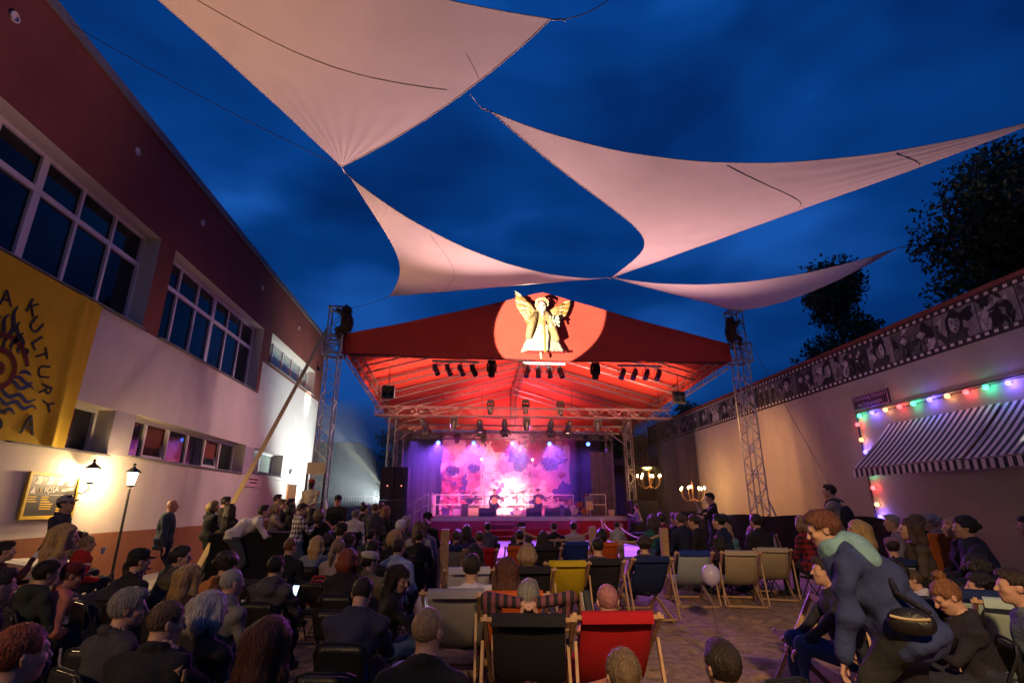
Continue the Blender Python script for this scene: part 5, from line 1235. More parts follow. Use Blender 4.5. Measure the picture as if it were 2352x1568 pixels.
# folding chair seen on the stage
def folded_chair():
    c = atY(1355, 1175, 27.9); t = lthing('stage_chair', 'metal folding chair with a jacket over its back on the stage', 'chair', (c.x, 27.9, HS)); m = MB()
    for s_ in (-1, 1): m.tube([(s_ * .21, -.15, 0), (s_ * .21, .02, .5), (s_ * .21, .10, .93), (s_ * .15, .11, .98)], .014); m.tube([(s_ * .19, .25, 0), (s_ * .19, 0, .45)], .013)
    m.cyl((-.15, .11, .98), (.15, .11, .98), .014); m.cyl((-.2, -.1, .15), (.2, -.1, .15), .012); m.build('frame', M_alu, t)
    m = MB(); m.box((0, .03, .5), (.36, .04, .42), Matrix.Rotation(R(-12), 3, 'X')); m.build('seat', mat('chair_beige', (.46, .36, .22), .7), t); m = MB(); P = [[(-.22 + .44 * u, .10 - .05 * s + .05, .98 - .24 * s - .03 * math.sin(u * 6)) for s in (0, .5, 1)] for u in np.linspace(0, 1, 9)]; m.grid(P); m.grid([[(x, .14 - y, z) for x, y, z in r_] for r_ in P]); m.build('jacket', mat('jacket_grey', (.16, .16, .20), .9), t, True)
folded_chair()
# guitarists
person('guitarist in white shirt seated at the left monitor wedge, playing', (1136, 1122), 'sit', yaw=165, hands='guitar', Y=28.7, zoff=HS, top=(.02, .02, .03), bottom=(.02, .02, .03), hair='short', hc='dark', hpitch=-15, lean=14, lod=1, scale=1.08)
person('guitarist in dark hat and jacket seated at the right, playing', (1236, 1118), 'sit', yaw=172, hands='guitar', Y=28.7, zoff=HS, top=(.015, .015, .018), bottom=(.03, .03, .03), hair='short', hc='dark', cap=('flat', (.02, .02, .02)), lean=8, lod=1, scale=1.08)
for px, lb in ((1136, 'acoustic guitar in the hands of the left guitarist'), (1236, 'acoustic guitar in the hands of the right guitarist')):
    c = atY(px, 1140, 28.30); t = lthing('acoustic_guitar', 'honey coloured ' + lb, 'guitar', (c.x - .12, 28.30, HS + .72)); t.rotation_euler = (0, R(72), 0); t.scale = (.78, .78, .78); guitar_mb(t, M_gw, M_gn)
    t = lthing('stool', 'stool under the ' + lb.split('of the ')[1] + ' on the stage', 'stool', (c.x, 28.75, HS)); m = MB(); m.lathe([(.18, .40), (.19, .42), (.19, .45), (.17, .46)], (0, 0, 0), 16); m.build('seat', M_black, t)
    for k in range(4): m = MB(); m.cyl((.1 * math.cos(k * 1.57 + .8), .1 * math.sin(k * 1.57 + .8), .41), (.2 * math.cos(k * 1.57 + .8), .2 * math.sin(k * 1.57 + .8), 0), .014); m.build('leg', M_black, t)

# ================================================================== LANTERNS IN THE RIG
M_can = mat('can_chrome', (.40, .40, .44), .22, metal=.9); M_canb = mat('can_black', (.018, .017, .02), .45)
def parcan(label, p, aim, r=.10, l=.42, mt=None, group='par cans on the white bars', cat='stage light', lens=None):
    t = thing('par_can', label, cat, p, 0, group); d = (Vector(aim) - Vector(p)).normalized(); m = MB(); mt = mt or M_can
    q = d.to_track_quat('Z', 'Y').to_matrix(); prof = [(r * .5, -l * .62), (r * .8, -l * .55), (r, -l * .3), (r * 1.02, -l * .1), (r, -.02), (r, l * .38), (r * 1.06, l * .40), (r * 1.06, l * .42), (r * .95, l * .40), (r * .93, l * .30)]
    m.lathe(prof, (0, 0, 0), 14, 'Z', False); m.v = [tuple(q @ Vector(v)) for v in m.v]; h = m.build('housing', mt); h.parent = t
    m = MB(); m.lathe([(.01, l * .36), (r * .92, l * .36), (r * .92, l * .37)], (0, 0, 0), 14); m.v = [tuple(q @ Vector(v)) for v in m.v]; o = m.build('lens', lens or M_glass); o.parent = t
    m = MB(); m.tube([(-r - .03, 0, -.02), (-r - .03, 0, .2), (r + .03, 0, .2), (r + .03, 0, -.02)], .012, 5); m.cyl((0, 0, .2), (0, 0, .32), .016); o = m.build('yoke', M_black); o.parent = t
    return t
for bi, (xa, xb, lb) in enumerate(((-1.27, .48, 'left'), (2.16, 3.81, 'middle'), (5.87, 7.64, 'right'))):
    t = thing('lamp_bar', 'white bar with four par cans, %s one under the gable' % lb, 'lamp bar', ((xa + xb) / 2, 19.3, 6.85), 0, 'white lamp bars under the gable'); m = MB(); m.box(((xa + xb) / 2, 19.3, 6.86), (xb - xa, .05, .09)); m.build('bar', mat('bar_white', (.60, .56, .54), .5), t)
    m = MB()
    for x in (xa + .3, xb - .3): m.cyl((x, 19.3, 6.9), (x, 19.05, 7.1), .015)
    m.build('clamp', M_black, t)
    for k in range(4):
        x = xa + .17 + (xb - xa - .34) * k / 3; aim = (x + (.35, .0, -.35)[bi] * 1.0, 20.0, 5.4)
        parcan('%s par can on the %s white bar' % (('first', 'second', 'third', 'fourth')[k], lb), (x, 19.3, 6.50), (x + (.45, (-.25, -.05, .05, .3)[k], -.5)[bi], 19.0, 5.4), .105, .46, mt=M_can if bi == 2 else M_canb if bi == 0 and k > 2 else M_can)
def mover(label, p, aim, group='black moving lights in the rig'):
    t = parcan(label, p, aim, .13, .44, M_canb, group); m = MB(); m.box((0, 0, .34), (.30, .26, .14)); m.box((-.16, 0, .14), (.05, .14, .32)); m.box((.16, 0, .14), (.05, .14, .32)); o = m.build('base', M_black); o.parent = t
    return t
mover('black moving light between the left and middle white bars', (.98, 19.3, 6.5), (.95, 19.0, 5)); mover('black moving light between the middle and right white bars', (4.98, 19.3, 6.5), (4.9, 19.2, 5))
for x, lb in ((-2.85, 'left'), (8.35, 'right')):
    t = lthing('blinder', 'square four-lamp blinder at the %s side of the roof' % lb, 'stage light', (x, 19.6, 5.7), 0, 'blinders at the roof sides'); m = MB(); m.box((0, 0, 0), (.46, .16, .46)); m.cyl((0, 0, .2), (0, 0, .9), .015); m.build('housing', M_black, t)
    for i in (-1, 1):
        for j in (-1, 1): m = MB(); m.lathe([(.085, 0), (.085, .02), (.02, .01)], (i * .11, -.10, j * .11), 12, 'Y'); m.build('lamp', M_glass, t)
XS = (-1.77, -.47, .72, 1.85, 2.86, 3.96, 4.8, 6.18, 7.51)
for i, x in enumerate(XS):
    lb = 'black theatre lantern number %s from the left on the dark truss' % ('one two three four five six seven eight nine'.split()[i])
    if i in (1, 4, 7): mover(lb, (x, 24, 5.15), (x, 24.3, 4))
    else:
        t = parcan(lb, (x, 24, 5.12), (x + (.5 if i in (0, 8) else .1) * (1 if i < 4 else -.6), 25.2 if i in (2, 6) else 24.8, 4.3), .13, .62, M_canb, 'black theatre lanterns on the dark truss')
        m = MB(); q = Vector((.1, .8, -.8)).to_track_quat('Z', 'Y').to_matrix()
        for a in range(4):
            P = [Vector((s_ * .14, .15, .26)) for s_ in (-1, 1)] + [Vector((s_ * .16, .24, .42)) for s_ in (1, -1)]; Rr = Matrix.Rotation(a * math.pi / 2, 3, 'Z'); m.add([q @ (Rr @ p) for p in P], [(0, 1, 2, 3)])
        o = m.build('barn_doors', M_black); o.parent = t
for x, z, lb in ((1.2, 5.95, 'left'), (2.85, 6.0, 'middle'), (4.5, 5.95, 'right')): mover('small %s moving light standing on top of the dark truss' % lb, (x, 24.25, z), (x, 24, 7.5), 'lights standing on the dark truss')
for i, x in enumerate((-1.43, .57, 2.79, 4.94, 7.21)):
    parcan('lit blue back light number %s from the left above the backdrop' % ('one two three four five'.split()[i]), (x, 30.5, 5.12), (x, 27, 3.9), .12, .34, M_canb, 'lit blue back lights', 'stage light', emit('blue_lens', (.08, .17, 1.0), 8))
for i, px in enumerate((1050, 1110, 1222)):
    c = atY(px, 1003, 30.6); mover('unlit moving head hanging between blue back lights, number %s' % ('one two three'.split()[i]), (c.x, 30.6, 5.3), (c.x, 30.0, 4.0), 'moving heads above the backdrop')
for px, lb in ((1106, 'left'), (1223, 'right')):
    c = atY(px, 1050, 31.2); t = lthing('candle_lamp', 'tall cream standing lamp column before the backdrop, %s one' % lb, 'lamp', (c.x, 31.2, HS), 0, 'cream standing lamps'); m = MB(); m.lathe([(.10, 0), (.10, .03), (.03, .06), (.03, 2.9), (.05, 3.0)], (0, 0, 0), 10); m.build('pole', mat('cream_pole', (.62, .5, .4), .6), t); m = MB(); m.sphere((0, 0, 3.08), .09); m.build('globe', emit('cream_glow', (1, .72, .55), 2.2), t)
# chandeliers
def chandelier(label, c, seed):
    t = lthing('chandelier', label, 'chandelier', c, 0, 'lit chandeliers before the black curtains'); m = MB(); m.lathe([(.03, -.62), (.06, -.55), (.03, -.45), (.03, -.1), (.05, -.05), (.02, .3)], (0, 0, 0), 8); m.cyl((0, 0, .3), (0, 0, 3.0), .006, n=4); m.build('stem', mat('bronze', (.20, .11, .05), .4, metal=.7), t)
    for k in range(7):
        a = k * 2 * math.pi / 7 + seed; ca, sa = math.cos(a), math.sin(a); r = .56; z = .05 * math.sin(k * 2.1)
        m = MB(); m.tube([(.02 * ca, .02 * sa, -.5), (.30 * ca, .30 * sa, -.62), (.52 * ca, .52 * sa, -.40), (r * ca, r * sa, -.16 + z)], .013, 5); m.lathe([(.02, 0), (.05, .02), (.05, .03)], (r * ca, r * sa, -.16 + z), 8); m.build('arm', MATS['bronze'], t)
        m = MB(); m.lathe([(.016, 0), (.016, .06)], (r * ca, r * sa, -.13 + z), 6); m.build('candle', mat('candle', (.6, .55, .45), .6), t)
        m = MB(); m.lathe([(.02, 0), (.04, .03), (.03, .08), (.004, .13)], (r * ca, r * sa, -.06 + z), 8); m.build('bulb', glow('candle_bulb', (1.0, .62, .24), 90, .5), t)
    lamp('POINT', 'chandelier_light', Vector(c) + Vector((0, -.1, .05)), 90, (1.0, .52, .18), radius=.35)
chandelier('lit chandelier further from the camera, beside the stage corner', tuple(atY(1491, 1092, 26.0)), .2); chandelier('lit chandelier nearer the right wall, hanging before sheer black curtains', tuple(atY(1590, 1120, 25.2)), .6)
t = lthing('side_speaker', 'black loudspeaker stack under the far chandelier', 'loudspeaker', (9.0, 26.8, 0)); m = MB(); m.box((0, 0, .95), (1.35, .8, 1.9)); m.build('cabinet', MATS['cab_black'], t); m = MB(); m.box((0, -.41, .95), (1.25, .02, 1.8)); m.build('grille', MATS['grille'], t)

# ================================================================== PUPPETS
def feathers(m, base, tip_dirs, L, w, nrm, curve=.0): pass
def angel():
    c = Vector((3.0, 18.2, 8.1)); t = thing('angel_puppet', 'large winged angel puppet in a white dress hung on the red gable', 'puppet', c)
    zz = lambda x, y, d=0: (lambda q: Vector((q.x, q.y, q.z)))(atY((1230 + x / 7.126) * .91875, (700 + y / 7.126) * .91875, 18.18 - d))
    M_gold = mat('gold_feather', (.26, .13, .02), .5, .3, 30, island=.5); M_ivory = mat('ivory_feather', (.40, .32, .19), .6, .2, 20, island=.25); M_dress = mat('ivory_dress', (.36, .22, .09), .8, .6, 7, .3, 20); M_dressw = mat('white_dress', (.46, .39, .27), .8, .5, 9, .3, 30)
    def wing(root, tips, nm, rows):
        w = thing  # one wing: layered feathers
        mb = MB()
        for r_, (f0, f1, lay) in enumerate(rows):
            n = 22
            for i in range(n):
                u = i / (n - 1); k = u * (len(tips) - 1); a = min(int(k), len(tips) - 2); tip = Vector(tips[a]).lerp(Vector(tips[a + 1]), k - a); rt = Vector(root[0]).lerp(Vector(root[1]), u)
                p = rt.lerp(tip, f0); q = rt.lerp(tip, f1); d = q - p; s = Vector((d.z, 0, -d.x)).normalized() * (.055 + .02 * f1); y = Vector((0, -lay - .004 * (i % 3), 0)); mb.cur = 0 if (i + r_) % 3 else 1
                mid = p.lerp(q, .6); mb.add([p + y, mid + s + y * 1.2, q + y, mid - s + y * 1.2, mid + y * 1.2 + Vector((0, -.03, 0))], [(0, 1, 4), (1, 2, 4), (2, 3, 4), (3, 0, 4)])
        o = mb.build(nm, [M_gold, M_ivory], t)
        return o
    Lr = (zz(770, 560), zz(690, 700)); Lt = [zz(400, 190), zz(405, 420), zz(480, 560), zz(560, 660), zz(600, 770), zz(660, 770)]
    Rr_ = (zz(1020, 560), zz(1090, 690)); Rt = [zz(1400, 370), zz(1385, 480), zz(1330, 620), zz(1260, 700), zz(1180, 760), zz(1110, 770)]
    rows = ((.45, 1.0, .02), (.25, .75, .05), (.0, .5, .08)); wing(Lr, Lt, 'wing', rows); wing(Rr_, Rt, 'wing', rows)
    # dress: pleated bell, bodice, sleeves
    m = MB(); P = []
    top = zz(880, 760); bot = zz(920, 1290)
    for i in range(49):
        a = math.pi * (1 + i / 48); row = []
        for k in range(9):
            v = k / 8; r = .19 + .62 * (v ** .8); z = top.z + (bot.z - top.z) * v; x = top.x + (bot.x - top.x) * v
            row.append((x + r * math.cos(a) * (1 + .03 * math.sin(i * 1.7)), 18.25 + .32 * (.35 + .65 * v) * math.sin(a) - .02 * math.sin(i * 2.1), z))
        P.append(row)
    m.grid(P); m.build('skirt', M_dressw, t, True)
    for i, (x0, y0, x1, y1, r0, r1, mt, nm) in enumerate(((780, 600, 880, 770, .20, .17, M_dress, 'bodice'),)):
        m = MB(); m.lathe([(.05, .55), (.22, .48), (.25, .35), (.20, .15), (.17, .0), (.2, -.08)], (0, 0, 0), 16); m.v = [(top.x + x, 18.15 + y * .6, top.z + z) for x, y, z in m.v]; m.build(nm, mt, t, True)
    for s_, (a, b, c_) in ((-1, ((800, 590), (690, 830), (645, 1030))), (1, ((980, 590), (1090, 900), (1170, 1080)))):
        m = MB(); m.tube([zz(*a, .1), zz(*b, .18), zz(*c_, .2)], [.11, .15, .10], 9); m.build('sleeve', M_dress, t, True)
    m = MB(); m.tube([zz(925, 770, .32), zz(945, 1050, .42), zz(950, 1290, .45)], .035, 6); m.build('front_band', mat('gold_band', (.34, .16, .03), .6), t)
    m = MB(); q = zz(915, 1320)
    for i in range(26): x = q.x - .68 + i * .055; m.cyl((x, 17.95, q.z + .06), (x + .01, 17.94, q.z - .03 - .02 * (i % 2)), .018, n=5)
    o = m.build('hem_fringe', mat('fringe_red', (.16, .01, .01), .8), t); o['kind'] = 'stuff'
    hc = zz(893, 470, .2); m = MB(); m.sphere(hc, .20, 16, 12, (.82, .8, 1.05)); m.sphere(hc + Vector((0, -.165, -.03)), .03, 8, 6, (1, 1, 1.6)); m.cyl(hc + Vector((0, 0, -.18)), hc + Vector((0, .02, -.34)), .06); m.build('face', mat('puppet_face', (.5, .40, .31), .6), t, True)
    m = MB()
    for s_ in (-1, 1): m.sphere(hc + Vector((s_ * .06, -.155, .01)), .018, 8, 5); 
    m.box(hc + Vector((0, -.16, -.10)), (.06, .02, .012)); o = m.build('features', mat('feature_brown', (.20, .08, .04), .6), t); o['kind'] = 'stuff'
    m = MB(); rg = random.Random(2)
    for i in range(34): a = rg.uniform(-.3, math.pi + .3); r = rg.uniform(.17, .26); m.tube([hc + Vector((r * math.cos(a + k * .35) * 1.05, -.06 + rg.uniform(-.06, .06), .06 + r * math.sin(a + k * .35))) for k in range(4)], .022, 5)
    o = m.build('curls', mat('gilded_hair', (.55, .42, .20), .6, island=.4), t, True); o['kind'] = 'stuff'
    m = MB(); q = zz(1110, 720, .25)
    for i in range(40): m.sphere(q + Vector((rg.uniform(-.17, .17), rg.uniform(-.06, .04), rg.uniform(-.24, .16))), .045, 6, 4)
    o = m.build('posy', mat('posy_green', (.40, .40, .26), .8, island=.6), t); o['kind'] = 'stuff'
    m = MB(); m.tube([zz(870, 1290, .3), zz(880, 1400, .3)], .045, 6); m.build('foot', M_ivory, t)
angel()
def fur_puppet(label, p, rz, sc):
    S = SDF(); A = lambda *v: npv(*v)
    S.ell((0, 0, .55), (.22, .19, .34), 0, .08); S.ell((0, .06, 1.0), (.17, .17, .17), 0, .08); S.cap((0, .18, .97), (0, .28, .94), .08, .06, 0, .04)
    for s_ in (-1, 1): S.ell((s_ * .11, .04, 1.16), (.05, .03, .06), 0, .03); S.cap((s_ * .17, .05, .78), (s_ * .22, .30, .98), .08, .06, 0, .05); S.cap((s_ * .12, .03, .32), (s_ * .18, .26, .25), .11, .08, 0, .05); S.cap((s_ * .18, .26, .25), (s_ * .16, .20, .0), .08, .07, 0, .05)
    V, F, L = S.mesh(.022); rg = np.random.default_rng(3); V = V * sc; o = bpy.data.objects.new('animal_puppet', new_mesh('animal_puppet', V, F, [mat('fur_brown', (.06, .035, .018), .9, .5, 12)])); COL.objects.link(o); o.location = p; o.rotation_euler = (0, 0, rz); tag(o, label, 'puppet', 'furry puppets on the towers')
    n = 2600; f = F[rg.integers(0, len(F), n)]; q = V[f].mean(1); e1 = V[f[:, 2]] - V[f[:, 0]]; e2 = V[f[:, 3]] - V[f[:, 1]]; nr = np.cross(e1, e2); nr /= np.linalg.norm(nr, axis=1)[:, None] + 1e-9; nr *= np.sign(((q - npv(0, 0, .7 * sc)) * nr).sum(1))[:, None]
    d = nr * .6 + npv(0, 0, -.8) + rg.normal(size=(n, 3)) * .3; d /= np.linalg.norm(d, axis=1)[:, None]; s = np.cross(d, nr); s /= np.linalg.norm(s, axis=1)[:, None] + 1e-9; l = rg.uniform(.05, .12, (n, 1)) * sc
    st = np.stack([q - s * .007, q + s * .007, q + d * l], 1).reshape(-1, 3); so = bpy.data.objects.new('fur', new_mesh('fur', st, np.arange(3 * n).reshape(n, 3), [mat('fur_tuft', (.10, .065, .03), .9, island=.7)], smooth=False)); COL.objects.link(so); so.parent = o; so['kind'] = 'stuff'
fur_puppet('dark furry animal puppet climbing the top of the left tower', (-4.25, 18.15, 7.35), R(75), 1.0)
fur_puppet('dark furry animal puppet clinging to the top of the right tower', (10.02, 18.15, 7.45), R(-70), .95)
# costumed mannequin at the left tower
mq = person('costumed mannequin with dark mask face and red turban raised at the left tower', (z3(2128, 165)), 'stand', yaw=170, hands='clasp', Y=14.6, zoff=.75, top=(.46, .38, .27), bottom=(.05, .04, .035), skin='mask', hair='bald', cap=('turban', (.30, .05, .03)), lod=1, wide=1.15, cat='mannequin', name='mannequin')
t = thing('signboard', 'blank pale rounded board on black posts above the mannequin', 'sign', (mq.location.x, 14.85, 0)); c = atY(727, 1075, 14.85); m = MB(); pr = []
for i in range(28):
    a = 2 * math.pi * i / 28; pr.append((max(-.24, min(.24, .36 * math.cos(a))), 0, max(-.15, min(.15, .24 * math.sin(a)))))
m.prism([(c.x + x, 14.82, c.z + z) for x, _, z in pr], (0, 1, 0), .03); m.build('board', mat('board_beige', (.44, .33, .25), .7, .1, 4), t)
m = MB()
for s_ in (-.23, .23): m.box((c.x + s_, 14.88, c.z / 2), (.05, .05, c.z))
m.box((c.x, 14.9, .37), (.7, .6, .74)); m.build('posts', M_black, t)
# smoke drifting at the stage, where the beams show
sm = MB(); sm.box((-1.0, 29.5, 3.6), (13.0, 8.0, 6.0)); so = sm.build('smoke', None or mat('x_tmp', (1, 1, 1)), kind='stuff')
vm = bpy.data.materials.new('stage_smoke'); vm.use_nodes = True; t_ = vm.node_tree; t_.nodes.clear(); oo = N(t_, 'ShaderNodeOutputMaterial'); pv = N(t_, 'ShaderNodeVolumePrincipled'); pv.inputs['Color'].default_value = (.9, .9, .92, 1); pv.inputs['Density'].default_value = .028; pv.inputs['Anisotropy'].default_value = .25; t_.links.new(pv.outputs[0], oo.inputs['Volume']); so.data.materials.clear(); so.data.materials.append(vm); bpy.data.materials.remove(MATS.pop('x_tmp'))
# ================================================================== SEATS
M_beech = mat('beech_wood', (.42, .25, .12), .5, .3, 10, .15, 60)
def deckchair_proto():
    t = lthing('deck_chair', 'x', 'deck chair'); w = .29
    for s_ in (-1, 1):
        m = MB(); m.bar((s_ * w, .52, .02), (s_ * w, -.50, .84), .026, .045); m.build('back_rail', M_beech, t)
        m = MB(); m.bar((s_ * (w - .035), -.46, .02), (s_ * (w - .035), .50, .38), .026, .045); m.build('seat_rail', M_beech, t)
        m = MB(); m.bar((s_ * (w + .03), -.30, .66), (s_ * (w + .03), -.52, .06), .02, .035); m.build('prop', M_beech, t)
    for a in ((-.485, .825), (.50, .365), (-.44, .035), (.50, .04)):
        m = MB(); m.cyl((-w - .03, a[0], a[1]), (w + .03, a[0], a[1]), .018, n=7); m.build('crossbar', M_beech, t)
    m = MB(); P = []; wd = w - .045
    for i in range(15):
        u = i / 14; y = -.485 + .985 * u; z = .845 * (1 - u) + .39 * u - .34 * math.sin(math.pi * u ** .85) ** 1.1 * (1 - .2 * u)
        P.append([(x, y + .012 * math.cos(x * 9), z - .03 * math.cos(x / wd * 1.5) * math.sin(math.pi * u)) for x in np.linspace(-wd, wd, 7)])
    m.grid(P); sl = m.build('sling', mat('sling_default', (.4, .4, .4), .9), t, True); md = sl.modifiers.new('thickness', 'SOLIDIFY'); md.thickness = .004
    m = MB(); m.grid([[(x, y, z) for x in np.linspace(-wd, wd, 5)] for y, z in ((-.515, .79), (-.512, .84), (-.485, .868), (-.46, .84))]); m.build('top_band', mat('band_default', (.4, .4, .4), .9), t, True)
    return t
DC = deckchair_proto(); DC_used = False
SL = {'grey': (.30, .28, .31), 'red': (.42, .008, .014), 'orange': (.55, .10, .012), 'black': (.016, .015, .018), 'blue': (.012, .035, .20), 'white': (.55, .54, .54), 'yellow': (.52, .38, .012), 'beige': (.44, .36, .24), 'mint': (.40, .52, .46), 'pale': (.36, .42, .46), 'navy': (.01, .022, .09)}
def sling_m(k): return mat('sling_' + k, SL[k], .9, .15, 3, .25, 90, trans=.12)
CH = {}
def deck(key, label, px, yaw=0, col='grey', band=None, z=.85, Y=None, sc=1.06):
    """px: photograph point of the middle of the top edge"""
    global DC_used
    p = atZ(*px, z * sc) if Y is None else atY(*px, Y); Rz = Matrix.Rotation(R(yaw), 3, 'Z'); off = Rz @ Vector((0, -.485 * sc, 0)); loc = Vector((p.x - off.x, p.y - off.y, 0))
    mm = {'sling_default': sling_m(col), 'band_default': sling_m(band or col)}
    c = copy_tree(DC, label, loc, R(yaw), mm); c['group'] = 'wooden deck chairs on the sand'; c.scale = (sc, sc, sc); CH[key] = (loc, yaw, sc); return c
D_ = deck
D_('d1', 'grey deck chair beside the first wooden rope post', z5(1210, 592), 4, 'grey', 'navy'); D_('d2', 'red deck chair left of the small orange deck chairs', z5(1372, 603), 3, 'red')
D_('d3', 'small orange deck chair facing the middle of the stage', z5(1650, 588), 0, 'orange'); D_('d4', 'black deck chair between the orange and the blue one', z5(1815, 592), 0, 'black')
D_('d5', 'bright blue deck chair right of the black one in the front row', z5(2030, 562), 0, 'blue'); D_('d6', 'orange deck chair beside the child with a teal bag', z5(2226, 565), 0, 'orange')
D_('d7', 'white deck chair with a man in a white shirt behind it', z5(1295, 738), 5, 'white'); D_('d8', 'large grey deck chair beside the white balloon near the aisle', z5(1205, 890), -4, 'grey', z=.85)
D_('d9', 'orange deck chair right behind the large grey one', z5(1600, 903), -2, 'orange', z=.85); D_('d10', 'black deck chair holding a blonde woman, left of the yellow one', z5(1712, 735), 0, 'black', z=.85)
D_('d11', 'yellow deck chair', z5(1965, 692), -2, 'yellow', z=.85)['label'] = 'only yellow deck chair, beside the hooked umbrella'
D_('d12', 'black deck chair right of the yellow one', z5(2212, 682), 0, 'black', z=.85); D_('d13', 'navy blue deck chair left of the pale one with a blue band', z7(468, 492), 2, 'navy', z=.85)
D_('d14', 'pale blue deck chair with a blue top band beside the balloon', z7(680, 462), -8, 'pale', 'blue'); D_('d15', 'beige deck chair right behind the white balloon', z7(915, 455), -18, 'beige', z=.87)
D_('d16', 'beige deck chair tucked beside the other beige one, further right', z7(1075, 440), -22, 'beige', z=.87); D_('d17', 'whitish deck chair with dark band in the second row before the green-dressed woman', z7(592, 382), -10, 'white', 'navy')
D_('d18', 'white deck chair turned sideways near the long-haired pair', z7(1035, 372), -40, 'white', 'blue'); D_('d19', 'large black deck chair in front with a man resting his head on his hands', z5(1700, 1074), -7, 'black', z=.84)
D_('d20', 'large red deck chair in front on the bare sand', z7(290, 800), -3, 'red', z=.82); D_('d21', 'beige deck chair turned right, behind the bun-haired woman', z7(1915, 405), -35, 'beige', z=.87)
D_('d22', 'mint white deck chair with a navy band behind the crouching walker', z7(1740, 500), -20, 'mint', 'navy', z=.87); D_('d23', 'grey blue deck chair half hidden by the walker in denim', z7(1600, 535), -22, 'navy', z=.87)
D_('d24', 'black deck chair between the walker and the bun-haired woman', z7(1790, 705), -25, 'black', z=.86); D_('d25', 'mint deck chair with a navy band beside the bun-haired woman', z7(2180, 655), -35, 'mint', 'navy', z=.87)
D_('d26', 'mint deck chair cut by the right photo edge', z7(2345, 700), -35, 'mint', z=.87); D_('d27', 'reddish deck chair among the seated people near the rope post', z7(740, 330), -12, 'red', z=.87)
# the first one goes away: only its copies stand on the sand
def drop(o):
    for k in list(o.children): drop(k)
    bpy.data.objects.remove(o)
drop(DC)
def folding_proto():
    t = lthing('folding_chair', 'x', 'chair'); m = MB(); w = .215
    for s_ in (-1, 1):
        m.tube([(s_ * w, .20, .0), (s_ * w, -.02, .42), (s_ * w, -.20, .78), (s_ * (w - .03), -.215, .84), (s_ * (w - .09), -.22, .86)], .012, 6); m.tube([(s_ * (w - .03), -.24, 0), (s_ * (w - .03), .02, .36), (s_ * (w - .03), .12, .44)], .011, 6)
    m.cyl((-w + .08, -.22, .86), (w - .08, -.22, .86), .012, n=6); m.cyl((-w, .17, .06), (w, .17, .06), .009, n=6); m.cyl((-w + .03, -.2, .05), (w - .03, -.2, .05), .009, n=6); m.build('frame', M_black, t)
    P = [[(x, -.205 + (z - .6) * -.10 + .02 * math.cos(x * 7), z) for x in np.linspace(-.19, .19, 9)] for z in np.linspace(.58, .84, 6)]
    for r_ in (0, 5): P[r_] = [(x * .9, y, z) for x, y, z in P[r_]]
    m = MB(); m.grid(P); b = m.build('backrest', mat('vinyl_black', (.012, .012, .013), .42, .2, 20, .1, 40), t, True); md = b.modifiers.new('pad', 'SOLIDIFY'); md.thickness = .03; md.offset = 0
    P = [[(x, y, .43 + .012 * math.cos(x * 6)) for x in np.linspace(-.19, .19, 7)] for y in np.linspace(-.17, .20, 6)]; m = MB(); m.grid(P); b = m.build('seat', MATS['vinyl_black'], t, True); md = b.modifiers.new('pad', 'SOLIDIFY'); md.thickness = .035; md.offset = 0
    return t
FC = folding_proto(); SEATED = []; NCH = [0]
def chair_at(label, x, y, yaw):
    c = copy_tree(FC, label, (x, y, 0), R(yaw)); c['group'] = 'black folding chairs in the rows'; c.scale = (.88, .88, .86); return c
def Pn(label, hx, pose='sit', chair=True, **k):
    o = person(label, hx, pose, **k)
    if pose in ('sit', 'hunch') and chair:
        yaw = k.get('yaw', 0); sc = PJ[o.name]['scale']; Rz = Matrix.Rotation(R(yaw), 3, 'Z'); q = Rz @ Vector((0, .03, 0)); SEATED.append((label, o.location.x + q.x, o.location.y + q.y, yaw))
    return o
def sit_in(key, label, dx=0.0, dz=.11, **k):
    loc, yaw, sc = CH[key]; Rz = Matrix.Rotation(R(yaw), 3, 'Z'); o = Rz @ Vector((dx, .05, 0))
    return person(label, None, 'recline', yaw=yaw, at=(loc.x + o.x, loc.y + o.y, dz), **k)
K = dict
BLK = (.012, .012, .014); NVY = (.012, .018, .045); GRY = (.10, .10, .11); OLV = (.12, .10, .065); DNM = (.05, .085, .16)
# ------------------------------------------------------------------ left: table and wall
Pn('man standing in a grey and white baseball cap before the poster', z3(452, 300), 'stand', yaw=-75, hands='side', hyaw=-8, hpitch=14, Y=9.3, top=(.045, .045, .055), hair='short', hc='black', cap=('cap', (.30, .28, .29)), glasses=True, wide=1.1, lod=1)
Pn('woman with long blond hair in a beige jacket seated at the white table', z3(445, 525), 'sit', yaw=-60, Y=6.9, top=(.34, .25, .16), hair='long', hc='blond', female=True, lod=1)
Pn('dark curly haired person between the two blond women at the table', z3(545, 535), 'sit', yaw=-50, Y=7.4, top=(.14, .13, .10), hair='curly', hc='black', lod=1)
Pn('woman in a bright red coat with blond tied hair at the table', z3(600, 570), 'sit', yaw=-45, Y=6.3, top=(.42, .022, .012), hair='bun', hc='sand', female=True, wide=1.08, lod=1, jacket=True)
Pn('person at the far left edge reading a white leaflet', z3(35, 620), 'sit', yaw=-50, hands='camera', Y=5.6, top=(.05, .012, .018), hair='short', hc='black', lod=1)
Pn('bald man standing by the wall in a denim jacket over a white shirt', z3(1180, 312), 'stand', yaw=-70, hands='side', hyaw=-10, Y=12.0, top=(.030, .045, .075), hair='bald', skin='ruddy', wide=1.0, lod=1, jacket=True)
Pn('blond woman in a black leather jacket standing by the wall', z3(1465, 315), 'stand', yaw=-40, hands='cross', Y=13.0, top=BLK, bottom=BLK, hair='bob', hc='blond', female=True, lod=1)
Pn('dark haired man half hidden behind the blond woman in leather', z3(1545, 288), 'stand', yaw=-50, hands='side', Y=13.8, top=BLK, hair='short', hc='black', lod=1)
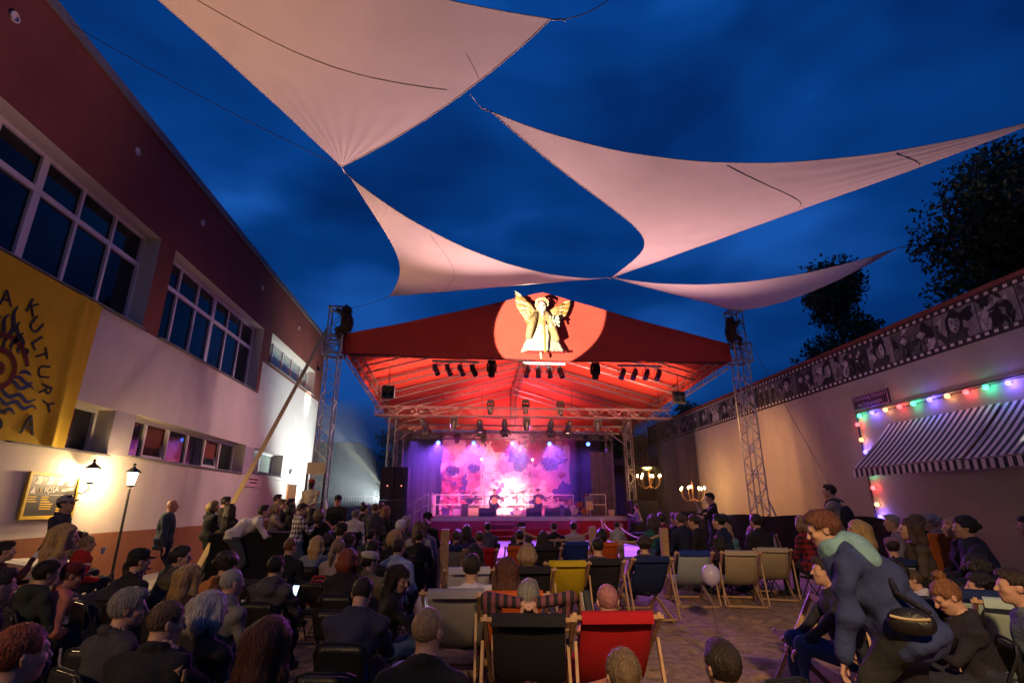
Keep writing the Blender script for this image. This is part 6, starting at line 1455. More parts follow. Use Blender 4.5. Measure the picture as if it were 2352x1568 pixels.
Pn('woman with long dark hair in a black T-shirt and blue jeans, seen from behind', z3(1580, 338), 'stand', yaw=-15, hands='cross', Y=12.6, top=BLK, bottom=DNM, sleeve='short', hair='long', hc='dark', female=True, wide=1.12, lod=1)
Pn('man in a white polo shirt leaning over the bar table', z3(1805, 352), 'counter', yaw=-62, hands='counter', Y=12.4, top=(.62, .56, .54), bottom=(.07, .07, .08), sleeve='short', hair='short', hc='dark', hpitch=8, lod=1)
Pn('woman in a patterned blouse queueing beside the bar table', z3(1890, 330), 'stand', yaw=-60, hands='phone', Y=14.6, topm=plaid_m('blouse_pattern', (.10, .07, .07), (.34, .26, .24), 31), hair='bob', hc='sand', female=True, lod=2)
Pn('dark haired man at the rear of the bar queue', z3(1900, 268), 'stand', yaw=-60, hands='side', Y=16.0, top=BLK, hair='short', hc='black', lod=2)
Pn('tall dark man right of the rear of the bar queue', z3(1990, 295), 'stand', yaw=-70, hands='side', Y=15.4, top=BLK, hair='short', hc='black', lod=2)
Pn('dark haired woman in black next to the plaid shirt', z3(1998, 335), 'stand', yaw=-60, hands='side', Y=14.0, top=BLK, hair='bob', hc='black', female=True, lod=2)
Pn('man in a blond beard at the bar queue between two dark ones', z3(1930, 300), 'stand', yaw=-65, hands='side', Y=15.2, top=(.03, .03, .03), hair='short', hc='brown', lod=2)
Pn('man in a black and white plaid shirt standing with his drink', z3(2065, 335), 'stand', yaw=-55, hands='phone', hyaw=-14, hpitch=-12, Y=12.0, topm=plaid_m('plaid_shirt', (.020, .022, .035), (.52, .48, .50), 11), bottom=DNM, hair='short', hc='brown', lod=1)
Pn('security man in a black T-shirt and cap facing the crowd', z3(2310, 275), 'stand', yaw=178, hands='clasp', Y=15.8, top=BLK, bottom=(.10, .09, .08), sleeve='short', skin='ruddy', hair='short', hc='dark', cap=('cap', BLK), wide=1.2, lod=2)
Pn('woman with blond bob in a black low-back top by the mannequin', z3(2175, 425), 'stand', yaw=0, hands='phone', Y=12.4, top=BLK, hair='bob', hc='sand', female=True, lod=1, scale=.90)
# bar table and white table
t = lthing('bar_table', 'long bar counter covered with black cloth', 'bar counter', (*atY(*z3(1950, 560), 12.6).xy, 0)); m = MB(); P = []
for i in range(61):
    u = i / 60 * 4; k = int(min(u, 3.999)); f = u - k; cs = [(-1.4, -.35), (1.6, -.35), (1.6, .35), (-1.4, .35), (-1.4, -.35)]; x = cs[k][0] + (cs[k + 1][0] - cs[k][0]) * f; y = cs[k][1] + (cs[k + 1][1] - cs[k][1]) * f
    P.append([(x * (1 + .01 * q * math.sin(i * 1.9)), y * (1 + .05 * q * math.sin(i * 2.3)), 1.08 - 1.07 * q / 3) for q in range(4)])
m.grid(P); m.build('cloth_skirt', M_blackcloth, t, True); m = MB(); m.box((.1, 0, 1.09), (3.06, .76, .03)); m.build('table_top', M_blackcloth, t)
t = lthing('bar_table', 'second black cloth counter right of the mannequin', 'bar counter', (*atY(*z5(360, 470), 13.2).xy, 0)); m = MB(); m.box((0, 0, .53), (2.2, .7, 1.06)); m.build('cloth_skirt', M_blackcloth, t); m = MB(); m.box((0, 0, 1.075), (2.26, .76, .03)); m.build('table_top', M_blackcloth, t)
q = atZ(*z3(270, 695), .78); t = lthing('beer_table', 'white painted plank table at the left among seated people', 'table', (q.x, q.y, 0), R(-38))
for k in range(4): m = MB(); m.box((0, -.27 + k * .18, .77), (1.9, .165, .035)); m.build('plank', mat('white_paint', (.60, .55, .46), .6, .2, 5), t)
for sx_ in (-.75, .75):
    for sy_ in (-.25, .25): m = MB(); m.box((sx_, sy_, .375), (.07, .07, .75)); m.build('leg', MATS['white_paint'], t)
m = MB(); m.box((0, -.29, .66), (1.6, .03, .09)); m.build('apron', MATS['white_paint'], t)
t = lthing('bench', 'white painted bench beside the plank table', 'bench', (q.x + .15, q.y - .62, 0), R(-38)); m = MB(); m.box((0, 0, .44), (1.8, .26, .04)); m.build('seat', MATS['white_paint'], t)
for sx_ in (-.7, .7): m = MB(); m.box((sx_, 0, .21), (.05, .22, .42)); m.build('leg', MATS['white_paint'], t)
c = PJ[[o.name for o in COL.objects if o.get('label', '').startswith('person at the far left edge')][0]]['hands']; m = MB(); p = Vector(c[1]); rt = Matrix.Rotation(R(20), 3, 'Y') @ Matrix.Rotation(R(-50), 3, 'X'); m.box(p + Vector((.06, .04, .09)), (.11, .004, .16), rt); tag(m.build('leaflet', mat('paper', (.6, .58, .54), .7)), 'white leaflet held by the person at the far left', 'leaflet')
def cup(label, p, col=(.6, .58, .55)):
    m = MB(); m.lathe([(.030, 0), (.042, .115), (.039, .115), (.028, .01)], (0, 0, 0), 12); o = m.build('cup', mat('cup_%d' % int(col[1] * 99), col, .4)); o.location = p; tag(o, label, 'cup', 'plastic cups in the audience')
cup('white cup on the table edge beside the red coat', atZ(*z3(700, 640), .82)); cup('cup on the dark bar table by the white polo shirt', Vector(atY(*z3(1780, 482), 12.5)))
# ------------------------------------------------------------------ left: near rows
Pn('person in a dark green hooded jacket at the left edge, hood up', z3(315, 775), 'sit', yaw=-25, hyaw=-5, hpitch=-5, top=(.018, .024, .018), hair='thick', hc='black', hood=True, lod=0, Y=3.9)
Pn('man in a maroon cap and salmon shirt, bent forward', z3(492, 790), 'sit', yaw=-40, hyaw=-10, hpitch=-12, lean=24, top=(.46, .16, .10), hair='fade', hc='brown', cap=('cap', (.085, .010, .016)), skin='ruddy', wide=1.22, lod=0, Y=3.55)
Pn('man in a black cap and glasses with a navy jacket', z3(915, 765), 'sit', yaw=-38, hyaw=-15, lean=26, top=(.020, .022, .035), hair='fade', hc='brown', cap=('cap', (.010, .010, .011)), glasses=True, wide=1.18, lod=0, Y=4.1, jacket=True)
Pn('black capped head just behind the man in the navy jacket', z3(950, 690), 'sit', yaw=-30, hyaw=-10, top=BLK, hair='short', hc='black', cap=('cap', BLK), lod=1, Y=5.0)
Pn('dark haired man in an olive jacket looking right', z3(1235, 665), 'sit', yaw=-45, hyaw=-20, top=(.085, .070, .045), hair='thick', hc='black', wide=1.1, lod=1, Y=5.4, jacket=True)
Pn('woman with very long straight blond hair seen from behind', z3(1300, 800), 'sit', yaw=-22, hyaw=-12, top=(.03, .012, .02), hair='long', hc='blond', female=True, lod=0, Y=3.8)
Pn('grey haired man in a dark sweater with thick wavy hair', z3(880, 1010), 'sit', yaw=-35, hyaw=-25, hpitch=-4, top=(.040, .038, .042), hair='thick', hc='grey', wide=1.12, lod=0, Y=2.85)
Pn('large man with a brown fade haircut resting his chin on his fist', z3(1140, 1110), 'sit', yaw=-14, hands='chin', hyaw=-30, hpitch=-8, lean=16, wide=1.15, top=BLK, hair='fade', hc='fade', skin='fair', lod=0, Y=2.25)
Pn('woman with a white bob haircut in a black top', z3(1440, 1025), 'sit', yaw=-20, hyaw=-20, top=(.014, .012, .016), hair='bob', hc='white', female=True, lod=0, Y=3.0)
Pn('man with grey buzz cut in a grey printed hoodie', z3(1588, 840), 'sit', yaw=-30, hyaw=-8, top=(.15, .145, .14), hair='buzz', hc='grey', hood=True, wide=1.1, lod=0, Y=3.8)
Pn('dark reddish haired woman in an orange top, low in the row', z3(1555, 720), 'sit', yaw=-20, hpitch=-14, top=(.40, .16, .05), hair='curly', hc='dark', female=True, lod=1, Y=5.1)
Pn('dark haired man in a hooded grey jacket holding a lit phone', z3(1885, 735), 'sit', yaw=-12, hands='phone', hpitch=-6, top=(.06, .055, .055), hair='short', hc='black', hood=True, wide=1.05, lod=0, Y=4.5, jacket=True)
Pn('woman with long auburn hair at the bottom of the photo', z3(1850, 1240), 'sit', yaw=-18, hyaw=-10, top=(.03, .02, .03), hair='long', hc='auburn', female=True, lod=0, Y=2.42)
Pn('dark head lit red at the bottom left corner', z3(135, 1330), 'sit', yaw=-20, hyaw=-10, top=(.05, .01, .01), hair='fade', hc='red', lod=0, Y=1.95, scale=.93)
Pn('dark figure with a sleeve at the left edge, second row', z3(-10, 860), 'sit', yaw=-30, top=BLK, hair='short', hc='black', lod=1, Y=3.4)
Pn('man with ginger buzz cut in a black T-shirt', z3(1985, 595), 'sit', yaw=-10, hyaw=-10, top=BLK, sleeve='short', hair='buzz', hc='ginger', lod=1, Y=7.2)
Pn('woman with pale curly hair in a washed denim jacket', z3(2170, 570), 'sit', yaw=-8, top=(.17, .20, .23), hair='curly_long', hc='blond', female=True, lod=1, Y=7.0)
# ------------------------------------------------------------------ centre left block
Pn('man in a white shirt with a dark shoulder strap standing', z5(518, 372), 'stand', yaw=-12, hands='side', hyaw=-15, Y=12.6, top=(.58, .52, .50), hair='short', hc='grey', wide=1.15, lod=1)
Pn('dark haired woman with a bun standing behind the white shirt', z5(578, 335), 'stand', yaw=-40, hands='phone', hyaw=-10, Y=13.6, top=BLK, hair='bun', hc='black', female=True, lod=2)
Pn('tall man with cropped hair in a dark grey coat, seen from behind', z5(650, 332), 'stand', yaw=-8, hands='side', Y=13.0, top=(.055, .052, .058), hair='buzz', hc='brown', wide=1.1, lod=1, jacket=True)
Pn('red haired woman in a black coat beside the loudspeakers', z5(728, 348), 'stand', yaw=-30, hands='side', hyaw=-20, Y=13.4, top=BLK, hair='curly_long', hc='ginger', female=True, lod=1)
Pn('dark head between the tall coat and the red haired woman', z5(692, 325), 'stand', yaw=-10, hands='side', Y=14.4, top=BLK, hair='short', hc='dark', lod=2)
LS = [ # label, x, y, Y, hair, colour, top, kw
 ('seated man in a dark flat cap behind the counter', 420, 490, 9.6, 'short', 'dark', BLK, K(cap=('beanie', (.02, .015, .02)))),
 ('man with cropped hair and glasses in a brown jacket', 482, 552, 8.6, 'buzz', 'dark', (.10, .07, .05), K(glasses=True)),
 ('girl with a high ponytail in a striped top', 400, 605, 8.2, 'pony', 'sand', (.30, .24, .22), K(female=True)),
 ('young man with black hair in a navy sweater', 622, 520, 9.0, 'short', 'black', NVY, {}),
 ('blond woman in black right of the navy sweater', 790, 530, 9.4, 'bob', 'blond', BLK, K(female=True)),
 ('white haired man at the right of the standing group', 828, 455, 11.2, 'short', 'white', (.04, .04, .05), {}),
 ('grey haired man beside the white haired one', 862, 428, 12.0, 'short', 'grey', (.05, .05, .05), {}),
 ('brown haired woman in a white top before the railing', 958, 465, 11.0, 'long', 'brown', (.40, .36, .36), K(female=True)),
 ('dark haired woman close to the stage ramp', 992, 452, 11.6, 'bob', 'dark', (.28, .26, .28), K(female=True)),
 ('man in a black baseball cap below the stage corner', 1012, 398, 13.6, 'short', 'dark', BLK, K(cap=('cap', BLK))),
 ('man in black with thick hair on an aisle chair', 955, 525, 8.4, 'thick', 'dark', BLK, K(sleeve='short', wide=1.15)),
 ('dark haired man in a pale blue shirt', 810, 600, 7.2, 'short', 'dark', (.30, .38, .50), K(wide=1.05)),
 ('red haired woman with a dark bob coat', 468, 680, 6.6, 'bob', 'red', (.02, .015, .02), K(female=True)),
 ('dark hair behind the grey flat cap', 632, 615, 7.4, 'short', 'black', BLK, {}),
 ('woman with dark curls left of the pale denim jacket row', 330, 565, 9.0, 'curly', 'dark', (.05, .045, .05), K(female=True)),
]
for lb, x, y, Yd, hr, hc, tp, kw in LS: Pn(lb, z5(x, y), 'sit', yaw=-10 - (x % 13), hyaw=-(x % 17), hair=hr, hc=hc, top=tp, lod=1 if Yd < 10 else 2, Y=Yd, **kw)
Pn('man in a cream flat cap and olive sweater', z5(615, 695), 'sit', yaw=-22, hyaw=-22, hpitch=-3, hands='lap', top=(.15, .115, .070), hair='short', hc='dark', cap=('flat', (.50, .44, .36)), glasses=True, wide=1.2, lod=0, Y=5.3)
Pn('young woman with long brown hair turned right, looking at her phone', z5(815, 805), 'sit', yaw=-75, hyaw=-45, hpitch=-22, hands='phone', top=BLK, bottom=DNM, hair='long', hc='dark', female=True, lod=0, Y=5.0)
Pn('man in a navy sweater bending his head down', z5(562, 915), 'sit', yaw=-8, lean=18, hpitch=-34, hands='phone', top=(.028, .030, .060), hair='short', hc='dark', glasses=True, wide=1.25, lod=0, Y=3.55)
Pn('man with a blond buzz cut in a black sweater, front and centre', z5(1012, 1165), 'sit', yaw=-12, hyaw=-12, top=(.014, .014, .013), hair='buzz', hc='sand', skin='fair', wide=1.12, lod=0, Y=2.55)
# ------------------------------------------------------------------ dance floor edge
FL = [('dark long haired girl sitting at the dance floor edge', 1212, 505, 'long', 'black', BLK, 'floor', K(female=True)), ('second dark haired girl beside the first on the dance floor', 1278, 475, 'long', 'dark', (.05, .05, .06), 'floor', K(female=True)),
 ('boy in a grey jacket sitting alone on the dance floor', 1420, 455, 'short', 'dark', (.08, .08, .09), 'floor', {}), ('man in a black beanie behind the middle rope post', 1650, 462, 'short', 'dark', (.05, .045, .05), 'floor', K(cap=('beanie', BLK), wide=1.1)),
 ('man in black with thinning hair before the stage', 1872, 432, 'buzz', 'dark', BLK, 'floor', K(wide=1.1)), ('man in a light grey jacket resting his arm on a neighbour', 2005, 422, 'short', 'dark', (.34, .33, .34), 'floor', K(hands='point', wide=1.1)),
 ('dark crouching child before the light grey jacket', 1812, 555, 'short', 'black', BLK, 'floor', {})]
for lb, x, y, hr, hc, tp, ps, kw in FL: person(lb, z5(x, y), ps, yaw=-3, hands=kw.pop('hands', 'knees'), hair=hr, hc=hc, top=tp, lod=2, Y=15.5 if y < 500 else 14.0, zoff=.09 if y < 500 else 0, **kw)
ch_ = person('child in a pale top holding a glowing phone at the rope', z7(290, 355), 'stand', yaw=-30, hands='phone', Y=13.2, hair='short', hc='black', top=(.30, .32, .34), bottom=(.25, .22, .2), lod=2, scale=.72)
# people in the deck chairs
sit_in('d2', 'person with brown hair reclining in the red front row chair', hair='short', hc='brown', top=(.3, .1, .1), lod=2); sit_in('d3', 'dark haired person sunk in the small orange chair', hair='short', hc='black', top=BLK, lod=2)
sit_in('d4', 'brown haired woman lying in the black front row chair', hair='long', hc='dark', top=BLK, female=True, lod=1); sit_in('d6', 'dark haired person low in the right orange chair', hair='bob', hc='black', top=BLK, lod=2, hands='lap')
sit_in('d10', 'blond woman in dark leather in the black deck chair left of the yellow one', hair='bob', hc='sand', top=(.02, .02, .022), female=True, lod=1)
sit_in('d7', 'woman with long dark hair in the white deck chair', dx=.1, hair='long', hc='black', top=BLK, female=True, lod=1)
sit_in('d9', 'woman with long dark brown hair and a white top in the orange chair', dx=-.05, hair='long', hc='auburn', top=(.55, .52, .55), female=True, lod=1)
sit_in('d8', 'man with short dark hair and a white T-shirt in the large grey chair', dx=.12, hair='short', hc='dark', top=(.58, .55, .58), sleeve='short', lod=1)
sit_in('d19', 'man in a striped sweater lying back with hands behind his head', hair='short', hc='grey', topm=stripe_m('striped_sweater', (.02, .015, .02), (.16, .05, .07), 16, 0), hands='behind', lod=0, wide=1.05, dz=.02)
sit_in('d20', 'person in a pink shirt lying low in the large red chair', hair='buzz', hc='pink', top=(.50, .20, .20), lod=0, hands='lap', dz=-.02)
for k, lb, hr, hc in (('d12', 'dark haired person holding a phone in the black chair', 'short', 'black'), ('d13', 'curly haired person in the navy chair, half hidden', 'curly', 'dark'), ('d17', 'brown haired man leaning in the whitish second row chair', 'short', 'brown'), ('d1', 'person hidden low in the grey chair by the rope post', 'short', 'brown')):
    sit_in(k, lb, hair=hr, hc=hc, top=(.04, .035, .05), lod=1 if k in ('d12', 'd13') else 2)
sit_in('d22', 'person with a purple headscarf leaning back in the mint chair', hair='thick', hc='dark', cap=('beanie', (.20, .09, .17)), lod=1)
sit_in('d24', 'dark haired person in the black chair near the child', hair='thick', hc='black', lod=1)
sit_in('d25', 'dark curly head above the mint chair at the right', hair='curly', hc='black', lod=1)
# ------------------------------------------------------------------ right block
RS = [ # label, x, y, Y, pose, yaw, hair, hc, top, kw
 ('woman in a teal sequined dress with long wavy hair', 470, 300, 12.2, 'sit', 10, 'curly_long', 'dark', (.02, .10, .09), K(female=True)),
 ('dark haired person in a red top beside the wooden post', 512, 285, 12.8, 'sit', 5, 'short', 'dark', (.20, .012, .03), {}),
 ('short haired man in a dark jacket among the right rows', 605, 300, 12.0, 'sit', 20, 'short', 'brown', NVY, {}),
 ('dark head just left of the short haired man in the right rows', 583, 292, 12.8, 'sit', 20, 'short', 'dark', BLK, {}),
 ('woman in profile with dark hair looking down to the left', 676, 305, 11.6, 'sit', 50, 'pony', 'dark', BLK, K(female=True, hpitch=-12)),
 ('woman with dark hair looking left beside the camera man', 820, 262, 12.6, 'sit', 45, 'bob', 'black', (.05, .03, .10), K(female=True)),
 ('dark haired man in profile below the camera man', 803, 300, 10.8, 'sit', 40, 'thick', 'black', NVY, {}),
 ('young man with thick dark hair before the cloth fence', 990, 300, 10.6, 'sit', 15, 'thick', 'dark', BLK, {}),
 ('woman with smooth blond hair in a teal top', 832, 345, 11.4, 'sit', 8, 'long', 'blond', (.10, .26, .28), K(female=True)),
 ('woman with long black hair left of the two beige chairs', 803, 405, 10.6, 'sit', 2, 'long', 'black', (.05, .02, .05), K(female=True)),
 ('woman with dark hair right of the teal top', 968, 390, 10.9, 'sit', 0, 'long', 'dark', BLK, K(female=True)),
 ('person with pale hair hidden behind dark hair on the right', 975, 360, 11.5, 'sit', 0, 'bob', 'pink', (.10, .06, .08), K(female=True)),
 ('blond woman in a red plaid shirt', 1222, 305, 10.2, 'sit', 20, 'bob', 'sand', (.2, .02, .02), K(female=True, topm=plaid_m('red_plaid', (.26, .016, .022), (.02, .01, .014), 10))),
 ('woman with thick long blond hair at the right', 1508, 360, 7.2, 'sit', 35, 'long', 'blond', (.02, .02, .022), K(female=True)),
 ('man with glasses in a grey shirt sitting near the bulb string', 1668, 245, 9.6, 'sit', 55, 'short', 'grey', (.20, .18, .20), K(glasses=True)),
 ('girl with long brown hair in a brown sweater at the right', 1752, 270, 7.6, 'sit', 60, 'long', 'brown', (.075, .055, .035), K(female=True)),
 ('man with short sandy hair in black before the wall', 1778, 195, 9.2, 'sit', 55, 'short', 'sand', BLK, K(cap=('cap', (.12, .09, .04)))),
 ('pale grey curly haired person close to the wall', 1845, 195, 9.6, 'sit', 60, 'curly', 'grey', (.22, .20, .24), {}),
 ('blond woman in black before the tall dark haired man', 1958, 205, 7.9, 'sit', 60, 'bob', 'sand', BLK, K(female=True)),
 ('tall dark haired man in a navy jacket leaning forward at the right', 2000, 145, 7.4, 'sit', 62, 'curly', 'black', (.012, .016, .035), K(wide=1.1, jacket=True)),
 ('dark haired young person in profile below the seated group', 1848, 385, 6.6, 'sit', 55, 'thick', 'black', BLK, {}),
 ('dark haired person in red at the right edge', 2335, 185, 7.6, 'sit', 50, 'short', 'black', (.20, .012, .016), {}),
 ('dark headed person further back at the right edge', 2300, 640, 4.4, 'sit', 60, 'short', 'dark', (.10, .14, .15), {}),
 ('dark haired person sunk between the mint chair and the fence', 2130, 640, 4.6, 'low', 50, 'curly', 'black', BLK, {}),
]
for lb, x, y, Yd, ps, yw, hr, hc, tp, kw in RS: Pn(lb, z7(x, y), ps, yaw=yw, hair=hr, hc=hc, top=tp, lod=1 if Yd < 9.5 else 2, Y=Yd, hands='lap', **kw)
vd = person('camera operator in a black T-shirt filming beside the chandelier', z7(760, 192), 'stand', yaw=65, hands='camera', Y=14.2, top=BLK, sleeve='short', hair='short', hc='black', hpitch=-8, lod=1)
hp = PJ[vd.name]['hands'][0]; t = lthing('video_camera', 'black video camera with a blue screen held by the operator', 'camera', tuple(Vector(hp) + Vector((-.05, .02, .06))), R(65)); m = MB(); m.box((0, .05, 0), (.12, .22, .13)); m.cyl((0, .16, 0), (0, .34, 0), .05, .06, 12); m.build('body', M_black, t); m = MB(); m.box((.10, -.05, .03), (.10, .012, .07)); m.build('screen', emit('screen_blue', (.25, .6, 1.0), 2.2), t)
bp = person('man with a backpack standing by the right wall', z7(1365, 158), 'stand', yaw=35, hands='phone', Y=11.2, top=(.30, .26, .23), bottom=(.03, .04, .08), hair='short', hc='dark', hyaw=12, lod=1)
def backpack(label, o, col, size=(.30, .17, .44), dz=-.26):
    j = PJ[o.name]; Rz = np.array(Matrix.Rotation(j['rz'], 3, 'Z')); S = SDF(); s = j['scale']; c = j['ch'] + j['CM'] @ npv(0, -.19, dz); S.ell(c, (size[0] / 2, size[1] / 2 + .02, size[2] / 2), 0, .05, j['CM']); S.ell(c + j['CM'] @ npv(0, -.07, -.07), (size[0] * .36, .06, .12), 0, .03, j['CM'])
    V, F, L = S.mesh(.015); t = bpy.data.objects.new('backpack', new_mesh('backpack', (V * s), F, [cloth_m(col)])); COL.objects.link(t); t.location = o.location; t.rotation_euler = (0, 0, j['rz']); tag(t, label, 'backpack')
    m = MB()
    for s_ in (-1, 1):
        a = j['CM']; pts = [j['ch'] + a @ npv(*v) for v in ((s_ * .10, -.14, .02), (s_ * .11, -.05, .075), (s_ * .12, .07, .03), (s_ * .13, .14, -.12), (s_ * .15, .10, -.28), (s_ * .15, -.08, -.34))]; m.tube([Vector(p * s) for p in pts], .018, 5)
    st = bpy.data.objects.new('strap', m.mesh('strap', cloth_m(col))); COL.objects.link(st); st.parent = t
    return t
backpack('dark backpack worn by the man standing by the right wall', bp, (.015, .018, .03))
wk = person('person in a denim jacket and pale scarf bending forward while walking', z7(1335, 350), 'walk', yaw=48, hands='side', lean=30, hpitch=-18, hyaw=10, Y=3.75, top=(.026, .038, .11), bottom=(.02, .02, .022), hair='thick', hc='auburn', wide=1.28, lod=0, scarf=(.16, .30, .33), jacket=True)
def shoulder_bag():
    j = PJ[wk.name]; s = j['scale']; p = j['pel'] + npv(-.27, -.06, .10); S = SDF(); S.ell(p, (.055, .12, .075), 0, .03); S.cap(p + npv(-.015, -.07, -.02), p + npv(-.015, .07, -.02), .045, .045, 0, .04); V, F, L = S.mesh(.014); t = bpy.data.objects.new('shoulder_bag', new_mesh('shoulder_bag', V * s, F, [mat('black_leather', (.014, .012, .012), .4, .3, 14, .3, 50)])); COL.objects.link(t); t.location = wk.location; t.rotation_euler = (0, 0, j['rz']); tag(t, 'black shoulder bag with pale piping on the walker in denim', 'bag')
    m = MB(); pts = [p + npv(0, -.10, .05), j['ch'] + j['CM'] @ npv(-.20, -.16, -.30), j['ch'] + j['CM'] @ npv(-.04, -.185, -.12), j['ch'] + j['CM'] @ npv(.12, -.10, .06), j['ch'] + j['CM'] @ npv(.12, .06, .05)]; m.tube([Vector(q * s) for q in pts], .020, 6); st = bpy.data.objects.new('strap', m.mesh('strap', MATS['black_leather'])); COL.objects.link(st); st.parent = t
    m = MB(); m.tube([Vector((p + npv(-.062, x * .62, .035 - .02 * math.cos(x * 7))) * s) for x in np.linspace(-.16, .16, 9)], .010, 5); st = bpy.data.objects.new('piping', m.mesh('piping', mat('tan_leather', (.40, .30, .16), .5))); COL.objects.link(st); st.parent = t
shoulder_bag()
Pn('woman with a top bun and reddish hair looking down at the lower right', z7(1960, 690), 'sit', yaw=62, hpitch=-30, hyaw=10, hands='phone', top=(.016, .014, .020), hair='bun', hc='ginger', female=True, lod=0, Y=2.75, wide=1.15)
Pn('child with brown hair and a white collar beside the black deck chair', z7(1790, 605), 'low', yaw=50, hpitch=-8, top=(.55, .52, .52), hair='short', hc='brown', lod=0, Y=4.8, scale=.85)
Pn('small dark head below the child with the white collar', z7(1722, 685), 'low', yaw=20, top=BLK, hair='thick', hc='dark', lod=1, Y=4.4, scale=.8)
person('dark head lit violet at the bottom, right of the red chair', z7(822, 1045), 'floor', yaw=5, hands='knees', top=(.02, .012, .03), hair='short', hc='dark', lod=0)
person('head with pale purple-lit hair at the bottom before the red chair', z7(318, 1090), 'floor', yaw=2, hands='knees', top=(.04, .03, .05), hair='fade', hc='sand', lod=0)
person('person in blue jeans on a wooden chair, mostly hidden behind the walker', z7(1340, 560), 'sit', yaw=72, hands='knees', Y=4.9, top=(.02, .02, .03), bottom=(.035, .06, .16), hair='short', hc='dark', lod=1)
person('musician seated at the right corner of the stage looking left', z7(385, 235), 'sit', yaw=62, hands='phone', Y=24.5, zoff=.55, top=(.34, .30, .36), bottom=(.10, .05, .16), hair='pony', hc='dark', female=True, lod=2)
t = lthing('corner_seat', 'small riser seat under the musician at the stage corner', 'seat', (*atY(*z7(385, 300), 24.5).xy, 0)); m = MB(); m.box((0, 0, .48), (.6, .6, .05)); m.build('seat', M_black, t)
for sx_ in (-.25, .25):
    for sy_ in (-.25, .25): m = MB(); m.cyl((sx_, sy_, 0), (sx_, sy_, .46), .02); m.build('leg', M_black, t)
# ------------------------------------------------------------------ chairs for the seated people
def who(lb):
    for p in ('woman', 'man', 'girl', 'person', 'child', 'head', 'figure', 'hair', 'people'):
        pass
    return lb
for lb, x, y, yaw in SEATED: chair_at('black folding chair under the ' + ' '.join(lb.split()[:11]).rstrip(','), x, y, yaw)
for lb, px, yaw in (('empty black folding chair in the foreground, left of the centre buzz cut', z5(320, 1300), -8), ('black folding chair with a red bag on its seat', z5(215, 760), -14), ('empty black folding chair behind the navy sweater', z5(355, 930), -16), ('black folding chair back at the bottom, under the denim walker', z7(1130, 990), 10), ('empty black chair back before the maroon cap', z3(120, 1135), -22), ('wide black chair back below the navy jacket man', z3(590, 1160), -20), ('dark coat-draped chair behind the phone holder', z3(1720, 745), -12)):
    p = atZ(*px, .86); Rz = Matrix.Rotation(R(yaw), 3, 'Z'); q = Rz @ Vector((0, -.22, 0)); c = chair_at(lb, p.x - q.x, p.y - q.y, yaw)
    if 'red bag' in lb:
        S = SDF(); S.ell((0, 0, .13), (.19, .13, .14), 0, .04); S.ell((0, .02, .2), (.13, .1, .1), 0, .05); V, F, L = S.mesh(.014, .0); o = bpy.data.objects.new('bag', new_mesh('bag', V, F, [mat('bag_red', (.40, .012, .02), .6, .25, 9, .3, 30)])); COL.objects.link(o); o.location = (c.location.x, c.location.y, .44); tag(o, 'red bag lying on a black folding chair', 'bag')
        m = MB(); m.tube([(-.12, 0, .24), (-.06, 0, .34), (.06, 0, .34), (.12, 0, .24)], .012, 5); s = bpy.data.objects.new('handle', m.mesh('handle', MATS['bag_red'])); COL.objects.link(s); s.parent = o
drop(FC)
def slat_chair(label, px, yaw, z=.82):
    p = atZ(*px, z); t = lthing('wooden_chair', label, 'chair', (p.x, p.y, 0), R(yaw), 'wooden slat folding chairs')
    for k in range(3): m = MB(); m.box((0, .0 - .02 * k, z - .02 - k * .09), (.46, .02, .055)); m.build('back_slat', M_beech, t)
    for s_ in (-1, 1): m = MB(); m.bar((s_ * .2, -.02, z + .02), (s_ * .2, .42, .02), .025, .04); m.build('rear_leg', M_beech, t); m = MB(); m.bar((s_ * .175, .40, .46), (s_ * .175, -.02, .02), .025, .04); m.build('front_leg', M_beech, t)
    for k in range(5): m = MB(); m.box((0, .08 + k * .075, .45), (.36, .06, .018)); m.build('seat_slat', M_beech, t)
slat_chair('wooden slat chair under the large man with the fade haircut', z3(1010, 1425), -14, .80); slat_chair('wooden folding chair of the person in blue jeans', z7(1300, 690), 72, .80); slat_chair('light wooden chair in the right rows before the reddish deck chair', z7(665, 355), 5, .98)
# ------------------------------------------------------------------ small things
def phone(label, o, h=1, dz=.05):
    p = PJ[o.name]['hands'][h]; c = Vector(p) + Vector((.03, .06, dz)); m = MB(); rt = Matrix.Rotation(PJ[o.name]['rz'], 3, 'Z') @ Matrix.Rotation(R(-30), 3, 'X'); m.box(c, (.075, .009, .15), rt); t = m.build('phone', M_black); tag(t, label, 'phone'); m = MB(); m.box(c + rt @ Vector((0, -.006, 0)), (.066, .003, .135), rt); s = m.build('screen', emit('screen_white', (.55, .70, 1.0), 2.6)); s.parent = t
byl = lambda s: [o for o in COL.objects if o.get('label', '').startswith(s)][0]
phone('lit phone held by the hooded grey jacket man', byl('dark haired man in a hooded grey')); phone('glowing phone in the hands of the child at the rope', ch_); phone('phone the long haired young woman is looking at', byl('young woman with long brown'))
def balloon(label, px, Y, r=.155):
    c = atY(*px, Y); t = lthing('balloon', label, 'balloon', c, 0, 'white balloons'); m = MB(); m.sphere((0, 0, 0), r, 20, 14, (1, 1, 1.12)); m.cyl((0, 0, -r * 1.12), (0, 0, -r * 1.2), .008, .018); m.build('skin', mat('balloon_white', (.60, .54, .62), .25, trans=.35), t, True); m = MB(); m.tube([(0, 0, -r * 1.2), (.02, .01, -r * 2), (-.02, .02, -r * 3.2), (.03, .04, -c.z + .02)], .003, 4); m.build('string', M_black, t)
balloon('white balloon hanging beside the beige deck chairs', z7(765, 580), 7.6, .125); balloon('white balloon beside the large grey deck chair', z5(998, 985), 7.0, .12)
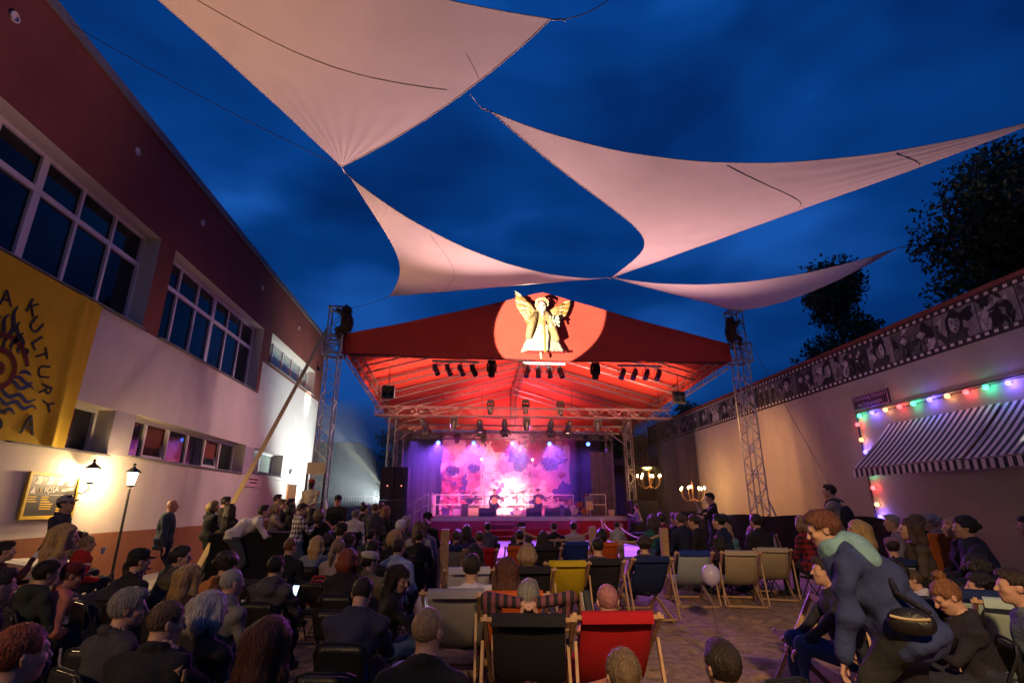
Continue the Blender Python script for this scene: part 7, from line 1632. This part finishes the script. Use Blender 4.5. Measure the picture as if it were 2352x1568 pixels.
p = atZ(*z5(1785, 775), .78); t = lthing('umbrella', 'blue umbrella with a curved wooden handle hung beside the yellow deck chair', 'umbrella', (p.x, p.y, 0)); m = MB(); m.tube([(0, 0, .55), (0, 0, .74), (.0, 0, .80), (.03, 0, .85), (.08, 0, .86), (.12, 0, .82), (.125, 0, .77)], .012, 7); m.build('handle', M_beech, t); m = MB(); m.lathe([(.012, .06), (.035, .2), (.055, .42), (.05, .52), (.015, .56)], (0, 0, 0), 9); m.build('canopy', mat('umbrella_blue', (.02, .08, .22), .7, .2, 9), t)
p = atZ(*z5(1878, 552), .9); t = lthing('walking_stick', 'pale curved walking stick hooked on the black front row chair', 'walking stick', (p.x, p.y, 0)); m = MB(); m.tube([(0, 0, 0), (0, 0, .84), (.02, 0, .93), (.08, 0, .96), (.13, 0, .92), (.13, 0, .88)], .014, 7); m.build('shaft', M_beech, t); m = MB(); m.lathe([(.018, 0), (.018, .04)], (0, 0, 0), 8); m.build('ferrule', M_black, t)
# rope barrier
def post(label, px, Y, top):
    c = atY(*px, Y); t = lthing('rope_post', label, 'post', (c.x, c.y, 0), 0, 'wooden posts of the rope barrier'); m = MB(); m.box((0, 0, top / 2), (.13, .13, top)); m.build('timber', M_wood, t); m = MB(); m.box((0, 0, top - .09), (.15, .15, .03)); m.build('rope_collar', mat('rope_hemp', (.36, .26, .15), .9), t); return Vector((c.x, c.y, top - .10))
ra = post('wooden rope post at the aisle, tallest one', z5(1130, 500), 9.2, 1.28); rb = post('wooden rope post in front of the man in the beanie', z5(1656, 480), 13.6, 1.15); rc = post('wooden rope post left of the right orange deck chair', z5(2135, 480), 12.4, 1.20); rd = post('wooden rope post beside the teal dress', z7(523, 340), 11.0, 1.22); re_ = post('small wooden post near the right stage corner', z7(305, 320), 17.5, 1.1); rf = post('short post before the right end of the red skirt', z7(220, 300), 20.5, 1.15)
for a, b, lb in ((rb, rc, 'slack hemp rope between the two middle posts'), (rc, rd, 'slack hemp rope towards the right post'), (rf, re_, 'pale rope hanging before the red skirt'), (re_, rd, 'thin rope running back from the stage corner')):
    m = MB(); m.tube([a.lerp(b, i / 14) - Vector((0, 0, .20 * 4 * (i / 14) * (1 - i / 14))) for i in range(15)], .022, 6); tag(m.build('rope', MATS['rope_hemp']), lb, 'rope', 'ropes of the barrier')
# kerb boards along the aisle
for i in range(5):
    m = MB(); a = Vector((-.62 + .09 * i, 5.2 + i * 1.7, 0)); m.bar(a + Vector((0, 0, .07)), a + Vector((.09, 1.66, .07)), .16, .14); tag(m.build('kerb_board', mat('kerb_pale', (.40, .36, .36), .8, .25, 5)), 'pale kerb board along the aisle, %s from the camera' % ('first second third fourth fifth'.split()[i]), 'kerb', 'kerb boards of the aisle')
# black fence with emblem at the right
t = lthing('banner_fence', 'black cloth fence panel with a pale round-topped emblem at the right', 'barrier', (*atY(*z7(2150, 520), 5.9).xy, 0), R(-62)); m = MB(); P = [[(-1.0 + 3.6 * u, .02 * math.sin(u * 30), z) for z in (0, .4, .8)] for u in np.linspace(0, 1, 40)]; m.grid(P); m.build('cloth', M_blackcloth, t, True)
m = MB()
for x in (-.95, .2, 1.4, 2.55): m.cyl((x, .06, 0), (x, .06, .82), .02)
m.build('posts', M_steel, t); m = MB(); fn = lambda x, z: (x, -.035, z)
for i in range(16):
    a0, a1 = .5 + 2.15 * i / 16, .5 + 2.15 * (i + 1) / 16; m.add([fn(.2 + r * math.cos(a), .40 + r * .95 * math.sin(a)) for r, a in ((.29, a0), (.33, a0), (.33, a1), (.29, a1))], [(0, 1, 2, 3)])
text_mb('T3', .17, lambda c: Vector(fn(.2 + c.x, .50 + c.y)) + Vector((0, c.z, 0)), m)
for x0, x1, z in ((-.12, .52, .36), (-.05, .45, .30), (.05, .35, .25)): m.add([fn(x0, z), fn(x1, z), fn(x1, z + .035), fn(x0, z + .035)], [(0, 1, 2, 3)])
for x0, z, l in ((1.2, .33, .42), (1.25, .27, .3)): m.add([fn(x0, z), fn(x0 + l, z), fn(x0 + l, z + .035), fn(x0, z + .035)], [(0, 1, 2, 3)])
for x in (1.05, 1.9): m.add([fn(x, .2), fn(x + .07, .2), fn(x + .05, .5), fn(x + .02, .5)], [(0, 1, 2, 3)])
o = m.build('emblem', mat('emblem_grey', (.40, .38, .36), .8), t); o['kind'] = 'stuff'
for lb, px, Y, col, yaw in (('orange seat panel among the right seated group', z7(1875, 290), 8.6, (.50, .12, .02), 10), ('yellow green seat panel at the right edge', z7(2315, 320), 7.2, (.42, .48, .03), 30)):
    c = atY(*px, Y); t = lthing('beach_chair', lb, 'chair', (c.x, c.y, 0), R(yaw)); m = MB(); m.prism([(-.3, 0, .35), (.3, 0, .35), (.33, -.18, 1.22), (-.33, -.18, 1.22)], (0, 1, .2), .03); m.build('back', mat('seat_%d' % int(col[1] * 100), col, .8, .15, 4), t); m = MB(); m.box((0, .25, .38), (.6, .5, .04)); m.build('seat', MATS['seat_%d' % int(col[1] * 100)], t)
    for s_ in (-1, 1): m = MB(); m.bar((s_ * .3, -.05, 0), (s_ * .3, .0, .4), .04, .04); m.build('leg', M_beech, t); m = MB(); m.bar((s_ * .3, .45, 0), (s_ * .3, .45, .38), .04, .04); m.build('leg', M_beech, t)
p = atZ(*z7(150, 775), .72); S = SDF(); S.cap((0, 0, 0), (0, .16, .01), .038, .034, 0, .03); S.cap((0, -.04, .03), (0, -.05, .08), .038, .04, 0, .03); V, F, L = S.mesh(.01); o = bpy.data.objects.new('sneaker', new_mesh('sneaker', V, F, [mat('canvas_black', (.03, .03, .035), .8)])); COL.objects.link(o); o.location = p; o.rotation_euler = (R(70), 0, R(20)); tag(o, 'black canvas sneaker with white sole resting above the red chair', 'shoe'); m = MB(); m.tube([(0, -.075, -.035), (0, 0, -.038), (0, .1, -.034), (0, .18, -.025)], .030, 6); s = bpy.data.objects.new('sole', m.mesh('sole', mat('rubber_white', (.6, .58, .58), .6))); COL.objects.link(s); s.parent = o
for i, (x, y) in enumerate(((1390, 1465), (1110, 835))):
    p = atZ(*z5(x, y), .02); m = MB(); rg = random.Random(i)
    for k in range(3): m.sphere((rg.uniform(-.03, .03), rg.uniform(-.03, .03), .012), .018, 6, 4, (1.3, 1, .7))
    o = m.build('litter', mat('paper', (.6, .58, .54), .7)); o.location = p; tag(o, None, None, kind='stuff')
